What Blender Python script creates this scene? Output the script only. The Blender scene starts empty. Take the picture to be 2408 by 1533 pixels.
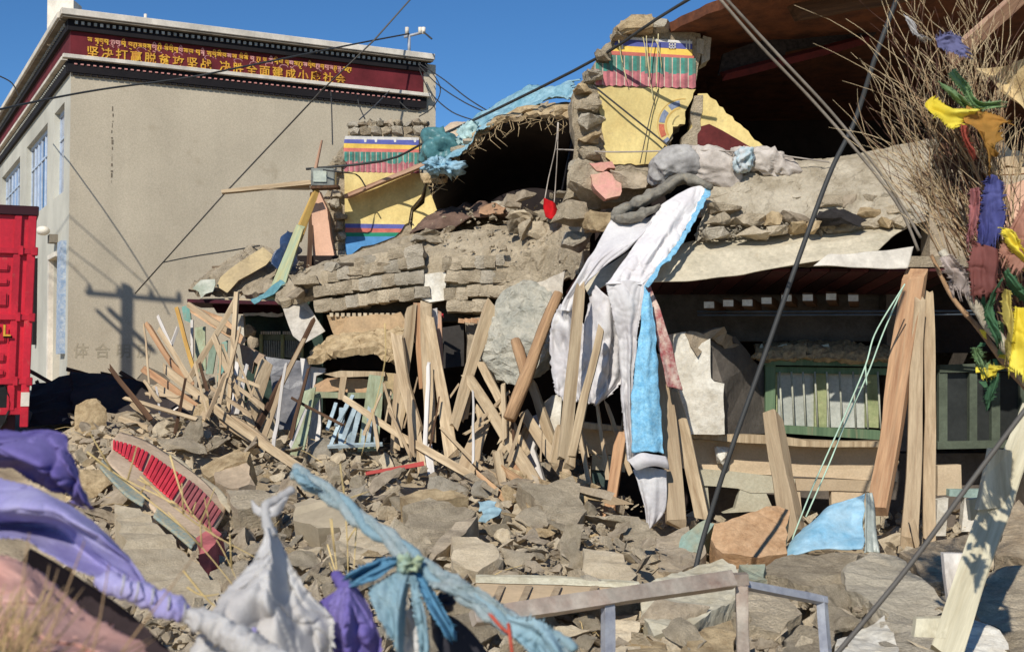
import bpy, bmesh, math, random
import numpy as np
from mathutils import Vector, Matrix, noise
rnd = random.Random(7)
SC = bpy.context.scene
COL = SC.collection
# ---------------------------------------------------------------- camera
CAM_Z = 2.2
F, CX, CY = 2913.0, 1204.0, 766.5
PITCH = math.atan(101.5 / F)
cam_d = bpy.data.cameras.new('camera')
cam_d.sensor_width = 36.0
cam_d.lens = 36.0 * F / 2408.0
cam_d.clip_end = 3000
cam_d.clip_start = 0.05
cam_d.dof.use_dof = True
cam_d.dof.focus_distance = 14.0
cam_d.dof.aperture_fstop = 5.0
cam = bpy.data.objects.new('camera', cam_d)
COL.objects.link(cam)
cam.location = (0, 0, CAM_Z)
cam.rotation_euler = (math.pi / 2 + PITCH, 0, 0)
SC.camera = cam
# ---------------------------------------------------------------- sky and sun
SUN_EL, SUN_AZ = math.radians(36), math.radians(18)     # the sun stands behind the camera, to its left
sun_dir = Vector((-math.sin(SUN_AZ) * math.cos(SUN_EL), -math.cos(SUN_AZ) * math.cos(SUN_EL), math.sin(SUN_EL)))
world = bpy.data.worlds.new('World')
SC.world = world
world.use_nodes = True
nt = world.node_tree
sky = nt.nodes.new('ShaderNodeTexSky')
sky.sky_type = 'NISHITA'
sky.sun_disc = False
sky.sun_elevation = SUN_EL
sky.sun_rotation = math.pi + SUN_AZ
sky.altitude = 4200
sky.air_density = 1.15
sky.dust_density = 0.3
sky.ozone_density = 3.5
bg = nt.nodes['Background']
hs = nt.nodes.new('ShaderNodeHueSaturation')
hs.inputs['Saturation'].default_value = 1.2
nt.links.new(sky.outputs[0], hs.inputs['Color'])
nt.links.new(hs.outputs[0], bg.inputs[0])
bg.inputs[1].default_value = 0.112
sun_d = bpy.data.lights.new('sun', 'SUN')
sun_d.energy = 4.4
sun_d.angle = math.radians(0.5)
sun_d.color = (1.0, 0.955, 0.88)
sun = bpy.data.objects.new('sun', sun_d)
COL.objects.link(sun)
sun.rotation_euler = sun_dir.to_track_quat('Z', 'Y').to_euler()
SC.view_settings.view_transform = 'Standard'
SC.view_settings.look = 'None'
SC.view_settings.exposure = 0.03
SC.view_settings.gamma = 1.0
SC.view_settings.use_curve_mapping = False

# ---------------------------------------------------------------- helpers
CP, SP = math.cos(PITCH), math.sin(PITCH)
def W(x, y, Y):
    """the point of the place at distance Y that the photograph shows at (x, y)"""
    a = (x - CX) / F
    b = (CY - y) / F
    d = Vector((a, CP - b * SP, SP + b * CP))
    k = Y / d.y
    return Vector((d.x * k, Y, CAM_Z + d.z * k))
def W3(p):
    return W(p[0], p[1], p[2])
def lin(r, g, b):
    f = lambda c: (c / 255 / 12.92) if c / 255 <= 0.04045 else ((c / 255 + 0.055) / 1.055) ** 2.4
    return (f(r), f(g), f(b))
def nz(v, s=1.0, o=0.0):
    return noise.noise(Vector((v[0] * s + o, v[1] * s - o, v[2] * s + 2 * o)))

MATS = {}
def M(name, rgb, rough=0.9, var=0.25, scale=3.0, bump=0.25, bscale=25.0, kind='mud', rgb2=None, metallic=0.0, spec=0.3, dist=0.02, obj_var=0.12, alpha=1.0, trans=0.0, dust=0.0):
    if name in MATS:
        return MATS[name]
    m = bpy.data.materials.new(name)
    m.use_nodes = True
    n, l = m.node_tree.nodes, m.node_tree.links
    b = n['Principled BSDF']
    c = lin(*rgb)
    c2 = lin(*rgb2) if rgb2 else tuple(v * 0.55 for v in c)
    tc = n.new('ShaderNodeTexCoord')
    mp = n.new('ShaderNodeMapping')
    l.new(tc.outputs['Object'], mp.inputs[0])
    if kind == 'wood':
        mp.inputs['Scale'].default_value = (1, 1, 0.06)
    oi = n.new('ShaderNodeObjectInfo')
    # pattern offset per object
    add = n.new('ShaderNodeVectorMath'); add.operation = 'ADD'
    sc_ = n.new('ShaderNodeVectorMath'); sc_.operation = 'SCALE'
    cmb = n.new('ShaderNodeCombineXYZ')
    for k in range(3):
        l.new(oi.outputs['Random'], cmb.inputs[k])
    l.new(cmb.outputs[0], sc_.inputs[0]); sc_.inputs['Scale'].default_value = 37.0
    l.new(mp.outputs[0], add.inputs[0]); l.new(sc_.outputs[0], add.inputs[1])
    n1 = n.new('ShaderNodeTexNoise'); n1.inputs['Scale'].default_value = scale; n1.inputs['Detail'].default_value = 8; n1.inputs['Roughness'].default_value = 0.65
    l.new(add.outputs[0], n1.inputs['Vector'])
    r1 = n.new('ShaderNodeValToRGB')
    r1.color_ramp.elements[0].position = 0.5 - var * 0.8; r1.color_ramp.elements[0].color = (*c2, 1)
    r1.color_ramp.elements[1].position = 0.5 + 0.12; r1.color_ramp.elements[1].color = (*c, 1)
    if not rgb2 and var < 0.2:
        r1.color_ramp.elements[0].color = (*[v * (1 - var * 1.6) for v in c], 1)
    l.new(n1.outputs['Fac'], r1.inputs[0])
    n2 = n.new('ShaderNodeTexNoise'); n2.inputs['Scale'].default_value = bscale; n2.inputs['Detail'].default_value = 6; n2.inputs['Roughness'].default_value = 0.7
    l.new(add.outputs[0], n2.inputs['Vector'])
    # fine speckle multiplies the colour
    mr = n.new('ShaderNodeMapRange'); mr.inputs[1].default_value = 0.3; mr.inputs[2].default_value = 0.7
    mr.inputs[3].default_value = 1 - var * 0.8; mr.inputs[4].default_value = 1 + var * 0.35
    l.new(n2.outputs['Fac'], mr.inputs[0])
    ov = n.new('ShaderNodeMapRange'); ov.inputs[3].default_value = 1 - obj_var; ov.inputs[4].default_value = 1 + obj_var
    l.new(oi.outputs['Random'], ov.inputs[0])
    mu = n.new('ShaderNodeMath'); mu.operation = 'MULTIPLY'
    l.new(mr.outputs[0], mu.inputs[0]); l.new(ov.outputs[0], mu.inputs[1])
    vm = n.new('ShaderNodeVectorMath'); vm.operation = 'SCALE'
    l.new(r1.outputs[0], vm.inputs[0]); l.new(mu.outputs[0], vm.inputs['Scale'])
    outc = vm.outputs[0]
    if dust > 0:
        n3 = n.new('ShaderNodeTexNoise'); n3.inputs['Scale'].default_value = scale * 2.3; n3.inputs['Detail'].default_value = 9; n3.inputs['Roughness'].default_value = 0.7
        l.new(add.outputs[0], n3.inputs['Vector'])
        r3 = n.new('ShaderNodeMapRange'); r3.inputs[1].default_value = 0.62 - dust * 0.3; r3.inputs[2].default_value = 0.72; r3.inputs[4].default_value = min(1, dust + 0.3)
        l.new(n3.outputs['Fac'], r3.inputs[0])
        mx = n.new('ShaderNodeMixRGB'); mx.inputs[2].default_value = (*lin(158, 140, 112), 1)
        l.new(r3.outputs[0], mx.inputs[0]); l.new(outc, mx.inputs[1])
        outc = mx.outputs[0]
    l.new(outc, b.inputs['Base Color'])
    b.inputs['Roughness'].default_value = rough
    b.inputs['Metallic'].default_value = metallic
    b.inputs['Specular IOR Level'].default_value = spec
    if bump > 0:
        bp = n.new('ShaderNodeBump'); bp.inputs['Strength'].default_value = bump; bp.inputs['Distance'].default_value = dist
        l.new(n2.outputs['Fac'], bp.inputs['Height']); l.new(bp.outputs[0], b.inputs['Normal'])
    if trans > 0:      # thin cloth and film let some light through
        tr = n.new('ShaderNodeBsdfTranslucent'); mixs = n.new('ShaderNodeMixShader'); mixs.inputs[0].default_value = trans
        l.new(outc, tr.inputs[0]); l.new(b.outputs[0], mixs.inputs[1]); l.new(tr.outputs[0], mixs.inputs[2])
        l.new(mixs.outputs[0], n['Material Output'].inputs[0])
    if alpha < 1:
        b.inputs['Alpha'].default_value = alpha
    MATS[name] = m
    return m

mud = M('mud', (209, 192, 163), scale=3.6, var=.36, bump=1.0, bscale=40, rgb2=(156, 140, 114), dist=0.035)
mud2 = M('mud_rough', (203, 186, 157), scale=6, var=.42, bump=1.0, bscale=55, rgb2=(138, 122, 98), dist=0.04)
mudd = M('mud_dark', (180, 164, 140), scale=4, bump=1.0, bscale=30, rgb2=(136, 121, 100))
mudp = M('mud_plaster', (208, 191, 161), scale=5, var=0.25, bump=0.7, bscale=50, rgb2=(178, 160, 131))
mudg = M('mud_grey', (202, 190, 168), scale=5, var=.4, bump=1, bscale=48, rgb2=(150, 138, 116), dist=.035)
straw = M('straw_mud', (204, 180, 140), scale=9, bump=1.0, bscale=60, rgb2=(146, 122, 88))
interior = M('sooty_plaster', (48, 38, 34), scale=2, bump=0.3, rgb2=(26, 21, 20))  # the darkness of the unlit rooms is put into this plaster colour
interior_red = M('sooty_red_paint', (58, 24, 22), scale=2, bump=0.3, rgb2=(32, 14, 14))  # red paint with the same room shade in its colour
whitew = M('whitewash', (226, 220, 205), scale=5, bump=0.7, bscale=25, rgb2=(186, 176, 156), dist=0.015)
wood = M('pale_wood', (202, 180, 146), kind='wood', scale=16, bump=0.6, bscale=60, rgb2=(146, 122, 92), dist=0.008, dust=0.4)
wood_o = M('orange_wood', (194, 154, 116), kind='wood', scale=14, bump=0.5, bscale=60, rgb2=(148, 108, 78), dist=0.006, dust=0.3)
wood_g = M('weathered_wood', (188, 166, 134), kind='wood', scale=14, bump=0.5, bscale=60, rgb2=(150, 126, 98), dist=0.008, dust=0.3)
wood_d = M('dark_wood', (104, 76, 54), kind='wood', scale=14, bump=0.5, bscale=60, rgb2=(58, 42, 32), dist=0.008)
wood_p = M('pinkish_wood', (200, 164, 136), kind='wood', scale=14, bump=0.4, bscale=60, rgb2=(140, 98, 76), dist=0.006, dust=0.2)
wood_c = M('cream_painted_wood', (214, 206, 178), kind='wood', scale=8, bump=0.45, bscale=40, rgb2=(172, 160, 130), dist=0.006, dust=.2)
wood_w = M('white_painted_wood', (222, 216, 208), kind='wood', scale=8, bump=0.3, bscale=40, rgb2=(176, 168, 158), dist=0.005)
wood_t = M('teal_painted_wood', (110, 168, 156), kind='wood', scale=8, bump=0.3, bscale=40, rgb2=(140, 140, 118), dist=0.005, dust=0.3)
wood_gr = M('green_painted_wood', (108, 130, 98), kind='wood', scale=7, bump=0.3, bscale=40, rgb2=(78, 102, 76), dist=0.005, dust=0.25)
wood_pg = M('pale_green_board', (166, 176, 146), kind='wood', scale=8, bump=0.3, bscale=40, rgb2=(128, 128, 96), dist=0.005, dust=0.3)
bark = M('bark', (188, 152, 114), kind='wood', scale=10, bump=0.7, bscale=40, rgb2=(132, 100, 72))
bark_w = M('pale_bark', (206, 196, 174), scale=10, bump=0.7, bscale=40, rgb2=(140, 124, 100))

def link(name, me, mat=None, parent=None, loc=None):
    o = bpy.data.objects.new(name, me)
    COL.objects.link(o)
    if mat is not None and me is not None and not me.materials:
        me.materials.append(mat)
    if parent is not None:
        o.parent = parent
    if loc is not None:
        o.location = loc
    return o
def tag(o, label, cat, group=None, kind=None):
    o['label'] = label
    o['category'] = cat
    if group: o['group'] = group
    if kind: o['kind'] = kind
    return o
def thing(name, label, cat, loc=(0, 0, 0), group=None):
    o = bpy.data.objects.new(name, None)
    COL.objects.link(o)
    o.location = loc
    o.empty_display_size = 0.1
    return tag(o, label, cat, group)
def finish(bm, name, mat, parent=None, smooth=False):
    """links bm (world coordinates) as one object, its origin at its own centre"""
    if not bm.verts:
        bm.free(); return None
    c = Vector((0, 0, 0))
    for v in bm.verts: c += v.co
    c /= len(bm.verts)
    base = Vector(parent.location) if parent is not None and parent.parent is None else (Vector(parent.location) + Vector(parent.parent.location) if parent is not None else Vector((0, 0, 0)))
    for v in bm.verts: v.co -= c
    me = bpy.data.meshes.new(name)
    bm.to_mesh(me); bm.free()
    if smooth:
        me.shade_smooth()
    for m in (mat if isinstance(mat, (list, tuple)) else [mat]):
        me.materials.append(m)
    return link(name, me, None, parent, c - base)
def refine(bm, L, it=5, quad=False):
    for _ in range(it):
        es = [e for e in bm.edges if e.calc_length() > L]
        if not es: break
        bmesh.ops.subdivide_edges(bm, edges=es, cuts=1, use_grid_fill=True)
        bmesh.ops.triangulate(bm, faces=[f for f in bm.faces if len(f.verts) > 4])
def roughen(bm, amp, fr, seed=0.0, amp2=None, fr2=None):
    for v in bm.verts:
        p = v.co.copy()
        d = noise.noise_vector(p * fr + Vector((seed, seed * 2, -seed))) * amp
        if amp2: d += noise.noise_vector(p * fr2 + Vector((-seed, seed, 5))) * amp2
        v.co = p + d
def poly(pts, back, name, mat, parent=None, L=None, amp=0.0, fr=4.0, amp2=0.0, fr2=14.0, jag=0.0, smooth=False, seed=0):
    """outline of (x, y, Y) points pushed back by the vector or distance 'back': a board, wall piece or block"""
    P = [W3(p) for p in pts]
    if jag > 0:      # broken outline
        Q = []
        r = random.Random(seed + 11)
        for i, a in enumerate(P):
            b = P[(i + 1) % len(P)]
            k = max(1, int((b - a).length / (jag * 2.2)))
            for j in range(k):
                q = a.lerp(b, j / k)
                Q.append(q + Vector((r.uniform(-1, 1), 0, r.uniform(-1, 1))) * jag * (0.6 if j else 0.3))
        P = Q
    bv = Vector(back) if hasattr(back, '__len__') else Vector((0, back, 0))
    bm = bmesh.new()
    vs = [bm.verts.new(p) for p in P]
    f = bm.faces.new(vs)
    r = bmesh.ops.extrude_face_region(bm, geom=[f])
    for v in r['geom']:
        if isinstance(v, bmesh.types.BMVert): v.co += bv
    bmesh.ops.triangulate(bm, faces=bm.faces[:])
    if L:
        refine(bm, L)
        if amp: roughen(bm, amp, fr, seed, amp2, fr2)
    bmesh.ops.recalc_face_normals(bm, faces=bm.faces[:])
    return finish(bm, name, mat, parent, smooth)
def boxv(bm, o, ex, ey, ez, mi=0):
    vs = [bm.verts.new(o + ex * a + ey * b + ez * c) for a in (0, 1) for b in (0, 1) for c in (0, 1)]
    for q in ((0, 1, 3, 2), (4, 6, 7, 5), (0, 4, 5, 1), (2, 3, 7, 6), (0, 2, 6, 4), (1, 5, 7, 3)):
        f = bm.faces.new([vs[i] for i in q]); f.material_index = mi
    return vs
def box(name, lo, hi, mat, parent=None, bevel=0.0):
    bm = bmesh.new()
    lo = Vector(lo); hi = Vector(hi); d = hi - lo
    boxv(bm, lo, Vector((d.x, 0, 0)), Vector((0, d.y, 0)), Vector((0, 0, d.z)))
    if bevel: bmesh.ops.bevel(bm, geom=bm.edges[:], offset=bevel, segments=1, affect='EDGES')
    bmesh.ops.recalc_face_normals(bm, faces=bm.faces[:])
    return finish(bm, name, mat, parent)
def plank_mesh(path, w0, w1, th, mat, name='wooden_plank', parent=None, seed=0, splinter=0.5, bend=0.012, roundish=False):
    """a sawn or rough timber along path (world points); its local z runs along the grain"""
    r = random.Random(seed * 13 + 5)
    A, B = path[0], path[-1]
    ax = (B - A).normalized()
    view = Vector(((A.x + B.x) / 2, (A.y + B.y) / 2, (A.z + B.z) / 2 - CAM_Z)).normalized()
    side = ax.cross(view).normalized()
    tw = r.uniform(-0.5, 0.5)
    side = (Matrix.Rotation(tw, 3, ax) @ side).normalized()
    dep = ax.cross(side).normalized()
    L = (B - A).length
    n = max(4, int(L / 0.22))
    tot = [0]
    for i in range(1, len(path)): tot.append(tot[-1] + (path[i] - path[i - 1]).length)
    def at(t):
        s = t * tot[-1]
        for i in range(1, len(path)):
            if s <= tot[i] + 1e-9:
                return path[i - 1].lerp(path[i], (s - tot[i - 1]) / (tot[i] - tot[i - 1]))
        return path[-1]
    bm = bmesh.new()
    ph = r.uniform(0, 99)
    k = 8 if roundish else 4
    rings = []
    for i in range(n + 1):
        t = i / n
        c = at(t) + side * bend * nz((t * 2.2, ph, 0)) * L * 0.6 + dep * bend * nz((t * 2.0, ph + 5, 3)) * L * 0.5
        w = (w0 + (w1 - w0) * t) * (1 + 0.13 * nz((t * 3.5, ph, 9)))
        h = th * (1 + 0.15 * nz((t * 3, ph, 4)))
        ring = []
        for j in range(k):
            if roundish:
                a = 2 * math.pi * j / k
                ring.append(bm.verts.new(c + side * math.cos(a) * w / 2 * (1 + .15 * nz((j, t * 6, ph))) + dep * math.sin(a) * w / 2))
            else:
                sx, sy = ((-1, -1), (1, -1), (1, 1), (-1, 1))[j]
                q = c + side * sx * w / 2 + dep * sy * h / 2
                if i in (0, n):
                    q += ax * r.uniform(-1, 1) * w * splinter
                ring.append(bm.verts.new(q))
        rings.append(ring)
    for i in range(n):
        for j in range(k):
            bm.faces.new((rings[i][j], rings[i][(j + 1) % k], rings[i + 1][(j + 1) % k], rings[i + 1][j]))
    bm.faces.new(rings[0][::-1]); bm.faces.new(rings[-1])
    if not roundish:
        bmesh.ops.bevel(bm, geom=[e for e in bm.edges if abs((e.verts[0].co - e.verts[1].co).normalized().dot(ax)) > 0.9], offset=min(w0, th) * 0.09, segments=1, affect='EDGES')
    bmesh.ops.recalc_face_normals(bm, faces=bm.faces[:])
    # put the grain along local z
    rot = Matrix((side, dep, ax)).transposed()
    c = (A + B) / 2
    inv = rot.inverted()
    for v in bm.verts: v.co = inv @ (v.co - c)
    me = bpy.data.meshes.new(name)
    bm.to_mesh(me); bm.free()
    if roundish: me.shade_smooth()
    me.materials.append(mat)
    o = bpy.data.objects.new(name, me); COL.objects.link(o)
    base = Vector(parent.location) if parent is not None else Vector((0, 0, 0))
    if parent is not None: o.parent = parent
    o.location = c - base
    o.rotation_euler = rot.to_euler()
    return o
def tube(paths, r, name, mat, parent=None, sides=6, taper=1.0, wob=0.0, smooth=True):
    """round bars, cables or twigs; paths = list of lists of world points, joined in one mesh"""
    bm = bmesh.new()
    for pi, pth in enumerate(paths):
        rings = []
        m = len(pth)
        for i, c in enumerate(pth):
            d = (pth[min(i + 1, m - 1)] - pth[max(i - 1, 0)])
            d = d.normalized() if d.length > 1e-9 else Vector((0, 0, 1))
            u = d.orthogonal().normalized(); v = d.cross(u)
            rr = r[pi] if isinstance(r, list) else r
            rr = rr * (1 + (taper - 1) * i / max(1, m - 1))
            if wob: rr *= 1 + wob * nz((i * 0.9, pi, 3))
            rings.append([bm.verts.new(c + (u * math.cos(2 * math.pi * j / sides) + v * math.sin(2 * math.pi * j / sides)) * rr) for j in range(sides)])
        for i in range(m - 1):
            # match ring starts
            a, b = rings[i], rings[i + 1]
            k = min(range(sides), key=lambda q: (b[q].co - a[0].co).length)
            b = b[k:] + b[:k]; rings[i + 1] = b
            for j in range(sides):
                bm.faces.new((a[j], a[(j + 1) % sides], b[(j + 1) % sides], b[j]))
        bm.faces.new(rings[0][::-1]); bm.faces.new(rings[-1])
    bmesh.ops.recalc_face_normals(bm, faces=bm.faces[:])
    return finish(bm, name, mat, parent, smooth)
def crv(pts, n):
    """smooth curve through (x,y,Y) picture points -> n world points"""
    P = [W3(p) for p in pts]
    return spl(P, n)
def spl(P, n):
    out = []
    m = len(P) - 1
    for i in range(n):
        t = i / (n - 1) * m
        k = min(int(t), m - 1); f = t - k
        p0 = P[max(k - 1, 0)]; p1 = P[k]; p2 = P[k + 1]; p3 = P[min(k + 2, m)]
        out.append(0.5 * ((2 * p1) + (p2 - p0) * f + (2 * p0 - 5 * p1 + 4 * p2 - p3) * f * f + (3 * p1 - p0 - 3 * p2 + p3) * f ** 3))
    return out
def wrinkle(p, s, seed):
    a = 1 - min(1, abs(nz((p.x * s + .6 * nz(p, s * .7, seed), p.y * s, p.z * s * .55), 1, seed)) * 3.4)
    b = 1 - min(1, abs(nz((p.x * s * .6, p.y * s, p.z * s + .5 * nz(p, s, seed + 3)), 2.1, seed + 5)) * 3.4)
    return a * a + .5 * b * b - .45
def roll(pts, rx, name, mat, parent=None, n=60, sides=24, amp=.03, ws=5, flat=.8, taper=1.0, seed=0):
    """crumpled roll of cloth along picture points"""
    C = crv(pts, n)
    bm = bmesh.new(); R = []
    for i, c in enumerate(C):
        d = (C[min(i + 1, n - 1)] - C[max(i - 1, 0)]).normalized()
        u = d.cross(Vector((0, 1, 0))).normalized(); v = d.cross(u)
        e = min(1, .35 + 3 * min(i, n - 1 - i) / n) * (1 + (taper - 1) * i / n)
        ring = []
        for j in range(sides):
            a = 2 * math.pi * j / sides
            o_ = (u * math.cos(a) * flat + v * math.sin(a)) * rx * e * (1 + .25 * nz((i * 5 / n, seed, 0)))
            q = c + o_
            ring.append(bm.verts.new(q + o_.normalized() * amp * wrinkle(q, ws, seed)))
        R.append(ring)
    for i in range(n - 1):
        for j in range(sides):
            bm.faces.new((R[i][j], R[i][(j + 1) % sides], R[i + 1][(j + 1) % sides], R[i + 1][j]))
    bm.faces.new(R[0][::-1]); bm.faces.new(R[-1])
    bmesh.ops.recalc_face_normals(bm, faces=bm.faces[:])
    return finish(bm, name, mat, parent, True)
def loft(rows, name, mat, parent=None, nu=30, nv=14, amp=0.0, fr=3.0, pleat=0.0, pfreq=5, pl_dir=(0, 1, 0), thick=0.006, smooth=True, seed=0, ragged=0.0, world=False, sag=0.0, wsc=4.0):
    """cloth or sheet stretched over curves (each a list of picture points); pleats run along the curves"""
    R = [(spl(list(r), nu) if world else crv(r, nu)) for r in rows]
    grid = []
    for i in range(nu):
        grid.append(spl([r[i] for r in R], nv))
    rr = random.Random(seed + 3)
    jag = [rr.uniform(-1, 1) for _ in range(nv)]
    pd = Vector(pl_dir)
    bm = bmesh.new(); V = []
    for i in range(nu):
        col = []
        for j in range(nv):
            p = grid[i][j].copy()
            u, v = i / (nu - 1), j / (nv - 1)
            if pleat:
                g_ = math.sin(v * math.pi * 2 * pfreq + 4.0 * nz((u * 1.6, seed, v * 2)) + seed) * .45
                g_ += 1.9 * nz((v * pfreq * 1.9 + .5 * math.sin(u * 3 + seed), u * 1.1, seed + 7)) + .8 * nz((v * pfreq * 4.5, u * 2.5, seed + 2))
                p += pd * pleat * g_ * (0.35 + 0.65 * u)
            if pleat:
                p += pd * pleat * .55 * wrinkle(p, wsc, seed)
            if amp:
                p += noise.noise_vector(p * fr + Vector((seed, 0, seed))) * amp
            if ragged and j in (0, nv - 1):
                p += (grid[i][1] - grid[i][0]).normalized() * ragged * nz((i * .9, j, seed))
            if sag:
                p.z -= sag * math.sin(math.pi * u) * math.sin(math.pi * v)
            if ragged and i == nu - 1:
                p += (grid[i][j] - grid[i - 1][j]).normalized() * jag[j] * ragged
            col.append(bm.verts.new(p))
        V.append(col)
    for i in range(nu - 1):
        for j in range(nv - 1):
            bm.faces.new((V[i][j], V[i + 1][j], V[i + 1][j + 1], V[i][j + 1]))
    bmesh.ops.recalc_face_normals(bm, faces=bm.faces[:])
    o = finish(bm, name, mat, parent, smooth)
    if thick:
        md = o.modifiers.new('thickness', 'SOLIDIFY'); md.thickness = thick; md.offset = 0
    return o
def hullrock(seed, dims, n=16, sub=1, amp=0.06, flat=0.0):
    """a broken lump of earth, unit size times dims"""
    r = random.Random(seed)
    bm = bmesh.new()
    for _ in range(n):
        p = Vector((r.uniform(-1, 1), r.uniform(-1, 1), r.uniform(-1, 1)))
        m = max(abs(p.x), abs(p.y), abs(p.z))
        p = p / m * r.uniform(0.75, 1.0) if r.random() < 0.75 else p.normalized()
        bm.verts.new(Vector((p.x * dims[0], p.y * dims[1], p.z * dims[2])) * 0.5)
    ch = bmesh.ops.convex_hull(bm, input=bm.verts[:])
    bmesh.ops.delete(bm, geom=list({g for g in ch['geom_interior'] + ch['geom_unused'] if isinstance(g, bmesh.types.BMVert)}), context='VERTS')
    for _ in range(sub):
        bmesh.ops.subdivide_edges(bm, edges=bm.edges[:], cuts=1, use_grid_fill=True)
        bmesh.ops.triangulate(bm, faces=bm.faces[:])
        roughen(bm, amp, 2.2 / max(dims), seed * 1.7, amp * 0.4, 7 / max(dims))
    bmesh.ops.recalc_face_normals(bm, faces=bm.faces[:])
    return bm
def rock(x, y, Y, wpx, hpx, dpx, name, label, cat, mat, rot=(0, 0, 0), seed=1, sub=3, group=None, amp=0.035):
    """one lump whose middle shows at (x, y), wpx by hpx in the photograph"""
    c = W(x, y, Y); s = Y / F
    bm = hullrock(seed, (wpx * s, dpx * s, hpx * s), 18, sub, amp * max(wpx, hpx) * s)
    R = Matrix.Rotation(rot[2], 3, 'Z') @ Matrix.Rotation(rot[1], 3, 'Y') @ Matrix.Rotation(rot[0], 3, 'X')
    for v in bm.verts: v.co = R @ v.co + c
    o = finish(bm, name, mat)
    return tag(o, label, cat, group)
# ---------------------------------------------------------------- ground and rubble heap surface
CTRL = [(x, 1533, 8.2) for x in (0, 600, 1200, 1800, 2408)] + [(x, 1420, 9.4) for x in (0, 500, 1000, 1500, 2000, 2408)] + \
       [(x, 1300, 11.0) for x in (0, 400, 800, 1200, 1500)] + [(x, 1200, 12.8) for x in (200, 600, 1000, 1400)] + \
       [(700, 1120, 14.2), (1000, 1120, 14.3), (1300, 1140, 13.9), (1520, 1268, 12.8),
        (300, 1010, 15.2), (450, 975, 15.6), (600, 1055, 15.0), (200, 1090, 14.4), (60, 1120, 14.0),
        (100, 1010, 16.8), (250, 950, 17.2), (450, 960, 17.0), (600, 1010, 17), (-300, 1050, 16), (-200, 1200, 12),
        (180, 890, 18.1), (330, 900, 18.1), (430, 915, 18.2), (80, 985, 17.5), (180, 900, 18.8), (330, 905, 18.8),
        (800, 1060, 17), (1000, 1070, 17.5), (1200, 1080, 17.5), (1400, 1100, 17), (1700, 1300, 12.9), (2000, 1300, 12.9),
        (1600, 1210, 15.5), (1900, 1200, 16), (2200, 1200, 16), (2408, 1200, 16),
        (2200, 1300, 12.6), (2408, 1270, 12.2), (1850, 1340, 11.5), (2300, 1340, 11.2)]
cw = [W3(p) for p in CTRL]
cw += [Vector((x, y, 0.1)) for x, y in ((-14, 10), (-16, 18), (-14, 26), (0, 28), (12, 28), (14, 10), (10, 20), (5, 22), (0, 22), (-6, 24), (-10, 3), (0, 2), (10, 3), (-3, 24))]
CPX = np.array([(v.x, v.y) for v in cw]); CPZ = np.array([v.z for v in cw])
def H(x, y):
    d2 = (CPX[:, 0] - x) ** 2 + (CPX[:, 1] - y) ** 2 + 0.12
    w = 1 / d2 ** 1.9
    z = float((w * CPZ).sum() / w.sum())
    return z
def on_heap(px, py, y0=7.0, y1=22.0):
    """where the line of sight meets the heap"""
    Y = y0
    while Y < y1:
        p = W(px, py, Y)
        if p.z <= H(p.x, p.y): return p
        Y += 0.12
    return None
def grid_mesh(name, x0, x1, y0, y1, st, fn, mat, kind='structure', label=None):
    nx = int((x1 - x0) / st) + 1; ny = int((y1 - y0) / st) + 1
    vs = []
    for j in range(ny):
        for i in range(nx):
            x = x0 + i * st; y = y0 + j * st
            vs.append((x, y, fn(x, y)))
    fs = [(j * nx + i, j * nx + i + 1, (j + 1) * nx + i + 1, (j + 1) * nx + i) for j in range(ny - 1) for i in range(nx - 1)]
    me = bpy.data.meshes.new(name); me.from_pydata(vs, [], fs); me.update(); me.shade_smooth()
    o = link(name, me, mat)
    if label: tag(o, label, 'ground')
    o['kind'] = kind
    return o
dirt = M('dirt', (192, 174, 144), scale=0.8, bump=0.8, bscale=30, rgb2=(150, 133, 107))
g = grid_mesh('ground', -14, 12, 3.0, 27, 0.14, lambda x, y: H(x, y) - 0.15 - (0.5 if (x > .9 and y < 11.3) else 0) * min(1, max(0, (x - .9) * 2)) * min(1, max(0, (11.3 - y))) + 0.16 * nz((x, y, 0), 1.7) + 0.08 * nz((x, y, 3), 4.5), dirt)
far = bmesh.new()
R_ = 1500
for q in ((-R_, -R_), (R_, -R_), (R_, R_), (-R_, R_)): far.verts.new((q[0], q[1], -0.25))
far.faces.new(far.verts[:])
o = finish(far, 'plain', dirt); o['kind'] = 'structure'
# far hill seen beside the blue sheet
hb = bmesh.new()
hc = W(1065, 340, 240)
hill_m = M('hill_earth', (214, 190, 160), scale=0.05, bump=0.6, bscale=0.4, rgb2=(188, 164, 134), dist=1.5)
N_ = 48
vv = [[hb.verts.new((hc.x + 46 * (i / N_ - .5) * 1.2 + 2, 240 + 60 * (j / N_), 0)) for i in range(N_ + 1)] for j in range(N_ + 1)]
for j in range(N_ + 1):
    for i in range(N_ + 1):
        v = vv[j][i]; dx = (v.co.x - hc.x - 0.5) / 13.5; dy = (v.co.y - 262) / 26
        v.co.z = -1 + 55 * max(0, 1 - 0.42 * dx * dx * (1 + .3 * abs(dx)) - 0.5 * dy * dy) ** 0.8 + 1.0 * nz(v.co, 0.12) + .5 * nz(v.co, 0.5)
for j in range(N_):
    for i in range(N_):
        hb.faces.new((vv[j][i], vv[j][i + 1], vv[j + 1][i + 1], vv[j + 1][i]))
o = finish(hb, 'hill', hill_m, smooth=True); o['kind'] = 'structure'

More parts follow.
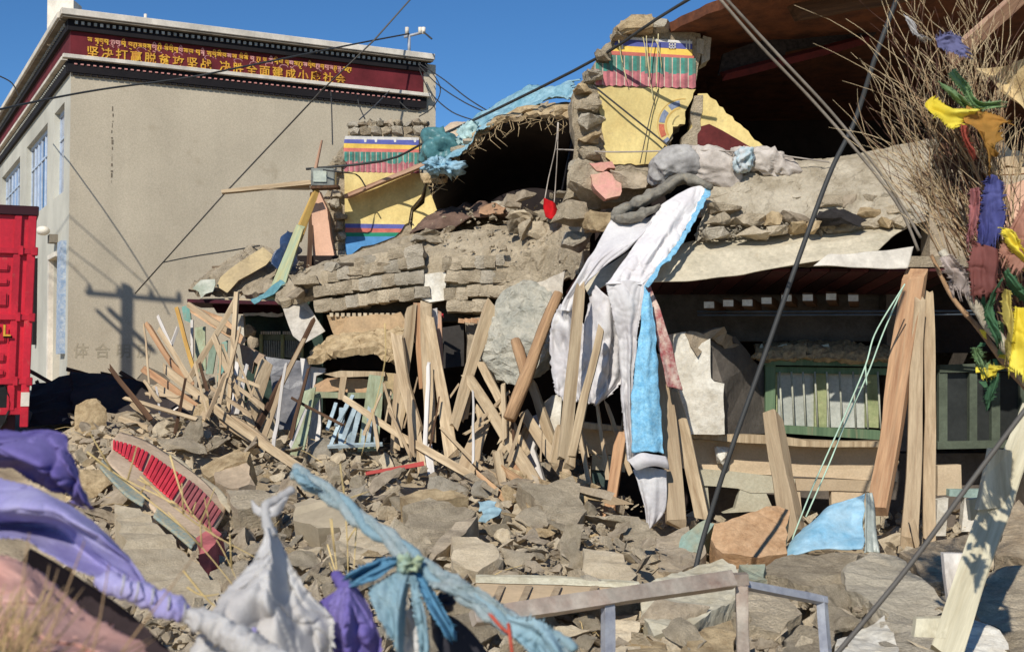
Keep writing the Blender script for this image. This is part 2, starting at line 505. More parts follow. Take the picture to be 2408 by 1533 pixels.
# ---------------------------------------------------------------- left building
bwall = M('beige_render', (203, 189, 163), scale=0.7, var=0.3, bump=0.12, bscale=40, dist=0.01, rgb2=(194, 180, 155), dust=.08)
bwall2 = M('pale_render', (206, 202, 186), scale=0.6, var=0.12, bump=0.12, bscale=40, dist=0.01)
def stains(m, amt, zs=.1, sc=.9):
    n, l = m.node_tree.nodes, m.node_tree.links
    b = n['Principled BSDF']; src = b.inputs['Base Color'].links[0].from_socket
    tc = n.new('ShaderNodeTexCoord'); mp = n.new('ShaderNodeMapping'); mp.inputs['Scale'].default_value = (1, 1, zs)
    l.new(tc.outputs['Object'], mp.inputs[0])
    nn = n.new('ShaderNodeTexNoise'); nn.inputs['Scale'].default_value = sc; nn.inputs['Detail'].default_value = 7; nn.inputs['Roughness'].default_value = .6
    l.new(mp.outputs[0], nn.inputs['Vector'])
    n2 = n.new('ShaderNodeTexNoise'); n2.inputs['Scale'].default_value = .55; n2.inputs['Detail'].default_value = 5; l.new(tc.outputs['Object'], n2.inputs['Vector'])
    ad = n.new('ShaderNodeMath'); ad.operation = 'ADD'; l.new(nn.outputs['Fac'], ad.inputs[0]); l.new(n2.outputs['Fac'], ad.inputs[1])
    mr = n.new('ShaderNodeMapRange'); mr.inputs[1].default_value = .75; mr.inputs[2].default_value = 1.25; mr.inputs[3].default_value = 1 - amt; mr.inputs[4].default_value = 1 + amt * .4
    l.new(ad.outputs[0], mr.inputs[0])
    vm = n.new('ShaderNodeVectorMath'); vm.operation = 'SCALE'; l.new(src, vm.inputs[0]); l.new(mr.outputs[0], vm.inputs['Scale']); l.new(vm.outputs[0], b.inputs['Base Color'])
stains(bwall, .16); stains(bwall2, .14)
maroon = M('maroon_paint', (122, 44, 50), scale=1.5, var=0.2, bump=0.1, bscale=60, dist=0.005)
black = M('black_paint', (34, 30, 32), scale=3, bump=0.1, rgb2=(24, 22, 24))
cream = M('cream_cap', (236, 226, 208), scale=3, var=0.15, bump=0.2, bscale=30, dist=0.005)
soff = M('grey_soffit', (140, 130, 114), scale=3, var=0.2, bump=0.2)
dentil_m = M('grey_white_dentil', (196, 196, 186), scale=6, var=0.2, bump=0.1)
stains(maroon, .3, .3, 2); stains(cream, .25, .3, 3)
gold = M('gold_letter', (226, 180, 50), rough=0.5, scale=8, bump=0.2, rgb2=(196, 120, 50), spec=0.5)
palepk = M('peeling_pink', (216, 160, 150), scale=8, bump=0.2, rgb2=(190, 120, 110))
blue_f = M('pale_blue_frame', (196, 208, 222), rough=0.4, scale=6, var=0.12, bump=0)
glass_b = M('window_glass', (46, 66, 98), rough=0.08, scale=1.2, bump=0, rgb2=(30, 40, 60), spec=0.8)
glass_l = M('window_curtain_glass', (176, 184, 200), rough=0.15, scale=2, bump=0, rgb2=(100, 118, 150), spec=0.6)
U = Vector((0.891, 0.454, 0)); Nn = Vector((0.454, -0.891, 0)); V_ = Vector((-0.474, 0.8806, 0)); Ns = Vector((-0.8806, -0.474, 0))
C0 = W(158, 868, 24.0); C0.z = 0
LB = thing('municipal_building', 'beige two-storey building at left with a maroon band of gold Chinese and Tibetan lettering', 'building', C0)
def fb(bm, u0, u1, t0, t1, z0, z1):       # front frame: u along, t outward
    boxv(bm, C0 + U * u0 + Nn * t0 + Vector((0, 0, z0)), U * (u1 - u0), Nn * (t1 - t0), Vector((0, 0, z1 - z0)))
def sb(bm, s0, s1, t0, t1, z0, z1):
    boxv(bm, C0 + V_ * s0 + Ns * t0 + Vector((0, 0, z0)), V_ * (s1 - s0), Ns * (t1 - t0), Vector((0, 0, z1 - z0)))
def prt(fn, name, mat, parent=LB, bevel=0):
    bm = bmesh.new(); fn(bm)
    if bevel: bmesh.ops.bevel(bm, geom=bm.edges[:], offset=bevel, segments=1, affect='EDGES')
    bmesh.ops.recalc_face_normals(bm, faces=bm.faces[:])
    return finish(bm, name, mat, parent)
WU, WS = 7.45, 14.0
ZW, ZC, ZF0, ZF1, ZT = 8.03, 8.2, 8.31, 8.92, 9.12
prt(lambda b: fb(b, 0, WU, -0.3, 0, 0, ZW), 'front_wall', bwall)
# side wall with window openings
wins = [(0.75, 2.1), (3.1, 6.6), (7.9, 12.0)]
def sidewall(b):
    zs0, zs1 = 5.75, 7.55
    sb(b, 0, WS, -0.3, 0, 4.75, zs0); sb(b, 0, WS, -0.3, 0, zs1, ZW)
    prev = 0
    for a, c in wins:
        sb(b, prev, a, -0.3, 0, zs0, zs1); prev = c
    sb(b, prev, WS, -0.3, 0, zs0, zs1)
    sb(b, 0, 1.0, -0.3, 0, 0, 4.75); sb(b, 1.9, 4.6, -0.3, 0, 0, 4.75); sb(b, 4.6, 7.4, -0.3, 0, 0, 2.8); sb(b, 7.4, WS, -0.3, 0, 0, 4.75)
    sb(b, 1.0, 1.9, -0.3, 0, 4.45, 4.75); sb(b, 4.6, 7.4, -0.3, 0, 4.6, 4.75)
o = prt(sidewall, 'side_wall', bwall2)
prt(lambda b: fb(b, WU, WU + 0.3, -13, 0, 0, 9.0), 'far_wall', bwall)
prt(lambda b: fb(b, 0, WU, -13, -0.3, 7.9, 8.0), 'roof', bwall)
prt(lambda b: (sb(b, 0.3, WS, -2.3, -2.2, 0, 7.9)), 'inner_wall', interior)
for i, (a, c) in enumerate(wins):
    f = prt(lambda b: (sb(b, a, c, -0.16, -0.1, 5.75, 5.84), sb(b, a, c, -0.16, -0.1, 7.46, 7.55), sb(b, a, c, -0.155, -0.105, 6.95, 7.0),
                       [sb(b, q, q + 0.07, -0.15, -0.11, 5.84, 7.46) for q in np.linspace(a, c - 0.07, 3 if i == 0 else 7)]), 'window_frame', blue_f)
    nP = 2 if i == 0 else 6
    for k in range(nP):
        q0 = a + (c - a) * k / nP; q1 = a + (c - a) * (k + 1) / nP
        pb = bmesh.new(); sb(pb, q0 + .05, q1 - .01, -0.14, -0.13, 5.84, 7.46)
        finish(pb, 'pane', glass_l if (k + i) % 3 else glass_b, f)
# ground floor: doorway, patterned strip, shuttered window
prt(lambda b: sb(b, 1.0, 1.9, -0.3, -0.2, 1.5, 4.45), 'door', M('faded_door', (196, 176, 150), scale=3, bump=0.2, rgb2=(150, 120, 96)))
prt(lambda b: sb(b, 0.28, 0.78, 0.0, 0.1, 2.5, 4.72), 'patterned_strip', M('blue_grey_strip', (138, 158, 182), scale=14, bump=0.2, bscale=18, rgb2=(196, 200, 200)))
prt(lambda b: sb(b, 4.7, 7.3, -0.1, -0.05, 2.8, 4.6), 'shuttered_window', M('dark_shutter', (74, 80, 96), scale=4, bump=0.2, rgb2=(44, 48, 60)))
prt(lambda b: sb(b, 4.4, 4.6, 0.0, 0.08, 2.75, 4.7), 'window_trim', black)
prt(lambda b: (sb(b, 0.9, 2.0, 0.001, 0.12, 4.46, 4.56), sb(b, 1.92, 2.1, 0.001, 0.1, 1.4, 4.46)), 'door_frame', cream)
# cornices
prt(lambda b: (fb(b, -0.22, WU + 0.18, -0.5, 0.25, ZF1 + .13, ZT + 0.06), sb(b, 0.1, WS, -0.5, 0.25, ZF1 + .13, ZT + 0.057)), 'parapet_cap', cream, bevel=0.01)
prt(lambda b: (fb(b, -0.19, WU + 0.15, 0.02, 0.22, ZF1 + .09, ZF1 + .128), sb(b, 0.1, WS, 0.02, 0.22, ZF1 + .09, ZF1 + .128)), 'cap_soffit', soff)
prt(lambda b: (fb(b, -0.08, WU + 0.06, -0.1, 0.09, ZF1 - .12, ZF1 + .088), sb(b, 0.08, WS, -0.1, 0.09, ZF1 - .12, ZF1 + .088)), 'upper_black_band', black)
prt(lambda b: (fb(b, 0, WU, -0.3, 0.01, ZW, ZF1 - .12), sb(b, 0.0, WS, -0.3, 0.01, ZW, ZF1 - .12)), 'frieze', maroon)
prt(lambda b: (fb(b, -0.17, WU + 0.12, 0.012, 0.17, ZC + .03, ZF0), sb(b, 0.1, WS, 0.012, 0.17, ZC + .03, ZF0)), 'cornice_strip', cream, bevel=0.008)
prt(lambda b: (fb(b, -0.07, WU + 0.05, 0.012, 0.075, ZW - .05, ZC + .028), sb(b, 0.07, WS, 0.012, 0.075, ZW - .05, ZC + .028)), 'lower_black_band', black)
nd = 62
dm = None
for k in range(nd):
    u = 0.05 + (WU - 0.1) * k / nd
    b = bmesh.new(); fb(b, u, u + 0.055, 0.091, 0.12, ZF1 + .0, ZF1 + .06)
    finish(b, 'dentil', dentil_m, LB)
    b = bmesh.new(); fb(b, u, u + 0.055, 0.076, 0.095, ZC - .07, ZC - .045)
    finish(b, 'dentil', palepk, LB)
    b = bmesh.new(); fb(b, u - 0.02, u + 0.07, 0.013, 0.06, ZW - .095, ZW - .051)
    finish(b, 'scallop', black, LB)
def side_dent(b):
    for k in range(70):
        s = 0.2 + k * 0.19
        sb(b, s, s + .06, 0.091, 0.12, ZF1, ZF1 + .06); sb(b, s, s + .06, 0.076, 0.1, ZC - .07, ZC - .04)
o = prt(side_dent, 'side_dentils', dentil_m); o['kind'] = 'stuff'
# lettering
def glyph_mesh(ch, size, extr=0.008):
    cu = bpy.data.curves.new('glyph', 'FONT'); cu.body = ch; cu.size = size; cu.extrude = extr; cu.offset = size * 0.016
    o = bpy.data.objects.new('glyph', cu); COL.objects.link(o)
    bpy.context.view_layer.update()
    dg = bpy.context.evaluated_depsgraph_get()
    me = bpy.data.meshes.new_from_object(o.evaluated_get(dg))
    bpy.data.objects.remove(o); bpy.data.curves.remove(cu)
    return me
text = '坚决打赢脱贫攻坚战决胜全面建成小康社会'
rotF = Matrix((U, Vector((0, 0, 1)), -Nn * -1)).transposed()
cache = {}
pos = []
u = 0.28
for i, ch in enumerate(text):
    if i == 9: u += 0.12
    pos.append(u); u += (5.55 - 0.28) / 19.0
for i, ch in enumerate(text):
    if ch not in cache:
        cache[ch] = glyph_mesh(ch, 0.235); cache[ch].materials.clear(); cache[ch].materials.append(gold)
    o = bpy.data.objects.new('character', cache[ch]); COL.objects.link(o); o.parent = LB
    p = C0 + U * pos[i] + Nn * 0.02 + Vector((0, 0, ZF0 + 0.035 + rnd.uniform(-.006, .006)))
    o.matrix_local = Matrix.Translation(p - C0) @ rotF.to_4x4()
# Tibetan line: head strokes with hanging stems and vowel hooks
def tib(b, u, w, z, r):
    def st(u0, z0, u1, z1, t=0.013):
        a = C0 + U * u0 + Nn * 0.012 + Vector((0, 0, z0)); c = C0 + U * u1 + Nn * 0.012 + Vector((0, 0, z1))
        d = (c - a).normalized(); n = d.cross(Nn).normalized() * t
        vs = [b.verts.new(q) for q in (a - n, c - n, c + n, a + n, a - n + Nn * .012, c - n + Nn * .012, c + n + Nn * .012, a + n + Nn * .012)]
        for q in ((4, 5, 6, 7), (0, 1, 5, 4), (1, 2, 6, 5), (2, 3, 7, 6), (3, 0, 4, 7)): b.faces.new([vs[i] for i in q])
    st(u, z, u + w, z, 0.012)
    k = r.randint(0, 4)
    st(u + w * .8, z, u + w * .8, z - 0.07 - .03 * (k % 2))
    if k in (0, 1): st(u + w * .15, z, u + w * .2, z - .05); st(u + w * .2, z - .05, u + w * .8, z - .035)
    if k in (2, 3): st(u + w * .1, z - .03, u + w * .45, z - .06); st(u + w * .45, z - .06, u + w * .5, z)
    if k == 4: st(u + w * .3, z, u + w * .1, z - .08); st(u + w * .1, z - .08, u + w * .6, z - .1)
    if r.random() < .35: st(u + w * .2, z + .03, u + w * .5, z + .065, .009); st(u + w * .5, z + .065, u + w * .8, z + .03, .009)
    if r.random() < .25: st(u + w * .2, z - .12, u + w * .8, z - .135, .009)
r = random.Random(5)
u = 0.3
while u < 5.7:
    b = bmesh.new(); w = r.uniform(0.07, 0.1)
    tib(b, u, w, ZF0 + 0.39, r)
    bmesh.ops.recalc_face_normals(b, faces=b.faces[:])
    finish(b, 'tibetan_letter', gold if r.random() < .8 else palepk, LB)
    u += w + (0.012 if r.random() < .75 else 0.05)
# lighter cloud curls painted between the lines
def curls(b):
    r = random.Random(2)
    for k in range(16):
        uu = 0.7 + k * 0.32 + r.uniform(-.08, .08); zz = ZF0 + r.uniform(.24, .34)
        prev = None
        for j in range(9):
            a = j / 8 * math.pi * r.uniform(1.2, 1.5)
            p = C0 + U * (uu + .09 * math.cos(a)) + Nn * 0.0105 + Vector((0, 0, zz + .05 * math.sin(a)))
            if prev is not None:
                d = (p - prev).normalized().cross(Nn) * 0.007
                b.faces.new([b.verts.new(q) for q in (prev - d, p - d, p + d, prev + d)])
            prev = p
prt(curls, 'painted_cloud', M('faded_pink_paint', (200, 150, 150), scale=9, bump=0, rgb2=(150, 80, 84)))
# faint writing low on the front wall and rain streak
fm = M('faint_ink', (176, 163, 138), var=0.1, bump=0)
for i, ch in enumerate('体合明历'):
    me = glyph_mesh(ch, 0.3, 0.001); me.materials.clear(); me.materials.append(fm)
    o = bpy.data.objects.new('faint_character', me); COL.objects.link(o); o.parent = LB
    p = C0 + U * (0.1 + i * 0.4) + Nn * 0.004 + Vector((0, 0, 2.45))
    o.matrix_local = Matrix.Translation(p - C0) @ rotF.to_4x4()
prt(lambda b: [fb(b, 0.78 + .012 * math.sin(k), 0.80 + .012 * math.sin(k * 1.3), 0.001, 0.006, 7.3 - k * .11, 7.39 - k * .11 - .03 * (k % 3)) for k in range(14)], 'crack', M('crack_dark', (128, 116, 98), bump=0))
# rooftop things
rt = box('rooftop_box', C0 + U * 0.05 + V_ * 2.0 + Vector((-.25, 0, 9.0)), C0 + U * 0.05 + V_ * 2.0 + Vector((0.3, 0.5, 9.95)), cream)
tag(rt, 'small white box standing on the roof at the corner of the beige building', 'roof box')
vp = tube([[W(342, 60, 25.6), W(342, 34, 25.6)]], 0.035, 'vent_pipe', cream); tag(vp, 'short white pipe sticking up behind the parapet of the beige building', 'vent pipe')
# utility post with arm behind parapet right
ip = thing('roof_insulator_post', 'slim pole with white crossarm and insulators above the right end of the parapet', 'pole', W(962, 125, 27))
tube([[W(962, 135, 27), W(962, 84, 27)]], 0.035, 'pole', M('grey_metal', (170, 172, 176), rough=.5, bump=0), ip)
tube([[W(950, 88, 27), W(998, 76, 27)]], 0.03, 'crossarm', MATS['grey_metal'], ip)
for x in (957, 988, 996):
    q = W(x, 80, 27); tube([[q, q + Vector((0, 0, .14))]], 0.045, 'insulator', cream, ip)
# lamp and camera on side face
la = thing('wall_lamp', 'small white lamp on a bracket above the doorway of the beige building', 'lamp', C0 + V_ * 1.5 + Ns * .1 + Vector((0, 0, 4.9)))
bm = bmesh.new(); bmesh.ops.create_uvsphere(bm, u_segments=12, v_segments=8, radius=0.14)
for v in bm.verts: v.co = Vector(la.location) + Vector((v.co.x, v.co.y, v.co.z * .7)) + Ns * .18 + Vector((0, 0, .12))
finish(bm, 'lamp_head', cream, la, True)
prt(lambda b: sb(b, 1.4, 1.7, 0.0, 0.16, 4.78, 4.95), 'bracket', soff, la)

# ---------------------------------------------------------------- utility pole and wires left of the picture (they cast the shadows on the wall)
conc = M('pole_concrete', (150, 145, 138), scale=4, bump=0.2)
steel = M('galvanised_steel', (150, 152, 156), rough=0.45, metallic=0.7, scale=5, bump=0.1)
def cast_from(px, py, back):
    """point 'back' metres towards the sun from where (px,py) meets the front wall"""
    d = W(px, py, 1.0) - Vector((0, 0, CAM_Z))
    o_ = Vector((0, 0, CAM_Z))
    t = (C0 - o_).dot(Nn) / d.dot(Nn)
    q = o_ + d * t
    return q + sun_dir * back
UP = thing('utility_pole', 'concrete utility pole with a steel crossarm and braces beside the red truck', 'utility pole', Vector((0, 0, 0)))
k_ = 9.0
ptop = cast_from(300, 676, k_)
UP.location = (ptop.x, ptop.y, 0)
pole_bot = Vector((ptop.x, ptop.y, 0.0))
tube([[pole_bot, Vector((ptop.x, ptop.y, ptop.z))]], 0.115, 'pole', conc, UP, sides=14, taper=0.8)
tube([[cast_from(203, 689, k_ - .1), cast_from(425, 708, k_ - .1)]], 0.04, 'crossarm', steel, UP, sides=4)
for x, y in ((211, 683), (279, 688), (356, 695), (421, 700)):
    q = cast_from(x, y, k_ - .1); tube([[q - Vector((0, 0, .02)), q + Vector((0, 0, .12))]], 0.05, 'insulator', cream, UP, taper=.4)
tube([[cast_from(228, 730, k_ - .1), cast_from(345, 838, k_ - .1)]], 0.035, 'brace', steel, UP, sides=4)
tube([[cast_from(256, 727, k_ + .1), cast_from(362, 826, k_ + .1)]], 0.05, 'brace', steel, UP, sides=4)
wire_m = M('black_cable', (62, 62, 60), rough=0.6, bump=0.05, var=0.1)
wire_g = M('grey_cable', (92, 88, 82), rough=0.6, bump=0.1, var=0.1)
def sagw(a, b, sag, n=16):
    return [a.lerp(b, i / (n - 1)) - Vector((0, 0, sag * 4 * (i / (n - 1)) * (1 - i / (n - 1)))) for i in range(n)]
def cable(pts, r, name, label, mat=wire_m, group=None, sides=6, cat='cable'):
    return tag(tube([pts], r, name, mat, sides=sides), label, cat, group)
k2 = 9.0
for i, ((x0, y0), (x1, y1)) in enumerate([((160, 487), (356, 695)), ((158, 600), (279, 688)), ((100, 500), (211, 683))]):
    cable([cast_from(x1, y1, k2 - .1) + Vector((0, 0, .12)), cast_from(x0 - 300, y0 - 250, k2 - .4)], 0.012, 'overhead_wire', 'thin wire running left from the crossarm of the utility pole', group='wires on the crossarm of the utility pole')
# cables in view
cable([W(318, 690, 22.5), W(524, 460, 20.6), W(755, 215, 19.5), W(880, 95, 19.2), W(1000, -40, 19)], 0.013, 'overhead_wire', 'straight grey wire slanting up across the whole beige front wall', wire_g)
cable(crv([(-20, 262, 18), (120, 232, 19.5), (250, 209, 20.5), (430, 185, 21.5), (560, 160, 22.2), (830, 105, 25), (962, 80, 27)], 30), 0.017, 'overhead_wire', 'black wire sagging across the top left of the beige wall to the roof insulators')
cable(crv([(-20, 172, 20), (0, 180, 20.5), (30, 198, 22), (45, 230, 25)], 12), 0.012, 'overhead_wire', 'short dark wire at the left edge of the photo against the sky')
cable(crv([(996, 76, 27), (1015, 92, 26)], 6), 0.02, 'overhead_wire', 'short cable end beyond the white insulator above the parapet')
for i, (pts, lab) in enumerate([
    ([(985, 150, 27.0), (1040, 185, 25), (1100, 232, 23), (1165, 272, 21)], 'upper black wire descending from the parapet corner to the blue sheet'),
    ([(985, 155, 27.0), (1030, 200, 25), (1090, 240, 23), (1150, 268, 21)], 'middle black wire descending from the parapet corner to the blue sheet'),
    ([(985, 160, 27.0), (1010, 215, 25), (1060, 262, 23), (1120, 285, 21)], 'lower wire descending from the parapet corner above the hill'),
    ([(1000, 150, 27.0), (1035, 205, 26), (1020, 250, 26), (985, 275, 26)], 'loose wire loop hanging beside the right end of the beige wall'),
    ([(940, 240, 26.2), (965, 262, 26), (985, 262, 25.8), (1005, 255, 25.6)], 'slack wire loop under the lower cornice at its right end'),
    ([(840, 225, 25.5), (845, 250, 25), (858, 280, 21)], 'thin wire from the lower cornice to the broken top of the small painted wall'),
    ([(915, 215, 26), (880, 250, 23), (845, 282, 20.4)], 'thin slanted wire from the cornice to the small painted wall'),
    ([(778, 215, 25), (780, 260, 24), (782, 340, 22)], 'thin vertical wire hanging down the right part of the beige wall'),
    ([(385, 617, 23), (450, 604, 22), (540, 590, 20), (610, 578, 18.6)], 'thin wire from the beige wall to the torn roof edge at left'),
    ([(1635, -10, 13.6), (1540, 48, 14), (1400, 140, 15), (1145, 268, 17), (1000, 335, 18.4), (905, 378, 19.2), (720, 398, 19.5)], 'long black cable across the sky to the small painted wall'),
]):
    cable(crv(pts, 20), 0.012 if i < 9 else 0.02, 'overhead_wire', lab, wire_m if i != 6 else wire_g)

# ---------------------------------------------------------------- red truck
red = M('truck_red', (200, 34, 52), rough=0.45, scale=3, var=0.2, bump=0.1, spec=0.4, rgb2=(176, 26, 44), dust=.06)
stains(red, .35, .25, 3)
red_d = M('truck_dark_trim', (58, 20, 26), rough=0.5, scale=4, var=0.1, bump=0.05)
TY = 15.6
rtop = W(88, 486, TY); rbot = W(66, 1003, TY)
TR = thing('box_truck', 'red box truck with ribbed panels and a yellow letter on its side', 'truck', (rtop.x - 1.5, TY + 1, 0))
lean = (rtop.x - rbot.x) / (rtop.z - rbot.z)
def tb(b, x0, x1, y0, y1, z0, z1, mi=0):      # in truck frame; x measured from the rear edge to the left
    def q(x, y, z): return Vector((rbot.x + lean * (z - rbot.z) - x * CT - y * ST, TY + y * CT - x * ST, z))
    vs = [b.verts.new(q(x, y, z)) for x in (x0, x1) for y in (y0, y1) for z in (z0, z1)]
    for f in ((0, 1, 3, 2), (4, 6, 7, 5), (0, 4, 5, 1), (2, 3, 7, 6), (0, 2, 6, 4), (1, 5, 7, 3)): b.faces.new([vs[i] for i in f])
def tp(fn, name, mat, parent=TR, bevel=0.008):
    b = bmesh.new(); fn(b)
    bmesh.ops.recalc_face_normals(b, faces=b.faces[:])
    if bevel: bmesh.ops.bevel(b, geom=b.edges[:], offset=bevel, segments=2, affect='EDGES')
    return finish(b, name, mat, parent)
zT = rtop.z; zB = rbot.z
zz = lambda y: W(40, y, TY).z
TL = 4.8
CT, ST = math.cos(math.radians(23)), math.sin(math.radians(23))
tp(lambda b: tb(b, 0.02, TL, 0.03, 2.2, zz(960), zT - .08), 'cargo_body', red)
tp(lambda b: tb(b, -0.02, TL, -0.03, 2.24, zT - .12, zT), 'top_rail', red_d)
tp(lambda b: tb(b, 0.0, 0.1, -0.02, 0.06, zz(1004), zT - .12), 'corner_post', red)
tp(lambda b: tb(b, 0.17, 0.26, -0.01, 0.04, zz(965), zT - .12), 'inner_post', red)
for y in (592, 747, 897):
    tp(lambda b: tb(b, -0.015, TL, -0.025, 0.03, zz(y + 7), zz(y - 7)), 'horizontal_rail', red)
    tp(lambda b: (tb(b, -0.03, 0.05, -0.045, 0.03, zz(y + 10), zz(y - 10)), tb(b, 0.14, 0.2, -0.045, -0.02, zz(y + 10), zz(y - 12))), 'hinge', red)
for y0, y1 in ((620, 640), (655, 672), (688, 722), (782, 806), (830, 852), (868, 884)):
    tp(lambda b: tb(b, 0.3, TL - .3, -0.005, 0.031, zz(y1), zz(y0)), 'pressed_rib', red, bevel=0.02)
tp(lambda b: tb(b, 0.02, TL, 0.0, 0.05, zz(975), zz(958)), 'bottom_rail', red)
tp(lambda b: tb(b, 0.15, TL, 0.1, 0.16, zz(1020), zz(976)), 'chassis_rail', red_d)
tp(lambda b: tb(b, 0.0, 0.1, -0.03, -0.021, zz(955), zz(922)), 'marker_plate', cream, bevel=0)
for x in (0.7, 3.6):
    for yy in (0.15, 1.85):
        b = bmesh.new(); bmesh.ops.create_cone(b, segments=28, radius1=0.48, radius2=0.48, depth=0.28, cap_ends=True)
        c = Vector((rbot.x - x * CT - yy * ST, TY + yy * CT - x * ST, 0.0)); gz = H(c.x, c.y) + .4
        for v in b.verts: v.co = Matrix.Rotation(math.radians(23), 3, 'Z') @ Vector((v.co.x, v.co.z, v.co.y)) + Vector((c.x, c.y, gz))
        bmesh.ops.bevel(b, geom=b.edges[:], offset=0.03, segments=1, affect='EDGES')
        wh = finish(b, 'wheel', M('tyre_rubber', (30, 30, 30), rough=.8, bump=.2), TR)
tp(lambda b: (tb(b, TL + .15, TL + 1.7, 0.1, 2.15, zz(1010), zz(700))), 'cab', red, bevel=0.1)
tp(lambda b: (tb(b, TL + .5, TL + 1.5, 0.08, 0.1, zz(840), zz(740))), 'cab_window', glass_b, bevel=0)
bk = M('letter_black', (20, 16, 16), bump=0)
for ch, xx in (('L', 5), ('J', -12)):
    for (mt, off, sz, nm) in ((bk, 0.007, 0.24, 'letter_outline'), (gold, 0.014, 0.2, 'letter')):
        me = glyph_mesh(ch, sz, 0.003 if nm == 'letter' else 0.002); me.materials.clear(); me.materials.append(mt)
        if nm == 'letter_outline':
            pass
        o = bpy.data.objects.new(nm, me); COL.objects.link(o); o.parent = TR
        p = W(xx, 790 + (4 if nm == 'letter_outline' else 0), TY - 0.16 - off * 2 - (.05 if ch == 'Z' else 0))
        o.matrix_local = Matrix.Translation(p - Vector(TR.location)) @ Matrix.Rotation(math.pi / 2, 4, 'X') @ Matrix.Rotation(math.radians(23), 4, 'Y')
# ---------------------------------------------------------------- painted paints
yel = M('yellow_paint', (230, 208, 140), scale=3, var=0.2, bump=0.25, bscale=30, dist=0.008, rgb2=(212, 186, 120), dust=.14)
p_white = M('white_paint_band', (226, 222, 214), scale=5, var=0.15, bump=0.1)
p_blue = M('blue_paint_band', (96, 102, 168), scale=5, var=0.15, bump=0.1)
p_yel = M('bright_yellow_band', (240, 200, 96), scale=5, var=0.12, bump=0.1)
p_red = M('pink_red_band', (214, 122, 108), scale=5, var=0.15, bump=0.1)
p_grn = M('green_pleat', (84, 158, 142), scale=7, var=0.2, bump=0.1, dust=.12)
p_grn2 = M('dark_green_pleat', (100, 134, 120), scale=7, var=0.2, bump=0.1, dust=.12)
p_pk = M('red_pleat', (208, 126, 130), scale=7, var=0.2, bump=0.1, dust=.14)
p_pk2 = M('dark_red_pleat', (176, 110, 114), scale=7, var=0.2, bump=0.1, dust=.14)
p_gap = M('pale_pleat_line', (206, 182, 164), scale=7, var=0.2, bump=0.1)
p_lb = M('light_blue_paint', (100, 164, 220), scale=5, var=0.12, bump=0.1)
p_mar = M('maroon_wainscot', (104, 44, 42), scale=3, var=0.3, bump=0.15)
for m_ in (yel, p_white, p_blue, p_yel, p_red, p_grn, p_grn2, p_pk, p_pk2, p_lb): stains(m_, .22, .4, 4)
pinkpl = M('pink_plaster', (224, 178, 148), scale=1.5, var=0.15, bump=0.2, bscale=40)
pinkb = M('pink_block_paint', (206, 148, 134), scale=5, bump=0.5, rgb2=(186, 150, 124), dust=.2)
def sheet(pts, Y, name, mat, parent, th=0.008):
    return poly([(x, y, Y) for x, y in pts], th, name, mat, parent)
def valance(parent, x0, x1, yt0, yt1, ym0, ym1, yb0, yb1, n, Y, a, a2, b, b2, seed=0, clip=None):
    """painted pleats: upper colour a, lower colour b, scalloped hem"""
    bm = bmesh.new()
    r = random.Random(seed)
    mats = [a, a2, b, b2, p_gap]
    for k in range(n):
        for (f0, f1, mi) in ((0.0, 0.14, 4), (0.14, 0.6, 0), (0.6, 1.0, 1)):
            ta, tb_ = (k + f0) / n, (k + f1) / n
            xa, xb = x0 + (x1 - x0) * ta, x0 + (x1 - x0) * tb_
            L = lambda u, v, t: u + (v - u) * t
            yta, ytb = L(yt0, yt1, ta), L(yt0, yt1, tb_)
            yma, ymb = L(ym0, ym1, ta) + r.uniform(-4, 4), L(ym0, ym1, tb_) + r.uniform(-4, 4)
            sc = 5 * (x1 - x0) / n / 26
            yba, ybb = L(yb0, yb1, ta) + sc * math.sin(f0 * 3.1), L(yb0, yb1, tb_) + sc * math.sin(f1 * 3.1)
            if clip:
                if (xa + xb) / 2 < clip(yta): continue
            prot = 0.003 if mi == 1 else 0.0
            for (u0, u1, v0, v1, m_) in ((yta, ytb, yma, ymb, mi if mi == 4 else mi), (yma, ymb, yba, ybb, 4 if mi == 4 else mi + 2)):
                vs = [bm.verts.new(W(*q)) for q in ((xa, u0, Y - prot), (xb, u1, Y - prot), (xb, v1, Y - prot), (xa, v0, Y - prot))]
                f = bm.faces.new(vs); f.material_index = m_
    return finish(bm, 'painted_valance', mats, parent)
# ---------------------------------------------------------------- right painted wall
YR = 15.0
RP = thing('painted_wall', 'tall broken yellow wall with painted pleats and half a round emblem under the brown roof', 'wall', W(1500, 400, YR))
left_out = [(1330, 470), (1345, 400), (1352, 340), (1350, 300), (1343, 240), (1358, 205), (1392, 150), (1425, 105), (1440, 90), (1447, 62), (1490, 35), (1520, 30), (1548, 36), (1575, 55), (1600, 72), (1644, 84), (1642, 160), (1636, 205), (1624, 235), (1612, 262), (1612, 292), (1584, 298), (1580, 322), (1562, 342), (1556, 372), (1540, 400), (1530, 470)]
poly([(x, y, YR) for x, y in left_out], 0.55, 'mud_core', mud2, RP, L=0.16, amp=0.035, fr=5, amp2=0.02, jag=0.08, seed=3)
poly([(x, y, YR + .02) for x, y in [(1652, 84), (1672, 90), (1668, 140), (1650, 150)]], 0.3, 'mud_block', mudg, RP, L=0.12, amp=0.015, fr=6)
poly([(x, y, YR - .02) for x, y in [(1640, 90), (1657, 92), (1655, 128), (1638, 126)]], 0.3, 'mud_block', mudg, RP, L=0.12, amp=0.015, fr=6)
poly([(x, y, YR + .03) for x, y in [(1640, 222), (1662, 222), (1815, 362), (1790, 372), (1690, 372), (1600, 350), (1612, 318), (1628, 300), (1632, 262)]], 0.35, 'wall_fragment', yel, RP, L=0.25, amp=0.006, jag=0.03, seed=9)  # slanted right edge is the roof's shadow line cut into the shape
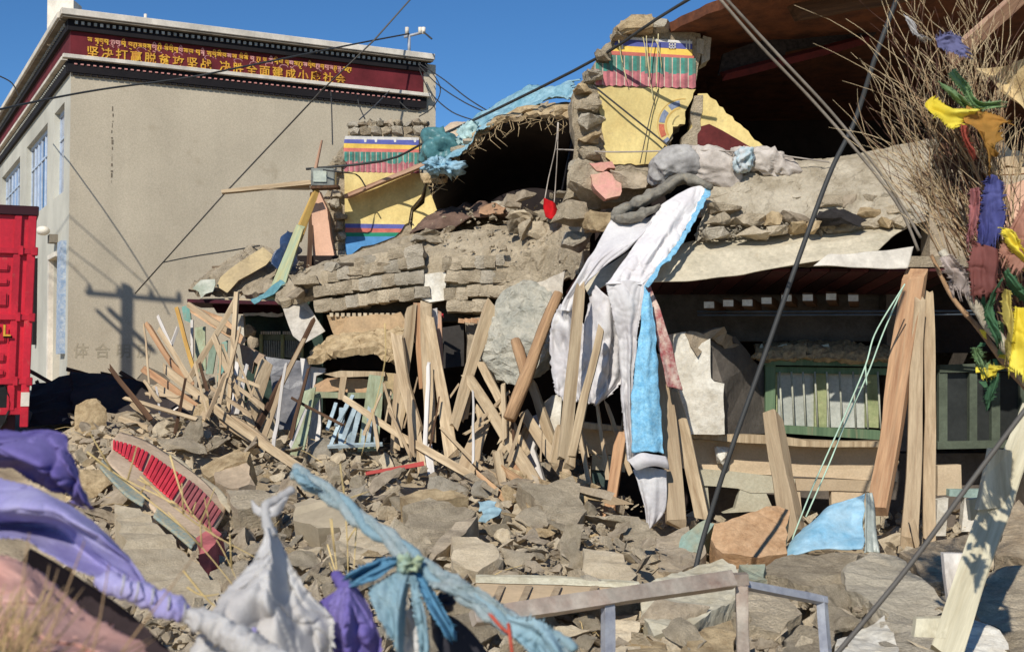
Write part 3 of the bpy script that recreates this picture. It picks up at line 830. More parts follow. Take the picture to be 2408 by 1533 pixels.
poly([(x, y, YR + .02) for x, y in [(1632, 225), (1652, 222), (1655, 262), (1648, 300), (1640, 345), (1600, 350), (1608, 320), (1628, 298), (1626, 262)]], 0.3, 'mud_edge', mud2, RP, L=0.12, amp=0.02, jag=0.04, seed=5)
sheet([(1668, 292), (1700, 308), (1775, 352), (1740, 358), (1640, 356), (1640, 300)], YR + .015, 'maroon_wainscot', p_mar, RP)
Yp = YR - .035
poly([(x, y, Yp) for x, y in [(1403, 205), (1635, 210), (1624, 238), (1611, 262), (1610, 292), (1582, 298), (1578, 322), (1562, 342), (1550, 372), (1540, 388), (1440, 386), (1425, 370), (1416, 300), (1410, 262)]], 0.03, 'yellow_plaster', yel, RP, jag=0.02, seed=4)
sheet([(1453, 86), (1628, 98), (1628, 104), (1452, 92)], Yp, 'white_band', p_white, RP)
sheet([(1450, 92), (1628, 104), (1628, 117), (1444, 107)], Yp - .002, 'blue_band', p_blue, RP)
sheet([(1444, 107), (1628, 117), (1628, 132), (1434, 120)], Yp, 'yellow_band', p_yel, RP)
sheet([(1434, 120), (1632, 132), (1632, 139), (1432, 129)], Yp - .002, 'red_band', p_red, RP)
valance(RP, 1392, 1636, 128, 138, 164, 176, 198, 206, 13, Yp - .004, p_grn, p_grn2, p_pk, p_pk2, 1, clip=lambda y: 1432)
valance(RP, 1398, 1434, 148, 150, 166, 168, 198, 200, 2, Yp - .004, p_grn, p_grn2, p_pk, p_pk2, 2)
kb = bmesh.new()      # small white knot sign on the blue band
for (a, b, c, d) in ((1573, 100, 1589, 102), (1573, 107, 1589, 109), (1573, 113, 1589, 115), (1573, 100, 1576, 115), (1580, 100, 1582, 115), (1586, 100, 1589, 115)):
    kb.faces.new([kb.verts.new(W(x, y, Yp - .012)) for x, y in ((a, b), (c, b), (c, d), (a, d))])
finish(kb, 'white_knot_sign', p_white, RP)
for x in (1462, 1620, 1613):
    sheet([(x, 94), (x + 3, 94), (x + 3, 116), (x, 116)], Yp - .006, 'white_mark', p_white, RP)
# half round emblem
eb = bmesh.new()
ex, ey = 1606, 296
for r0, r1, segs in ((46, 60, [(215, 243, 0), (176, 208, 1), (98, 128, 0), (140, 172, 0), (62, 92, 1)]), (40, 44, [(60, 244, 2)]), (62, 64, [(60, 244, 2)]), (24, 27, [(70, 240, 3)])):
    for a0, a1, mi in segs:
        n = max(2, int((a1 - a0) / 8))
        for k in range(n):
            aa, ab = math.radians(a0 + (a1 - a0) * k / n), math.radians(a0 + (a1 - a0) * (k + 1) / n)
            q = [(ex + r0 * .95 * math.cos(aa), ey - r0 * math.sin(aa)), (ex + r1 * .95 * math.cos(aa), ey - r1 * math.sin(aa)), (ex + r1 * .95 * math.cos(ab), ey - r1 * math.sin(ab)), (ex + r0 * .95 * math.cos(ab), ey - r0 * math.sin(ab))]
            if max(p[0] for p in q) > 1600 + 0.5 * max(0, 262 - q[0][1]): continue
            if max(p[1] for p in q) > 296 and max(p[0] for p in q) > 1576: continue
            f = eb.faces.new([eb.verts.new(W(x, y, Yp - .004)) for x, y in q]); f.material_index = mi
finish(eb, 'round_emblem', [M('emblem_blue', (140, 150, 170), var=.3, scale=20, bump=0), M('emblem_red', (214, 120, 90), var=.3, scale=20, bump=0), M('emblem_line', (206, 170, 96), bump=0, var=.1), M('emblem_core', (176, 160, 110), bump=0, var=.2)], RP)
# loose bricks of the broken left edge
r = random.Random(4)
for i, (x, y, w, h) in enumerate([(1385, 245, 62, 46), (1388, 285, 66, 38), (1382, 325, 60, 34), (1384, 360, 58, 30), (1362, 395, 48, 34), (1368, 212, 44, 30), (1420, 128, 44, 36), (1396, 175, 44, 34), (1495, 60, 90, 44), (1455, 88, 40, 24), (1555, 62, 50, 30), (1412, 392, 40, 22)]):
    bm = hullrock(50 + i, (w / F * 15, 0.3, h / F * 15), 18, 2, 0.02)
    c = W(x, y, 14.92)
    for v in bm.verts: v.co = Matrix.Rotation(r.uniform(-.15, .15), 3, 'Y') @ v.co + c
    finish(bm, 'brick', [mud2, mudg, straw][i % 3], RP)
# ---------------------------------------------------------------- left painted wall
YL = 20.0
LP = thing('painted_wall', 'smaller broken yellow wall at left with blue, red and green stripes near its foot', 'wall', W(900, 600, YL))
poly([(x, y, YL) for x, y in [(745, 640), (760, 560), (762, 500), (757, 470), (770, 440), (756, 410), (790, 375), (806, 340), (818, 308), (996, 312), (994, 410), (1004, 430), (992, 470), (966, 492), (962, 530), (975, 560), (930, 620), (860, 650)]], 0.45, 'mud_core', mud2, LP, L=0.2, amp=0.035, fr=5, amp2=0.02, jag=0.08, seed=6)
poly([(x, y, YL + .03) for x, y in [(1008, 412), (1012, 440), (1036, 494), (1000, 520), (968, 540), (972, 500), (998, 478)]], 0.4, 'wall_fragment', yel, LP, L=.25, amp=.005)
Yq = YL - .04
sheet([(810, 404), (996, 408), (1000, 430), (990, 462), (966, 490), (960, 524), (952, 528), (811, 528)], Yq, 'yellow_plaster', yel, LP, .04)
sheet([(812, 320), (985, 324), (985, 330), (810, 328)], Yq, 'white_band', p_white, LP)
sheet([(810, 328), (985, 330), (985, 342), (809, 337)], Yq - .002, 'blue_band', p_blue, LP)
sheet([(809, 337), (985, 342), (985, 352), (808, 348)], Yq, 'yellow_band', p_yel, LP)
sheet([(808, 348), (985, 352), (985, 359), (808, 357)], Yq - .002, 'red_band', p_red, LP)
valance(LP, 808, 985, 357, 359, 380, 384, 402, 407, 14, Yq - .004, p_grn, p_grn2, p_pk, p_pk2, 3)
for x in (855, 925, 972, 880):
    sheet([(x, 326), (x + 8, 326), (x + 6, 335), (x + 2, 335)], Yq - .006, 'white_mark', p_white, LP)
sheet([(812, 526), (952, 528), (946, 538), (812, 536)], Yq - .003, 'blue_stripe', p_blue, LP)
sheet([(812, 536), (946, 538), (940, 547), (812, 547)], Yq - .002, 'red_stripe', p_red, LP)
sheet([(812, 547), (938, 547), (930, 556), (812, 556)], Yq - .003, 'green_stripe', M('green_stripe', (44, 140, 110), var=.12, bump=.1), LP)
sheet([(812, 556), (930, 556), (880, 575), (850, 580), (822, 602), (812, 596)], Yq - .002, 'light_blue_plaster', p_lb, LP)
for i in range(7):      # bricks on top
    x = 836 + i * 25
    bm = hullrock(80 + i, (0.2, 0.3, 0.16), 26, 1, .01)
    c = W(x, 310, YL + .05)
    for v in bm.verts: v.co += c
    finish(bm, 'brick', [mudg, mud2][i % 2], LP)
for i in range(9):
    x = 832 + i * 21
    bm = hullrock(90 + i, (r.uniform(.14, .24), .3, r.uniform(.09, .15)), 16, 1, .02)
    c = W(x, r.uniform(288, 296), YL + .1)
    for v in bm.verts: v.co = Matrix.Rotation(r.uniform(-.5, .5), 3, 'Y') @ v.co + c
    finish(bm, 'stone', [mudg, mudd, mud2][i % 3], LP)
r = random.Random(14)
for i, (x, y) in enumerate([(788, 400), (775, 432), (792, 455), (786, 480), (800, 505), (792, 530), (798, 555), (790, 580), (800, 600), (770, 415), (800, 380)]):
    bm = hullrock(110 + i, (.24, .3, .17), 18, 2, .02)
    c = W(x, y, YL - .02)
    for v in bm.verts: v.co = Matrix.Rotation(r.uniform(-.2, .2), 3, 'Y') @ v.co + c
    finish(bm, 'brick', [mudg, mud2, mud][i % 3], LP)
o = poly([(x, y, 19.7) for x, y in [(733, 452), (748, 446), (768, 490), (778, 560), (785, 600), (775, 618), (738, 650), (734, 560)]], 0.35, 'plastered_pillar', pinkpl, None, L=.3, amp=.01)
tag(o, 'pink plastered stub of wall left of the smaller painted wall', 'wall')
# beam that sticks out and throws the slanted shadow
o = plank_mesh([W(815, 462, 19.72), W(1020, 378, 19.72)], 0.06, 0.06, 0.34, wood_p, seed=3)
tag(o, 'pinkish beam jutting across the smaller painted wall', 'beam')
# ---------------------------------------------------------------- upper rooms
rm = thing('dark_room', 'dark open upper room between the two painted walls', 'room', W(1180, 480, 22))
a0 = W(1000, 560, 21); b0 = W(1460, 560, 22.5)
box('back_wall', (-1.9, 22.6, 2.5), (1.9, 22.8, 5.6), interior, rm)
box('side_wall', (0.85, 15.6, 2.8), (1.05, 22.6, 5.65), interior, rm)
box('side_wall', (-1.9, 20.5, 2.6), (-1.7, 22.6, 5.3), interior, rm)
front = [(1008, 436, 17.6), (1050, 402, 17.4), (1100, 352, 17.2), (1150, 308, 17), (1210, 280, 16.7), (1280, 268, 16.3), (1352, 276, 15.7)]
def back_of(p, dY, dz=0):
    q = W3(p); return Vector((q.x * 1.02, q.y + dY, q.z + dz))
ceil_rows = [[W3((x, y + 3, Y)) for x, y, Y in front], [back_of(p, 2.5, -.05) for p in front], [back_of(p, 5.2, -.2) for p in front]]
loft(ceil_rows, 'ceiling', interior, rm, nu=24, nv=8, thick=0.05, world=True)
# sagging roof board
RS = thing('sagging_roof', 'sagging roof board between the painted walls with torn mud layer along its edge', 'roof', W(1200, 300, 17))
loft([front, [(x + 4, y - 10 - 2 * (i % 2), Y + .15) for i, (x, y, Y) in enumerate(front)], [(1010, 412, 18.0), (1062, 372, 18), (1110, 326, 18), (1160, 282, 17.8), (1220, 255, 17.4), (1290, 245, 17), (1350, 246, 16.4)]],
     'roof_board', M('warm_board', (216, 178, 136), kind='mud', scale=6, bump=.6, bscale=30, rgb2=(150, 112, 78)), RS, nu=34, nv=8, amp=.03, fr=3, thick=.04, smooth=False)
loft([[(1150, 300, 16.9), (1200, 282, 16.7), (1260, 272, 16.3), (1345, 282, 15.7)], [(1160, 284, 17), (1215, 262, 16.8), (1280, 250, 16.4), (1348, 252, 15.8)]], 'straw_layer', straw, RS, nu=26, nv=8, amp=.05, fr=7, thick=.06, smooth=False)
fr_ = []
r = random.Random(61)
FC = crv([(p[0], p[1] + 2, p[2] - .03) for p in front], 120)
for k in range(60):
    q = FC[r.randint(6, 119)]
    L = r.uniform(.05, .28)
    fr_.append([q + Vector((0, 0, .05)), q + Vector((r.uniform(-.1, .1), r.uniform(-.1, 0), -L * .5)), q + Vector((r.uniform(-.2, .2), r.uniform(-.15, 0), -L))])
o = tube(fr_, .009, 'frayed_edge', straw, RS, sides=4, taper=.3, smooth=False); o['kind'] = 'stuff'
for k in range(16):
    q = FC[8 + k * 7]
    b = hullrock(1700 + k, (r.uniform(.15, .45), .2, r.uniform(.08, .2)), 14, 2, .02)
    for v in b.verts: v.co += q + Vector((0, .05, .06))
    finish(b, 'mud_lump', [straw, mud2, mudd][k % 3], RS)
tarp = M('blue_tarp', (164, 198, 206), rough=.55, scale=3.5, var=.3, bump=.4, bscale=14, rgb2=(104, 158, 176), spec=.5, trans=.15, dist=.03)
tarp2 = M('bright_blue_tarp', (178, 212, 226), rough=.55, scale=4, var=.3, bump=.4, bscale=12, rgb2=(124, 182, 210), spec=.5, trans=.15, dist=.03)
BT = thing('tarpaulin', 'faded blue tarpaulin lying over the sagging roof between the painted walls', 'tarpaulin', W(1200, 260, 17.5))
loft([[(1000, 398, 17.3), (1050, 388, 17.2), (1105, 338, 17), (1150, 296, 16.9), (1215, 258, 16.8), (1290, 240, 16.5), (1352, 234, 16)],
      [(1010, 370, 17.6), (1065, 345, 17.6), (1115, 300, 17.6), (1165, 262, 17.5), (1225, 232, 17.4), (1290, 216, 17.2), (1352, 212, 16.6)],
      [(1012, 330, 18.2), (1085, 318, 18.2), (1130, 268, 18.2), (1180, 240, 18.2), (1235, 208, 18), (1290, 202, 17.8), (1352, 196, 17.2)]],
     'sheet', tarp, BT, nu=90, nv=34, amp=.1, fr=3.2, pleat=.09, pfreq=2, thick=.01, wsc=2.5, ragged=.15)
def blob(x, y, Y, w, h, d, seed, amp, mat, name, parent=None, rz=0, sub=4, folds=0.0, ry=0.0):
    bm = bmesh.new(); bmesh.ops.create_icosphere(bm, subdivisions=sub, radius=1)
    s = Y / F / 2; c = W(x, y, Y)
    R = Matrix.Rotation(rz, 3, 'Z') @ Matrix.Rotation(ry, 3, 'Y')
    for v in bm.verts:
        p = v.co
        sgn = lambda t, e: math.copysign(abs(t) ** e, t)
        q = Vector((sgn(p.x, .8) * w * s, sgn(p.y, .8) * d * s, sgn(p.z, .85) * h * s))
        if folds:
            e_ = 1 / max(.02, min(w, h) * s)
            rg = 1 - abs(nz(q, 1.1 * e_, seed)) * 3.2; rg2 = 1 - abs(nz(q, 2.6 * e_, seed + 4)) * 3.2
            q *= 1 + .28 * nz(q, .7 * e_, seed + 9)
            q += p * folds * (1.3 * rg + .6 * rg2 - .8)
        q += noise.noise_vector(q * 3 + Vector((seed, 0, 0))) * amp
        v.co = R @ q + c
    return finish(bm, name, mat, parent, True)
blob(1035, 345, 17.6, 92, 80, 90, 3, .08, M('teal_film', (92, 140, 142), rough=.35, scale=5, var=.4, bump=.3, bscale=18, rgb2=(52, 88, 92), trans=.1), 'bulge', BT, folds=.05)
blob(1040, 392, 17.0, 95, 40, 60, 5, .07, tarp2, 'bulge', BT, folds=.07, ry=.15)
blob(1100, 320, 17.4, 60, 46, 50, 9, .06, M('pale_film', (176, 204, 200), rough=.4, scale=5, var=.3, bump=.3), 'bulge', BT, folds=.05)
# cords hanging in the dark room with the red cloth
o = tube([crv([(1312, 288, 15.9), (1306, 350, 16), (1290, 420, 16.2), (1281, 470, 16.2)], 10), crv([(1313, 288, 15.9), (1310, 380, 16), (1306, 440, 16.2), (1303, 480, 16.2)], 10)], .008, 'cord', M('pale_cord', (190, 178, 164), bump=0))
tag(o, 'pair of pale cords hanging down in front of the dark upper room', 'cord')
o = loft([[(1280, 468, 16.1), (1278, 490, 16.1), (1282, 512, 16)], [(1298, 476, 16), (1297, 495, 15.95), (1295, 514, 15.9)], [(1308, 484, 16.1), (1314, 498, 16.1), (1316, 520, 16)]], 'red_cloth', M('red_fabric', (206, 22, 28), scale=4, bump=.15, trans=.2), nu=14, nv=12, amp=.03, fr=6)
tag(o, 'small bright red cloth hanging from cords at the mouth of the dark room', 'cloth')
o = tube([crv([(1308, 352, 15.6), (1340, 353, 15.2), (1450, 358, 14.6), (1650, 354, 14.2), (1800, 362, 14.2), (1950, 382, 14.2)], 30)], .009, 'cord', M('pale_cord', (190, 178, 164), bump=0))
tag(o, 'long pale cord stretched sideways in front of the tall painted wall above the sacks', 'cord')
o = tube([crv([(1395, 202, 14.9), (1470, 262, 14.85), (1540, 318, 14.85), (1580, 350, 14.8)], 16)], .011, 'cord', wire_m)
tag(o, 'dark wire slanting down across the yellow plaster of the tall painted wall', 'wire')
o = tube([crv([(1548, 210, 14.9), (1530, 270, 14.9), (1505, 385, 14.8)], 10)], .006, 'cord', wire_m)
tag(o, 'thin dark wire hanging nearly straight over the yellow plaster left of the round emblem', 'wire')
pale_th = M('pale_thread', (214, 200, 150), bump=0)
for i, (a, b, c) in enumerate([((1455, 95), (1462, 140), (1474, 190)), ((1520, 85), (1524, 150), (1536, 235)), ((1537, 88), (1530, 130), (1528, 180)), ((1548, 80), (1546, 140), (1543, 210)), ((1512, 88), (1518, 120), (1520, 160)), ((1541, 95), (1550, 115), (1556, 160))]):
    o = tube([crv([(*a, 14.85), (*b, 14.84), (*c, 14.85)], 10)], .006, 'thread', pale_th)
    tag(o, 'pale thread dangling from the top of the tall painted wall over its pleats', 'thread', 'pale threads over the painted pleats')
# ---------------------------------------------------------------- roof and room at upper right
brown = M('brown_roof_board', (116, 70, 46), kind='mud', scale=4, bump=.4, rgb2=(70, 44, 32))
RR = thing('roof_slab', 'brown timber roof slab overhanging the tall painted wall at upper right', 'roof', W(1900, 0, 15))
def flatslab(pts, z0, z1, name, mat, parent):
    bm = bmesh.new()
    f = bm.faces.new([bm.verts.new((x, y, z0 + dz)) for x, y, dz in pts])
    rr_ = bmesh.ops.extrude_face_region(bm, geom=[f])
    for v in rr_['geom']:
        if isinstance(v, bmesh.types.BMVert): v.co.z += z1 - z0
    bmesh.ops.triangulate(bm, faces=bm.faces[:])
    bmesh.ops.recalc_face_normals(bm, faces=bm.faces[:])
    return finish(bm, name, mat, parent)
p1 = W(1568, 66, 15.0); p2 = W(1640, 32, 14.4); p3 = W(1705, 3, 13.9); p4 = W(1800, -60, 13.3)
zr = p1.z
loft([[p1, p2, p3, p4, Vector((5, 12.9, p4.z)), Vector((9, 12.5, p4.z))],
      [Vector((p1.x + .1, 16.5, zr)), Vector((p2.x + .3, 16.5, zr + .05)), Vector((p3.x + .6, 16.5, zr + .05)), Vector((4, 16.5, zr + .05)), Vector((6, 16.5, zr + .1)), Vector((9, 16.5, zr + .1))],
      [Vector((p1.x + .1, 20.6, zr)), Vector((p2.x + .3, 20.6, zr)), Vector((p3.x + .6, 20.6, zr)), Vector((4, 20.6, zr)), Vector((6, 20.6, zr)), Vector((9, 20.6, zr))]],
     'underside', brown, RR, nu=20, nv=12, thick=.12, world=True, smooth=False, amp=.03)
rr2 = thing('dark_room', 'dark open upper room at upper right behind the twigs', 'room', W(2000, 380, 18))
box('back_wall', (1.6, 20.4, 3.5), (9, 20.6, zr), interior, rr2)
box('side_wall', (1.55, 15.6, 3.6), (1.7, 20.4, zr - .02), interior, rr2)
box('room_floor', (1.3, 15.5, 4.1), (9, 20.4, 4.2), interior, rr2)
# painted beam band under the roof
pb_ = poly([(1690, 175, 15.6), (1700, 128, 15.6), (1960, 28, 15.4), (2060, 18, 15.3), (2060, 80, 15.3), (1850, 118, 15.5), (1840, 145, 15.5)], .12, 'painted_beam', M('dull_pattern_paint', (66, 60, 60), scale=22, bump=.1, rgb2=(30, 26, 30)))
tag(pb_, 'carved dark beam with small painted pattern under the brown roof', 'beam')
o = plank_mesh([W(1700, 180, 15.5), W(2040, 92, 15.2)], .09, .09, .1, M('dull_red_paint', (96, 34, 34), rgb2=(60, 24, 26)), seed=5)
tag(o, 'dull red rail along the foot of the carved dark beam', 'beam')
o = plank_mesh([W(1862, 20, 14.2), W(2200, -40, 13.4)], .3, .3, .08, wood_d, seed=8)
tag(o, 'dark board under the roof at the top edge of the photo', 'board')
# pieces at far right
o = plank_mesh([W(2236, 140, 12.2), W(2440, -45, 11.4)], .14, .13, .1, wood_p, seed=21)
tag(o, 'pale squared beam slanting up to the top right corner', 'beam')
o = loft([[(2290, 162, 12.6), (2340, 158, 12.4), (2440, 132, 12)], [(2330, 186, 12.4), (2380, 200, 12.3), (2440, 205, 12)], [(2352, 208, 12.3), (2395, 245, 12.2), (2440, 290, 12)]], 'torn_board', M('pale_straw_board', (214, 190, 140), scale=6, bump=.5, bscale=40, rgb2=(178, 148, 100)), nu=18, nv=12, amp=.04, thick=.03, smooth=False)
tag(o, 'torn pale sheet curling at the right edge below the slanting beam', 'board')
for i, (pts, lab, mt) in enumerate([
    ([(2320, 345, 13), (2362, 335, 13), (2380, 355, 13), (2440, 368, 13), (2440, 392, 13), (2322, 372, 13)], 'pale block of mud at the right edge above two boards', mudp),
    ([(2320, 372, 12.8), (2440, 366, 12.7), (2440, 392, 12.7), (2320, 392, 12.8)], 'upper of two short pale boards at the right edge', wood_g),
    ([(2320, 396, 12.7), (2440, 388, 12.6), (2440, 408, 12.6), (2325, 415, 12.7)], 'lower of two short pale boards at the right edge', wood),
    ([(2345, 440, 12.6), (2440, 418, 12.6), (2440, 560, 12.6), (2350, 560, 12.6)], 'warm tan board behind the flags at the right edge', pinkpl)]):
    o = poly(pts, .12, 'broken_board', mt, L=.2, amp=.015, jag=.03, seed=i); tag(o, lab, 'board' if i else 'mud block')
box('wall_behind', (4.6, 13.6, 3.35), (7.5, 13.9, 4.4), mudd, rr2)
box('wall_behind', (4.9, 15.1, 2.4), (6.3, 15.4, 3.4), interior, rr2)  # dark panel added to stand in for the shade inside the veranda
# ---------------------------------------------------------------- fallen mass of the upper floor, left and middle
def crust(rows, name, label, mat, nu, nv, amp, fr, amp2, fr2, seed, cat='rubble', thick=.1):
    R = [crv(r, nu) for r in rows]
    bm = bmesh.new(); V = []
    for i in range(nu):
        V.append([bm.verts.new(p) for p in spl([r[i] for r in R], nv)])
    for i in range(nu - 1):
        for j in range(nv - 1):
            bm.faces.new((V[i][j], V[i + 1][j], V[i + 1][j + 1], V[i][j + 1]))
    for v in bm.verts:
        p = v.co.copy()
        c = noise.cell_vector(p * fr2 * .6 + noise.noise_vector(p * 3) * .8) - Vector((.5, .5, .5))
        v.co = p + noise.noise_vector(p * fr + Vector((seed, 0, 0))) * amp + c * amp2 + noise.noise_vector(p * 15) * amp2 * .5
    bmesh.ops.recalc_face_normals(bm, faces=bm.faces[:])
    o = finish(bm, name, mat)
    if thick:
        md = o.modifiers.new('thickness', 'SOLIDIFY'); md.thickness = thick; md.offset = 0
    tag(o, label, cat)
    return o
MR = [[(655, 715, 17.0), (760, 690, 16.9), (900, 700, 16.75), (1050, 690, 16.6), (1200, 675, 16.4), (1300, 668, 16.1), (1385, 640, 15.6)],
      [(650, 690, 17.4), (760, 640, 17.1), (900, 622, 16.9), (1050, 604, 16.7), (1200, 585, 16.5), (1310, 566, 16.1), (1385, 540, 15.4)],
      [(700, 650, 18.4), (790, 622, 18.2), (920, 582, 17.9), (1060, 550, 17.6), (1200, 530, 17.4), (1310, 505, 16.8), (1400, 480, 15.5)],
      [(720, 645, 19.4), (800, 622, 19.4), (920, 600, 19.2), (1050, 535, 18.8), (1180, 505, 18.4), (1290, 505, 17.8), (1400, 440, 15.8)],
      [(720, 660, 20.6), (800, 620, 20.6), (920, 590, 20.6), (1050, 570, 20.6), (1180, 540, 20.6), (1290, 530, 19.8), (1420, 410, 16.2)]]
o = crust(MR, 'collapsed_floor', 'sloping mass of collapsed mud floor in front of the dark upper room', mud, 110, 46, .08, 1.4, .05, 4, 3)
o['kind'] = 'structure'
# mud brick courses on its face
CW = thing('mud_brick_wall', 'fallen stretch of mud brick courses with one whitewashed brick face in the middle', 'wall', W(980, 740, 16.4))
r = random.Random(21)
bmesh_cache = {}
def brickmesh(k, mat, w, h):
    key = (k, mat.name, w)
    if key not in bmesh_cache:
        bm = bmesh.new(); bmesh.ops.create_cube(bm, size=1)
        bmesh.ops.subdivide_edges(bm, edges=bm.edges[:], cuts=2, use_grid_fill=True)
        for v in bm.verts:
            e = sum(abs(c) > .45 for c in v.co); v.co *= 1 - .03 * (e - 1); v.co = Vector((v.co.x * w, v.co.y * .34, v.co.z * h))
        roughen(bm, .03, 6, k * 3.1, .012, 22)
        me = bpy.data.meshes.new('brick'); bm.to_mesh(me); bm.free(); me.materials.append(mat)
        bmesh_cache[key] = me
    return bmesh_cache[key]
cy = Vector(CW.location)
courses = [[(838, 622), (940, 600), (1000, 592)], [(775, 652), (990, 616), (1050, 622), (1225, 614)], [(742, 688), (990, 650), (1050, 655), (1264, 648)], [(746, 722), (990, 688), (1050, 690), (1216, 686)], [(1052, 724), (1100, 722), (1140, 722)]]
for ci, cl in enumerate(courses):
    x = cl[0][0]; xa = x; xb = cl[-1][0]
    while x < xb:
        w = r.uniform(20, 40)
        t = (x + w / 2 - 742) / 520
        y = float(np.interp(x + w / 2, [q[0] for q in cl], [q[1] for q in cl])) + r.uniform(-2, 2)
        Yb = 16.72 - .25 * t + r.uniform(-.014, .014)
        if not (980 < x < 1036):
            me = brickmesh(r.randint(0, 7), [mud2, mudg, mud][r.randint(0, 2)], round(w / 5) * 5 * Yb / F * 1.16, 30 * Yb / F)
            o = bpy.data.objects.new('brick', me); COL.objects.link(o); o.parent = CW
            o.location = W(x + w / 2, y, Yb) - cy
            o.rotation_euler = (r.uniform(-.1, .1), (-.14 if x < 980 else 0) + r.uniform(-.035, .035), r.uniform(-.05, .05))
        x += w * .97
o = poly([(993, 645, 16.48), (1047, 640, 16.46), (1050, 662, 16.46), (1044, 705, 16.48), (1012, 712, 16.48), (992, 704, 16.5), (997, 680, 16.5)], .2, 'white_brick_face', whitew, CW, L=.08, amp=.012, fr=7)
box('core', (-2.4, 16.86, 2.85), (.3, 17.3, 3.65), M('dark_joint', (84, 74, 60), bump=.5), CW)
# rows above: bigger blocks
for i, (x, y, w, h, mt) in enumerate([(870, 628, 60, 28, mudd), (850, 645, 80, 26, mud2), (930, 628, 110, 34, mud), (1040, 610, 90, 34, mudg), (1110, 612, 60, 40, straw), (1170, 604, 70, 36, mud2), (1240, 600, 70, 44, mud), (1122, 609, 50, 24, M('charred', (52, 48, 46), rgb2=(30, 28, 28), bump=.8)), (1300, 595, 60, 50, mudg), (780, 625, 50, 26, mudg), (1250, 655, 60, 40, mud2), (1310, 640, 60, 44, mud), (718, 662, 70, 26, mud2), (700, 690, 50, 30, mudd)]):
    rock(x, y, 16.8 - (x - 700) * .0006 + (0.25 if y < 615 else 0), w, h, 90, 'mud_block', ('charred black' if mt.name == 'charred' else 'large' if w > 75 else 'small' if w < 55 else 'middling') + ' ' + {'mud': 'tan', 'mud_rough': 'rough tan', 'mud_grey': 'grey', 'straw_mud': 'straw flecked', 'mud_dark': 'darker', 'charred': ''}[mt.name] + ' block of broken mud above the fallen brick courses at ' + ('left' if x < 860 else 'right' if x > 1150 else 'centre'), 'mud block', mt, (r.uniform(-.2, .2), r.uniform(-.12, .12), 0), 300 + i, 3, 'mud blocks above the fallen brick courses')
# plaster lintel with dentils and dark hollow beneath
LN = thing('plaster_lintel', 'dusty plaster lintel with a toothed edge under the fallen brick courses', 'lintel', W(860, 780, 16.6))
poly([(768, 742, 16.6), (945, 738, 16.5), (960, 800, 16.4), (905, 826, 16.3), (870, 815, 16.3), (790, 822, 16.3), (735, 838, 16.4), (758, 812, 16.5), (790, 792, 16.6)], .5, 'body', M('tan_plaster', (186, 156, 118), scale=4, bump=.6, bscale=30, rgb2=(160, 136, 104)), LN, L=.14, amp=.03, fr=4, amp2=.015, jag=.05, seed=2)
for i in range(13):
    x = 775 + i * 13.3
    poly([(x, 736, 16.55), (x + 8, 736, 16.55), (x + 8, 745, 16.55), (x, 745, 16.55)], .12, 'tooth', mudp, LN, L=.05, amp=.004)
crust([[(722, 850, 16.1), (790, 835, 16.0), (870, 826, 15.95), (930, 860, 16.0), (948, 870, 16)], [(735, 830, 16.3), (800, 805, 16.3), (870, 800, 16.2), (940, 800, 16.2), (965, 815, 16.2)], [(770, 800, 16.5), (830, 790, 16.5), (880, 788, 16.4), (935, 780, 16.4), (960, 780, 16.4)]], 'straw_debris', 'ragged straw and mud hanging over the dark hollow left of centre', straw, 46, 18, .05, 3, .05, 10, 8, 'debris')
# ---------------------------------------------------------------- slab of mud roof at right
SR = [[(1640, 575, 13.9), (1740, 560, 13.9), (1850, 552, 13.8), (2000, 542, 13.7), (2170, 528, 13.6)],
      [(1650, 520, 14.0), (1740, 505, 13.95), (1850, 500, 13.9), (2000, 490, 13.8), (2180, 470, 13.7)],
      [(1655, 480, 14.2), (1745, 465, 14.1), (1860, 455, 14.1), (2000, 440, 14.0), (2190, 420, 13.9)],
      [(1660, 440, 14.4), (1760, 412, 14.4), (1880, 398, 14.4), (2030, 378, 14.4), (2200, 340, 14.3)],
      [(1665, 430, 15.2), (1770, 400, 15.2), (1890, 392, 15.2), (2030, 374, 15.2), (2200, 350, 15.2)]]
o = crust(SR, 'mud_roof_slab', 'thick grey mud roof slab lying over the veranda at right', M('grey_mud', (200, 188, 165), scale=3, bump=1.0, bscale=34, rgb2=(150, 136, 112), dist=.03), 100, 44, .03, 2.2, .035, 8, 12, 'mud slab')
rock(1975, 512, 13.5, 130, 40, 60, 'mud_block', 'soot blackened block under the mud roof slab', 'mud block', MATS['charred'], seed=333)
r = random.Random(52)
for row in range(3):
    x = 1640 + row * 14
    while x < 2165:
        w = r.uniform(30, 84); h = r.uniform(24, 38)
        y = 548 - row * 27 - (x - 1640) * .055 + r.uniform(-4, 4)
        if not (1915 < x + w / 2 < 2035 and row < 2) and r.random() < (1, .9, .5)[row]:
            rock(x + w / 2, y, 13.58 + row * .13, w * 1.12, h * 1.15, 60, 'mud_block', 'block of broken mud in the %s along the mud roof slab' % ('bottom row', 'middle row', 'loose top row')[row], 'mud block', r.choice([mud2, mud, mudg, straw, mudd]), (0, r.uniform(-.12, .12), 0), 3300 + int(x) + row, 3, 'mud blocks along the lower edge of the mud roof slab')
        x += w
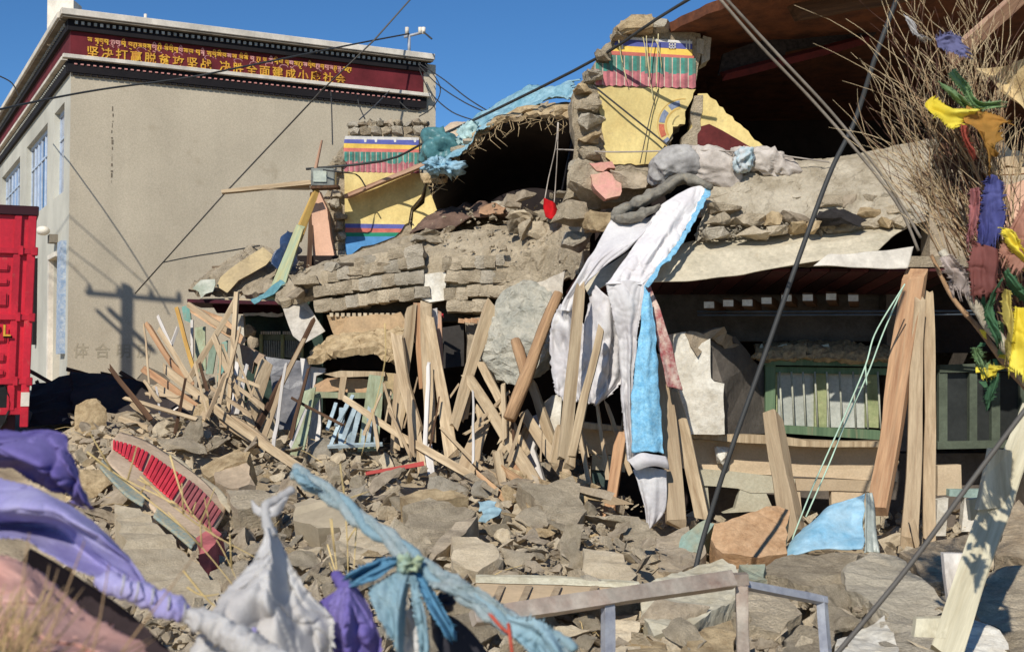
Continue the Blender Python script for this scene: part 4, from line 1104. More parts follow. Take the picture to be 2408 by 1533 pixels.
# mud mass left of the slab
for i, (x, y, Y, w, h, mt, lab) in enumerate([
    (1370, 430, 14.9, 120, 100, mud, 'big pitted mud lump at the foot of the tall painted wall'),
    (1345, 510, 14.8, 100, 70, mud2, 'mud lump below the pitted one left of the grey rolled cloth'),
    (1410, 520, 14.6, 90, 60, straw, 'straw streaked mud lump beside the end of the grey rolled cloth'),
    (1480, 425, 14.7, 90, 50, mudd, 'crumbled dark earth under the wall beside the pink block'),
    (1520, 410, 14.8, 90, 36, mud2, 'narrow crumbled earth below the yellow plaster'),
    (1350, 565, 15.0, 80, 50, mudg, 'grey mud lump left of the white hanging sheet'),
    (1230, 520, 16.9, 60, 40, mudg, 'grey mud lump beside the heap of brown blankets'),
    (1185, 490, 17.4, 60, 36, mudg, 'small rough lump on top of the collapsed floor'),
    (1270, 545, 16.4, 70, 44, mud, 'mud lump right of the pale blue slab'),
    (1580, 555, 13.95, 60, 60, mudd, 'shadowed lump behind the blue edged sheet'),
    (1150, 545, 17.2, 80, 36, mud2, 'mud lump in front of the brown blankets'),
    (1060, 565, 17.3, 90, 36, mud, 'flat mud lump at the middle of the collapsed floor'),
    (960, 590, 17.5, 60, 36, mudd, 'dark leaning lump below the striped foot of the smaller painted wall')]):
    rock(x, y, Y, w, h, w * .9, 'mud_lump', lab, 'mud lump', mt, (0, r.uniform(-.2, .2), r.uniform(-.3, .3)), 400 + i, 4)
o = poly([(1385, 385, 14.7), (1440, 382, 14.7), (1450, 396, 14.7), (1400, 404, 14.7)], .3, 'painted_block', pinkb, L=.1, amp=.015, jag=.03); tag(o, 'upper pink painted block at the foot of the tall wall', 'block')
o = poly([(1388, 412, 14.55), (1430, 405, 14.55), (1462, 432, 14.5), (1455, 462, 14.4), (1425, 466, 14.4), (1400, 445, 14.45)], .25, 'painted_block', pinkb, L=.1, amp=.02, jag=.03); tag(o, 'lower leaning pink painted block above the grey rolled cloth', 'block')
o = poly([(1250, 535, 16.6), (1270, 518, 16.6), (1298, 522, 16.5), (1288, 545, 16.5), (1258, 556, 16.5)], .1, 'pale_slab', M('pale_blue_plaster', (168, 184, 190), bump=.3), L=.1, amp=.015); tag(o, 'small pale blue slab on the collapsed floor', 'slab')
# brown blankets
brownc = M('brown_blanket', (134, 108, 92), scale=4, bump=.3, rgb2=(90, 70, 60), trans=.05)
o = loft([[(965, 548, 17.6), (1010, 540, 17.4), (1070, 530, 17.3), (1130, 515, 17.2), (1195, 508, 17.2)], [(985, 520, 17.9), (1030, 500, 17.8), (1085, 492, 17.7), (1135, 488, 17.6), (1190, 492, 17.6)], [(1010, 515, 18.4), (1050, 495, 18.4), (1100, 482, 18.2), (1150, 478, 18.1), (1185, 488, 18)]], 'brown_blanket', brownc, nu=50, nv=22, amp=.09, fr=4, pleat=.03, pfreq=3, thick=.02)
tag(o, 'crumpled brown blankets lying before the dark upper room', 'blanket')
o = loft([[(1120, 505, 17.1), (1150, 500, 17.0), (1185, 500, 17)], [(1130, 485, 17.4), (1160, 482, 17.3), (1185, 486, 17.3)]], 'tan_blanket', M('tan_blanket', (190, 150, 116), bump=.2), nu=20, nv=12, amp=.05, fr=6, thick=.015)
tag(o, 'tan folded cloth at the right end of the brown blankets', 'blanket')
# grey rolled cloth, sacks
grey_c = M('grey_cloth', (150, 144, 130), scale=9, bump=.5, bscale=40, rgb2=(104, 99, 90), dust=.3)
GC = thing('rolled_blanket', 'grey rolled quilt folded over itself above the white hanging sheet', 'quilt', W(1540, 480, 14))
roll([(1440, 512, 13.8), (1462, 497, 13.8), (1500, 478, 13.85), (1560, 446, 13.9), (1602, 422, 14.0), (1645, 432, 13.9), (1674, 440, 13.8)], .15, 'upper_roll', grey_c, GC, 90, 30, .03, 4, .6, .5)
roll([(1438, 514, 13.75), (1470, 514, 13.6), (1510, 503, 13.6), (1550, 484, 13.7)], .09, 'lower_roll', grey_c, GC, 60, 26, .025, 5, .7, .8, 4)
sack_m = M('woven_sack', (206, 196, 184), scale=4, bump=.5, bscale=14, rgb2=(160, 148, 136), trans=.05, dist=.03)
for i, (x, y, w, h, lab, rz, ry) in enumerate([(1592, 388, 150, 84, 'grey white woven sack slumped left of the fuller one', .2, -.35), (1672, 398, 160, 98, 'full pale sack in the middle of the three on the ledge', -.1, .35), (1800, 386, 170, 66, 'sack with faint blue print nearest the dark room', .1, .25)]):
    o = blob(x, y, 14.35, w, h, 90, 10 + i, .05, sack_m if i != 0 else M('grey_sack', (176, 172, 166), scale=4, bump=.5, bscale=14, rgb2=(130, 126, 122), dist=.03), 'sack', None, rz, 5, .022, ry)
    tag(o, lab, 'sack', 'sacks on the ledge')
o = blob(1748, 378, 14.1, 46, 56, 40, 19, .05, M('blue_print_sack', (170, 198, 206), scale=7, bump=.4, rgb2=(214, 206, 198)), 'sack', None, 0, 4, .03); tag(o, 'small bundle with blue and pink print between two pale sacks', 'sack', 'sacks on the ledge')
# pebbly dark rubble between sacks
# ---------------------------------------------------------------- veranda at right
V1 = thing('veranda_roof', 'veranda roof covered by a dusty sheet with maroon boards and white tipped joists beneath', 'roof', W(1850, 640, 14))
sheet_m = M('dusty_sheet', (204, 192, 166), rough=.7, scale=3, var=.3, bump=.4, bscale=20, rgb2=(176, 166, 142), dist=.02, dust=.15)
sheet_w = M('dusty_white_sheet', (216, 208, 192), rough=.7, scale=3, var=.25, bump=.3, bscale=14, rgb2=(180, 172, 158), dist=.02)
loft([[(1524, 662, 13.3), (1560, 660, 13.3), (1620, 661, 13.3), (1700, 651, 13.3), (1804, 629, 13.3), (1900, 615, 13.3), (1985, 604, 13.3), (2060, 596, 13.3)],
      [(1560, 622, 13.5), (1600, 610, 13.5), (1660, 602, 13.5), (1740, 595, 13.5), (1830, 588, 13.5), (1910, 578, 13.5), (2000, 570, 13.4), (2100, 560, 13.4)],
      [(1608, 570, 13.95), (1640, 566, 13.9), (1700, 562, 13.9), (1800, 556, 13.85), (1900, 548, 13.8), (1980, 540, 13.8), (2060, 532, 13.75), (2145, 524, 13.7)]],
     'dusty_sheet', sheet_m, V1, nu=90, nv=30, amp=.035, fr=2.4, pleat=.035, pfreq=1.3, thick=.012, wsc=3)
loft([[(1911, 623, 13.22), (1960, 627, 13.2), (2040, 630, 13.2), (2132, 634, 13.2)], [(1950, 600, 13.26), (2000, 596, 13.26), (2070, 590, 13.26), (2150, 582, 13.25)]], 'torn_flap', sheet_w, V1, nu=30, nv=10, amp=.03, fr=3, thick=.012)
loft([[(1384, 698, 13.5), (1425, 670, 13.5), (1490, 640, 13.5)], [(1364, 658, 13.7), (1420, 628, 13.7), (1482, 590, 13.7)]], 'sheet_corner', sheet_m, V1, nu=20, nv=10, amp=.02, fr=3, thick=.012)
mb = M('maroon_boards', (84, 40, 40), scale=2, bump=.2, rgb2=(62, 30, 32))
mb2 = M('maroon_boards_dark', (58, 28, 30), scale=2, bump=.2, rgb2=(44, 22, 24))
zv = W(1700, 655, 13.35).z
for i in range(16):
    x = 1.55 + i * .215
    flatslab([(x, 13.5, .03), (x + .2, 13.5, .03), (x + .2 - .0, 15.2, -.12), (x, 15.2, -.12)], zv + .06, zv + .09, 'ceiling_board', [mb, mb2][i % 2], V1)
flatslab([(1.4, 13.55, .06), (5.6, 13.55, .06), (5.6, 16, .06), (1.4, 16, .06)], zv + .08, zv + .2, 'deck', mud2, V1)
flatslab([(.7, 13.65, 0), (1.5, 13.65, 0), (1.5, 16, 0), (.7, 16, 0)], zv - .02, zv + .02, 'deck', mb, V1)
for i, x in enumerate([1667, 1712, 1757, 1802, 1849, 1899, 1954, 2006]):
    p = W(x, [716, 712, 711, 706, 700, 699, 697, 700][i], 14.0)
    b = bmesh.new(); boxv(b, p + Vector((-.055, 0, -.05)), Vector((.11, 0, 0)), Vector((0.35, 1.2, 0)), Vector((0, 0, .1)))
    bmesh.ops.recalc_face_normals(b, faces=b.faces[:]); j = finish(b, 'joist', wood_d, V1)
    b = bmesh.new(); boxv(b, p + Vector((-.057, -.012, -.04)), Vector((.114, 0, 0)), Vector((0, .01, 0)), Vector((0, 0, .07)))
    bmesh.ops.recalc_face_normals(b, faces=b.faces[:]); finish(b, 'white_tip', whitew, V1)
for y in (733, 741):
    o = tube([[W(1640, y, 14.4), W(2400, y - 2, 14.0)]], .012, 'rail_wire', M('dull_wire', (90, 100, 110), bump=0)); tag(o, 'taut wire running under the veranda roof behind the posts', 'wire', 'wires under the veranda roof')
# ground floor wall at right
dk = M('smoky_wall', (112, 102, 92), scale=3, bump=.4, rgb2=(78, 72, 64))  # wall tone carries the dim light under the veranda
GW = thing('ground_floor_wall', 'dark ground floor wall behind the veranda posts', 'wall', W(1900, 1000, 15.6))
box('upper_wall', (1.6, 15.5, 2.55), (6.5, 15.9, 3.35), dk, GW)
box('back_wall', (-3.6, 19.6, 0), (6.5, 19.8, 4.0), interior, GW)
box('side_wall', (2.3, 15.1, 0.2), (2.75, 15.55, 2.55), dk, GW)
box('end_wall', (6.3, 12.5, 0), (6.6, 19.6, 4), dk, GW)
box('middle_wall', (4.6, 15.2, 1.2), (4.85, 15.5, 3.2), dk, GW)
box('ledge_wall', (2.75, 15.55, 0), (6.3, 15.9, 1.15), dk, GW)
o = poly([(1580, 785, 14.0), (1612, 780, 14.0), (1632, 806, 14.0), (1640, 822, 14.0), (1652, 808, 14.0), (1672, 796, 14.0), (1672, 888, 14.0), (1678, 896, 14.0), (1702, 902, 14.0), (1704, 1022, 14.0), (1612, 1020, 14.0), (1600, 930, 14.0)], .35, 'whitewashed_pier', whitew, L=.12, amp=.015, fr=4, amp2=.006)
tag(o, 'whitewashed wall pier with a broken top left of the green window', 'wall pier')
o = poly([(1612, 786, 13.98), (1700, 770, 14.1), (1722, 790, 14.4), (1740, 815, 14.6), (1700, 820, 14.4), (1672, 800, 14.1), (1640, 835, 13.98), (1628, 812, 13.98)], .45, 'mud_capping', mudd, L=.12, amp=.04, fr=5, amp2=.02, jag=.05, seed=2); tag(o, 'crumbling earth on top of the whitewashed pier', 'rubble')
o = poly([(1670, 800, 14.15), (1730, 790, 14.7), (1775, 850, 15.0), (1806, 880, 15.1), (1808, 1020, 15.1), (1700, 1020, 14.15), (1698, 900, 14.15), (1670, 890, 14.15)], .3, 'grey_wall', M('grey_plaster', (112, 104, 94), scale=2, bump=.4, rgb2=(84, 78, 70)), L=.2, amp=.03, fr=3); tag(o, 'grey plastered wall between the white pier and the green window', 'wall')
# green window
GWN = thing('green_window', 'green framed window with thin white bars behind the tall veranda posts', 'window', W(1950, 1010, 15.2))
def gpoly(pts, d, name, mat, parent, Y=15.05, **k):
    return poly([(x, y, Y) for x, y in pts], d, name, mat, parent, **k)
gpoly([(1795, 842), (2100, 846), (2100, 862), (1795, 858)], .25, 'top_sill', wood_gr, GWN, 14.95)
gpoly([(1812, 862), (2096, 866), (2096, 882), (1812, 876)], .12, 'top_rail', wood_gr, GWN, 15.05)
gpoly([(1806, 998), (2070, 1012), (2070, 1034), (1806, 1016)], .2, 'bottom_rail', wood_gr, GWN, 14.98)
gpoly([(1800, 858), (1824, 858), (1822, 1014), (1800, 1014)], .15, 'side_rail', wood_gr, GWN, 15.0)
pane_m = M('dusty_pane', (196, 196, 184), rough=.5, scale=1.5, var=.3, bump=.05, rgb2=(150, 156, 146), spec=.6)
sm = M('green_mullion', (174, 178, 130), scale=5, bump=.2, rgb2=(132, 142, 98), dust=.3)
for x0, x1 in ((1826, 1918), (1942, 2040)):
    gpoly([(x0, 870), (x1, 872), (x1, 1006), (x0, 1004)], .02, 'pane', pane_m, GWN, 15.16)
for x0, x1 in ((1812, 1828), (1916, 1944), (2036, 2066)):
    gpoly([(x0, 874), (x1, 876), (x1, 1006), (x0, 1004)], .08, 'mullion', sm, GWN, 15.1)
for x in (1833, 1861, 1888, 1916, 1944, 1974, 2006, 2034, 2064):
    b = tube([[W(x, 874, 15.0), W(x + 7, 1008, 15.0)]], .012, 'bar', M('pale_bar', (190, 190, 170), bump=.1), GWN)
o = crust([[(1770, 846, 14.9), (1850, 846, 14.9), (1950, 848, 14.9), (2090, 850, 14.9)], [(1775, 822, 15.0), (1850, 820, 15.0), (1950, 815, 15.0), (2090, 832, 15.0)], [(1780, 818, 15.5), (1850, 812, 15.5), (1950, 812, 15.5), (2090, 826, 15.5)]], 'sill_rubble', 'strip of mixed crumbs and shards lying along the top of the green window', M('shard_mix', (190, 168, 130), scale=14, bump=1, bscale=60, rgb2=(110, 96, 80)), 60, 10, .03, 4, .045, 12, 3, 'rubble')
for i, (x0, x1) in enumerate([(1783, 1798), (1820, 1856), (1865, 1900), (1916, 1954)]):
    o = poly([(x0, 832, 14.95), (x0 + 4, 814, 14.95), (x1 - 6, 808, 14.95), (x1, 828, 14.95)], .08, 'pale_shard', M('glassy_shard', (180, 190, 176), rough=.3, bump=.3, rgb2=(130, 140, 130)), L=.08, amp=.01); tag(o, 'pale glassy shard on top of the green window', 'shard', 'pale shards on the green window')
# right part of the window, its shade put into the frame and pane colours
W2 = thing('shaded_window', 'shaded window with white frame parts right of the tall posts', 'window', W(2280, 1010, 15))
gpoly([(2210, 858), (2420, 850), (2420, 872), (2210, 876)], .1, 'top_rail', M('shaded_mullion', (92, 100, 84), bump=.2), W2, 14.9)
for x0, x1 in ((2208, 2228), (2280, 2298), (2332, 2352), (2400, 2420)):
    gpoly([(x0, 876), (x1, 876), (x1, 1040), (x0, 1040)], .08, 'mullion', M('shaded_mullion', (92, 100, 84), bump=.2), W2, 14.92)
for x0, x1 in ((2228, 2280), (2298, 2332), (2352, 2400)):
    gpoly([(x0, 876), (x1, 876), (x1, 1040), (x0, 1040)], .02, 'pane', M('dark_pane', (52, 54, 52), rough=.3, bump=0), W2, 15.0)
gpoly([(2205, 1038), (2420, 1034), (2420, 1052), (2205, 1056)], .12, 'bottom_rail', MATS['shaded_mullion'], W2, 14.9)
# low plastered parapet below the windows
LWm = M('parapet_board', (204, 182, 150), scale=1.5, var=.2, bump=.3, bscale=40, rgb2=(184, 162, 132))
LWg = M('parapet_grey', (190, 184, 160), scale=2, var=.25, bump=.4, bscale=30, rgb2=(168, 156, 130))
PW = thing('parapet', 'low plastered parapet with square holes under the green window', 'wall', W(1750, 1200, 14.5))
def pp(pts, name='panel', mat=LWm, Y=14.5, d=.12, **k): return poly([(x, y, Y) for x, y in pts], d, name, mat, PW, L=.3, amp=.008, **k)
pp([(1362, 992), (1463, 1003), (1463, 1015), (1362, 1007)], 'coping', wood, 14.2, .3)
pp([(1622, 1017), (1840, 1026), (1900, 1036), (2110, 1040), (2110, 1052), (1880, 1050), (1622, 1031)], 'coping', wood, 14.2, .3)
pp([(1362, 1007), (1463, 1015), (1480, 1070), (1362, 1066)])
pp([(1394, 1068), (1470, 1072), (1470, 1110), (1392, 1104)], 'panel', LWg)
pp([(1392, 1106), (1440, 1110), (1430, 1200), (1400, 1190)], 'panel', M('slate_green_panel', (76, 92, 86), scale=3, bump=.2), 14.55)
pp([(1600, 1030), (1880, 1050), (2110, 1052), (2110, 1132), (1700, 1110), (1600, 1100)])
pp([(1640, 1100), (1760, 1112), (1870, 1125), (1870, 1160), (1765, 1158), (1735, 1148), (1645, 1140)], 'panel', LWg, 14.48)
pp([(1740, 1150), (1800, 1155), (1820, 1200), (1700, 1206), (1728, 1195)], 'panel', LWg, 14.49)
pp([(1640, 1100), (1660, 1102), (1670, 1210), (1640, 1210)], 'panel', LWg, 14.52)
pp([(1870, 1125), (2070, 1130), (2060, 1156), (1875, 1152)], 'panel', LWm, 14.47)
pp([(1955, 1150), (2050, 1150), (2060, 1200), (1956, 1200)], 'panel', LWm, 14.49)
pp([(1860, 1150), (1882, 1152), (1888, 1260), (1862, 1260)], 'panel', LWm, 14.49)
pp([(2030, 1190), (2070, 1190), (2070, 1300), (2030, 1300)], 'panel', LWg, 14.5)
pp([(2270, 1170), (2300, 1180), (2310, 1250), (2262, 1250)], 'panel', whitew, 14.0)
pp([(2205, 1175), (2230, 1170), (2225, 1260), (2200, 1260)], 'panel', whitew, 13.6)
pp([(2205, 1095), (2260, 1092), (2262, 1160), (2205, 1165)], 'panel', LWm, 14.1)
pp([(2232, 1150), (2312, 1150), (2312, 1172), (2232, 1166)], 'panel', M('teal_grey_board', (150, 170, 160), bump=.3), 14.0)
box('base_back', (1.0, 15.6, 0), (6, 15.8, 1.05), interior, PW)  # dark backing stands in for shade behind the parapet holes
rock(1700, 1072, 14.35, 44, 42, 30, 'stone', 'small whitish lump stuck on the parapet beside the slanting cable', 'stone', whitew, seed=501)
# middle parapet / lower parts behind the planks
# ---------------------------------------------------------------- left end: torn roof edge over a small green window
darkred = M('dark_red_mesh_roof', (70, 26, 36), scale=6, bump=.2, rgb2=(40, 22, 26))
dgreen = M('dark_green_paint', (60, 78, 68), scale=5, bump=.2, rgb2=(40, 54, 48))
LR = thing('broken_roof_edge', 'torn edge of roof with dark red underside left of the fallen bricks', 'roof', W(600, 710, 18.5))
crust([[(452, 688, 18.0), (500, 690, 18), (560, 690, 18), (640, 700, 17.6)], [(470, 660, 18.2), (530, 648, 18.3), (590, 630, 18.4), (650, 640, 18.2)], [(500, 640, 18.6), (560, 600, 18.8), (610, 585, 19), (670, 600, 19)]], 'roof_rubble', 'heap of mud and torn matting on the broken roof at left', mud2, 40, 18, .06, 2, .06, 7, 17)
flatslab([(-4.7, 17.9, 0), (-3.3, 17.6, -.05), (-3.3, 19.5, 0), (-4.9, 19.5, 0)], W(600, 712, 18).z, W(600, 704, 18).z, 'underside', darkred, LR)
poly([(470, 703, 18.0), (560, 700, 18), (655, 702, 17.8), (655, 710, 17.8), (560, 708, 18), (470, 712, 18)], .08, 'edge_strip', mudp, LR, L=.2, amp=.01)
poly([(498, 716, 18.5), (655, 716, 18.5), (660, 742, 18.5), (510, 736, 18.5)], .06, 'dark_fascia', darkred, LR)
poly([(572, 736, 18.4), (664, 736, 18.4), (664, 743, 18.4), (572, 743, 18.4)], .05, 'white_fringe', cream, LR, jag=.03)
GL = thing('green_window', 'small green window with a scalloped white fringe under the torn roof edge at left', 'window', W(660, 840, 18.9))
box('wall', (-4.1, 19.0, 0.6), (-2.9, 19.3, 3.3), dgreen, GL)
for x0, x1 in ((612, 660), (664, 708)):
    poly([(x0, 784, 18.9), (x1, 787, 18.9), (x1, 802, 18.9), (x0, 800, 18.9)], .05, 'top_panel', M('green_grey_panel', (150, 154, 126), bump=.2, rgb2=(116, 122, 96)), GL)
    poly([(x0, 800, 18.92), (x1, 802, 18.92), (x1, 842, 18.92), (x0, 840, 18.92)], .02, 'pane', pane_m, GL)
    n = 9
    for k in range(n):
        x = x0 + (x1 - x0) * (k + .5) / n
        tube([[W(x, 800, 18.86), W(x + 1, 840, 18.86)]], .006, 'bar', M('dark_bar', (50, 56, 50), bump=0), GL, sides=4)
        poly([(x - 2, 779, 18.85), (x + 2, 779, 18.85), (x + 1.5, 786, 18.85), (x - 1.5, 786, 18.85)], .03, 'fringe_tooth', cream, GL)
for x in (610, 660, 706):
    poly([(x, 786, 18.84), (x + 7, 786, 18.84), (x + 7, 843, 18.84), (x, 843, 18.84)], .06, 'frame_post', sm, GL)
def brd(pts, label, mat, th=.04, name='board', cat='board', L=.25, amp=.006, jag=0, seed=0, group=None):
    return tag(poly(pts, th, name, mat, L=L, amp=amp, jag=jag, seed=seed), label, cat, group)
brd([(655, 700, 17.2), (700, 712, 17.1), (712, 700, 17.1), (745, 748, 16.9), (765, 778, 16.8), (712, 810, 16.6), (690, 790, 16.7)], 'stiff pale grey sheet hanging at the corner of the fallen bricks', M('pale_grey_sheet', (200, 192, 178), scale=4, bump=.3, rgb2=(160, 152, 138)), .03, 'hanging_sheet', 'sheet', amp=.02)
brd([(567, 742, 18.2), (572, 742, 18.2), (574, 790, 18.2), (570, 798, 18.2), (556, 788, 18.2), (560, 760, 18.2)], 'narrow white plaster strip left of the small green window', whitew, .12)
rock(590, 775, 18.6, 34, 40, 30, 'stone', 'grey stone lump between the white strip and the small green window', 'stone', mudg, seed=511)
rock(596, 805, 18.3, 30, 30, 30, 'stone', 'dark stone lump below the grey one beside the small green window', 'stone', mudd, seed=512)
brd([(564, 809, 17.4), (590, 818, 17.3), (625, 838, 17.1), (640, 855, 17.0), (618, 865, 17.0), (598, 850, 17.1), (592, 878, 17.1), (570, 856, 17.3)], 'dusty broken frame corner in front of the small green window', M('dusty_frame', (182, 158, 132), bump=.3, rgb2=(150, 128, 106)), .12, 'broken_window', 'broken window')
brd([(626, 842, 16.6), (706, 846, 16.6), (720, 900, 16.3), (690, 1000, 15.9), (655, 1070, 15.6), (600, 1062, 15.7), (600, 1000, 16.0), (640, 930, 16.3), (640, 880, 16.5)], 'large dull grey plastic sheet standing behind the planks at left', M('grey_plastic', (132, 130, 130), rough=.4, scale=5, bump=.4, bscale=18, rgb2=(92, 92, 94), spec=.5), .02, 'plastic_sheet', 'sheet', amp=.04)
brd([(706, 842, 16.2), (728, 845, 16.2), (730, 915, 16.2), (722, 925, 16.2), (712, 900, 16.2)], 'upper part of the white post left of the dark hollow', wood_w, .12, 'post', 'post')
brd([(730, 862, 16.25), (765, 866, 16.25), (764, 876, 16.25), (744, 884, 16.25), (738, 925, 16.25), (728, 918, 16.25)], 'white bracket beside the dark hollow at left of centre', wood_w, .1)
brd([(752, 938, 15.7), (755, 1000, 15.6), (750, 1052, 15.5), (722, 1060, 15.5), (728, 975, 15.7)], 'short white pillar standing below the white bracket', wood_w, .12, 'post', 'post')
brd([(712, 920, 15.6), (742, 910, 15.6), (728, 1000, 15.4), (712, 1072, 15.2), (680, 1072, 15.2), (692, 1000, 15.4)], 'pale cream board leaning left of the short white pillar', wood_pg, .05)
# hollow at left of centre, beams and pale window frames
brd([(738, 905, 15.9), (770, 888, 15.9), (850, 890, 15.9), (935, 905, 15.8), (935, 928, 15.8), (850, 930, 15.9), (800, 918, 15.9), (738, 925, 15.9)], 'tan panel under the long beam below the dark hollow', M('tan_panel', (196, 160, 122), scale=3, bump=.3, rgb2=(176, 142, 110)), .08)
brd([(762, 880, 15.7), (800, 872, 15.7), (905, 874, 15.7), (905, 884, 15.7), (790, 888, 15.7)], 'pale beam along the bottom of the dark hollow', wood, .1, 'beam', 'beam')
brd([(735, 921, 15.75), (935, 925, 15.7), (935, 938, 15.7), (735, 935, 15.75)], 'greenish rail below the tan panel', wood_pg, .1, 'rail', 'rail')
brd([(800, 886, 15.65), (815, 886, 15.65), (808, 940, 15.65), (794, 938, 15.65)], 'short upright stick in front of the tan panel', wood, .06, 'stick', 'stick')
brd([(905, 876, 15.8), (950, 880, 15.8), (965, 930, 15.8), (945, 1000, 15.7), (905, 990, 15.7), (902, 930, 15.75)], 'mud stained board behind the left bundle of planks', M('stained_board', (182, 158, 120), scale=6, bump=.5, rgb2=(140, 128, 96)), .06)
brd([(868, 880, 15.5), (902, 884, 15.5), (898, 960, 15.4), (888, 1060, 15.2), (840, 1062, 15.2), (856, 960, 15.4)], 'pale green board leaning left of the plank bundle', wood_pg, .05)
metal_pb = M('pale_blue_metal', (176, 192, 196), rough=.45, scale=5, bump=.15, rgb2=(128, 142, 148), spec=.5)
ff = [((818, 945), (776, 1052)), ((838, 950), (800, 1050)), ((830, 930), (790, 1000)), ((872, 940), (866, 1040)), ((860, 975), (852, 1050)), ((826, 985), (818, 1050)), ((790, 948), (770, 1010)), ((846, 960), (826, 1052)), ((880, 950), (884, 1050)), ((805, 960), (800, 1056))]
FRM = thing('broken_window', 'broken pale blue metal window frame lying under the greenish rail', 'window frame', W(820, 1050, 15.3))
for i, (a, b) in enumerate(ff):
    plank_mesh([W(*a, 15.5), W(*b, 15.1)], .045 + .03 * (i % 2), .045, .03, metal_pb, 'slat', FRM, seed=600 + i, splinter=.1)
plank_mesh([W(770, 1050, 15.1), W(900, 1044, 15.1)], .04, .04, .04, metal_pb, 'slat', FRM, seed=640, splinter=.1)
# torn roof matting, painted plank etc. at left
PLK = 'planks and boards heaped against the ruined house'
for i, (pts, lab, mt) in enumerate([
    ([(735, 345, 19.6), (752, 300, 19.6), (762, 380, 19.6), (745, 400, 19.6)], 'thin upright splinter above the small electric box', wood_p),
]):
    pass
def pl(label, pts, w0, w1, mat, th=.5, seed=0, name='wooden_plank', cat='plank', roundish=False, splinter=.5, bend=.012, group=None):
    P = [W3(p) for p in pts]
    s0, s1 = pts[0][2] / F, pts[-1][2] / F
    o = plank_mesh(P, w0 * s0, w1 * s1, max(.018, th * max(w0, w1) * s0), mat, name, None, seed, splinter, bend, roundish)
    return tag(o, label, cat, group)
pl('thin splintered stick rising above the small electric box', [(742, 398, 19.4), (757, 330, 19.4)], 7, 3, wood_p, 1, 1, 'stick', 'stick')
pl('long pale pole sticking out left from the electric box', [(524, 452, 19.0), (732, 430, 19.3)], 9, 12, wood, .8, 2)
pl('shorter stick just under the long pale pole beside the electric box', [(618, 444, 19.1), (730, 442, 19.4)], 5, 9, wood_g, .8, 3)
pl('yellowish rafter leaning from the electric box down to the torn roof', [(745, 448, 19.1), (700, 560, 18.2)], 12, 20, M('yellow_wood', (214, 176, 96), kind='wood', scale=12, bump=.3, bscale=60, rgb2=(170, 128, 70)), .6, 4)
pl('paint stained plank with blue and green smears under the yellowish rafter', [(706, 535, 18.1), (645, 700, 17.3)], 20, 34, M('smeared_board', (196, 178, 118), kind='wood', scale=6, bump=.3, bscale=40, rgb2=(120, 170, 160)), .2, 5)
pl('dark post in the shade left of the pink pillar', [(734, 455, 19.9), (726, 640, 19.5)], 10, 12, wood_d, .8, 6, 'post', 'post')
EB = thing('electric_box', 'small grey metal electric box at the broken corner of the smaller painted wall', 'electric box', W(756, 430, 19.0))
b = bmesh.new(); c = W(757, 416, 19.0); boxv(b, c + Vector((-.17, 0, -.14)), Vector((.36, .04, 0)), Vector((0, .22, 0)), Vector((0, 0, .28)))
bmesh.ops.bevel(b, geom=b.edges[:], offset=.015, segments=1, affect='EDGES'); bmesh.ops.recalc_face_normals(b, faces=b.faces[:]); finish(b, 'case', M('grey_case', (130, 132, 122), rough=.4, scale=6, bump=.2, rgb2=(86, 88, 80), spec=.6), EB)
b = bmesh.new(); boxv(b, c + Vector((-.13, -.02, -.08)), Vector((.2, .02, 0)), Vector((0, .02, 0)), Vector((0, 0, .17))); finish(b, 'glass_cover', M('bright_cover', (196, 200, 180), rough=.1, bump=0, spec=.8), EB)
b = bmesh.new(); boxv(b, c + Vector((-.17, -.05, -.19)), Vector((.42, .06, .03)), Vector((0, .26, 0)), Vector((0, 0, .04))); finish(b, 'base_shelf', wood_d, EB)
o = tube([crv([(760, 400, 18.9), (800, 405, 18.9), (840, 412, 19.3), (860, 440, 19.4)], 12)], .012, 'cable', wire_m); tag(o, 'short black cable curling right from the electric box', 'cable')
tar_m = M('blue_black_film', (54, 76, 110), rough=.35, scale=6, bump=.4, bscale=20, rgb2=(30, 40, 60), spec=.6)
o = loft([[(668, 540, 18.3), (660, 575, 18.1), (640, 620, 17.9)], [(685, 545, 18.4), (690, 580, 18.2), (665, 640, 18)], [(700, 560, 18.5), (712, 590, 18.4), (690, 640, 18.2)]], 'plastic_film', tar_m, nu=24, nv=14, amp=.08, fr=5, thick=.01); tag(o, 'crumpled dark blue plastic film behind the paint stained plank', 'plastic film')
o = loft([[(590, 700, 17.4), (620, 690, 17.3), (655, 660, 17.3)], [(600, 715, 17.3), (632, 695, 17.2), (670, 670, 17.2)]], 'plastic_film', M('teal_rag', (120, 170, 176), bump=.3, scale=6, rgb2=(80, 130, 140), trans=.1), nu=24, nv=10, amp=.07, fr=6, thick=.01); tag(o, 'teal rag hanging over the edge of the torn roof', 'rag')
brd([(505, 672, 17.9), (520, 650, 18.0), (560, 618, 18.1), (620, 580, 18.3), (640, 600, 18.2), (625, 625, 18.0), (560, 660, 17.9), (530, 690, 17.8)], 'pale tan sheet draped on the broken roof at left', M('tan_sheet', (198, 176, 132), scale=3, bump=.4, rgb2=(176, 156, 120)), .03, 'sheet', 'sheet', amp=.05)
brd([(455, 680, 17.8), (470, 660, 17.8), (505, 655, 17.8), (500, 680, 17.7), (470, 695, 17.7)], 'shredded whitish matting at the tip of the broken roof', M('shredded_white', (196, 196, 180), bump=.8, rgb2=(140, 150, 130)), .03, 'matting', 'matting', amp=.05, jag=.04)
brd([(498, 626, 18.6), (535, 624, 18.6), (535, 650, 18.6), (500, 652, 18.6)], 'small square brown bracket box above the matting at left', M('rusty_box', (130, 112, 90), bump=.3), .1, 'box', 'box')
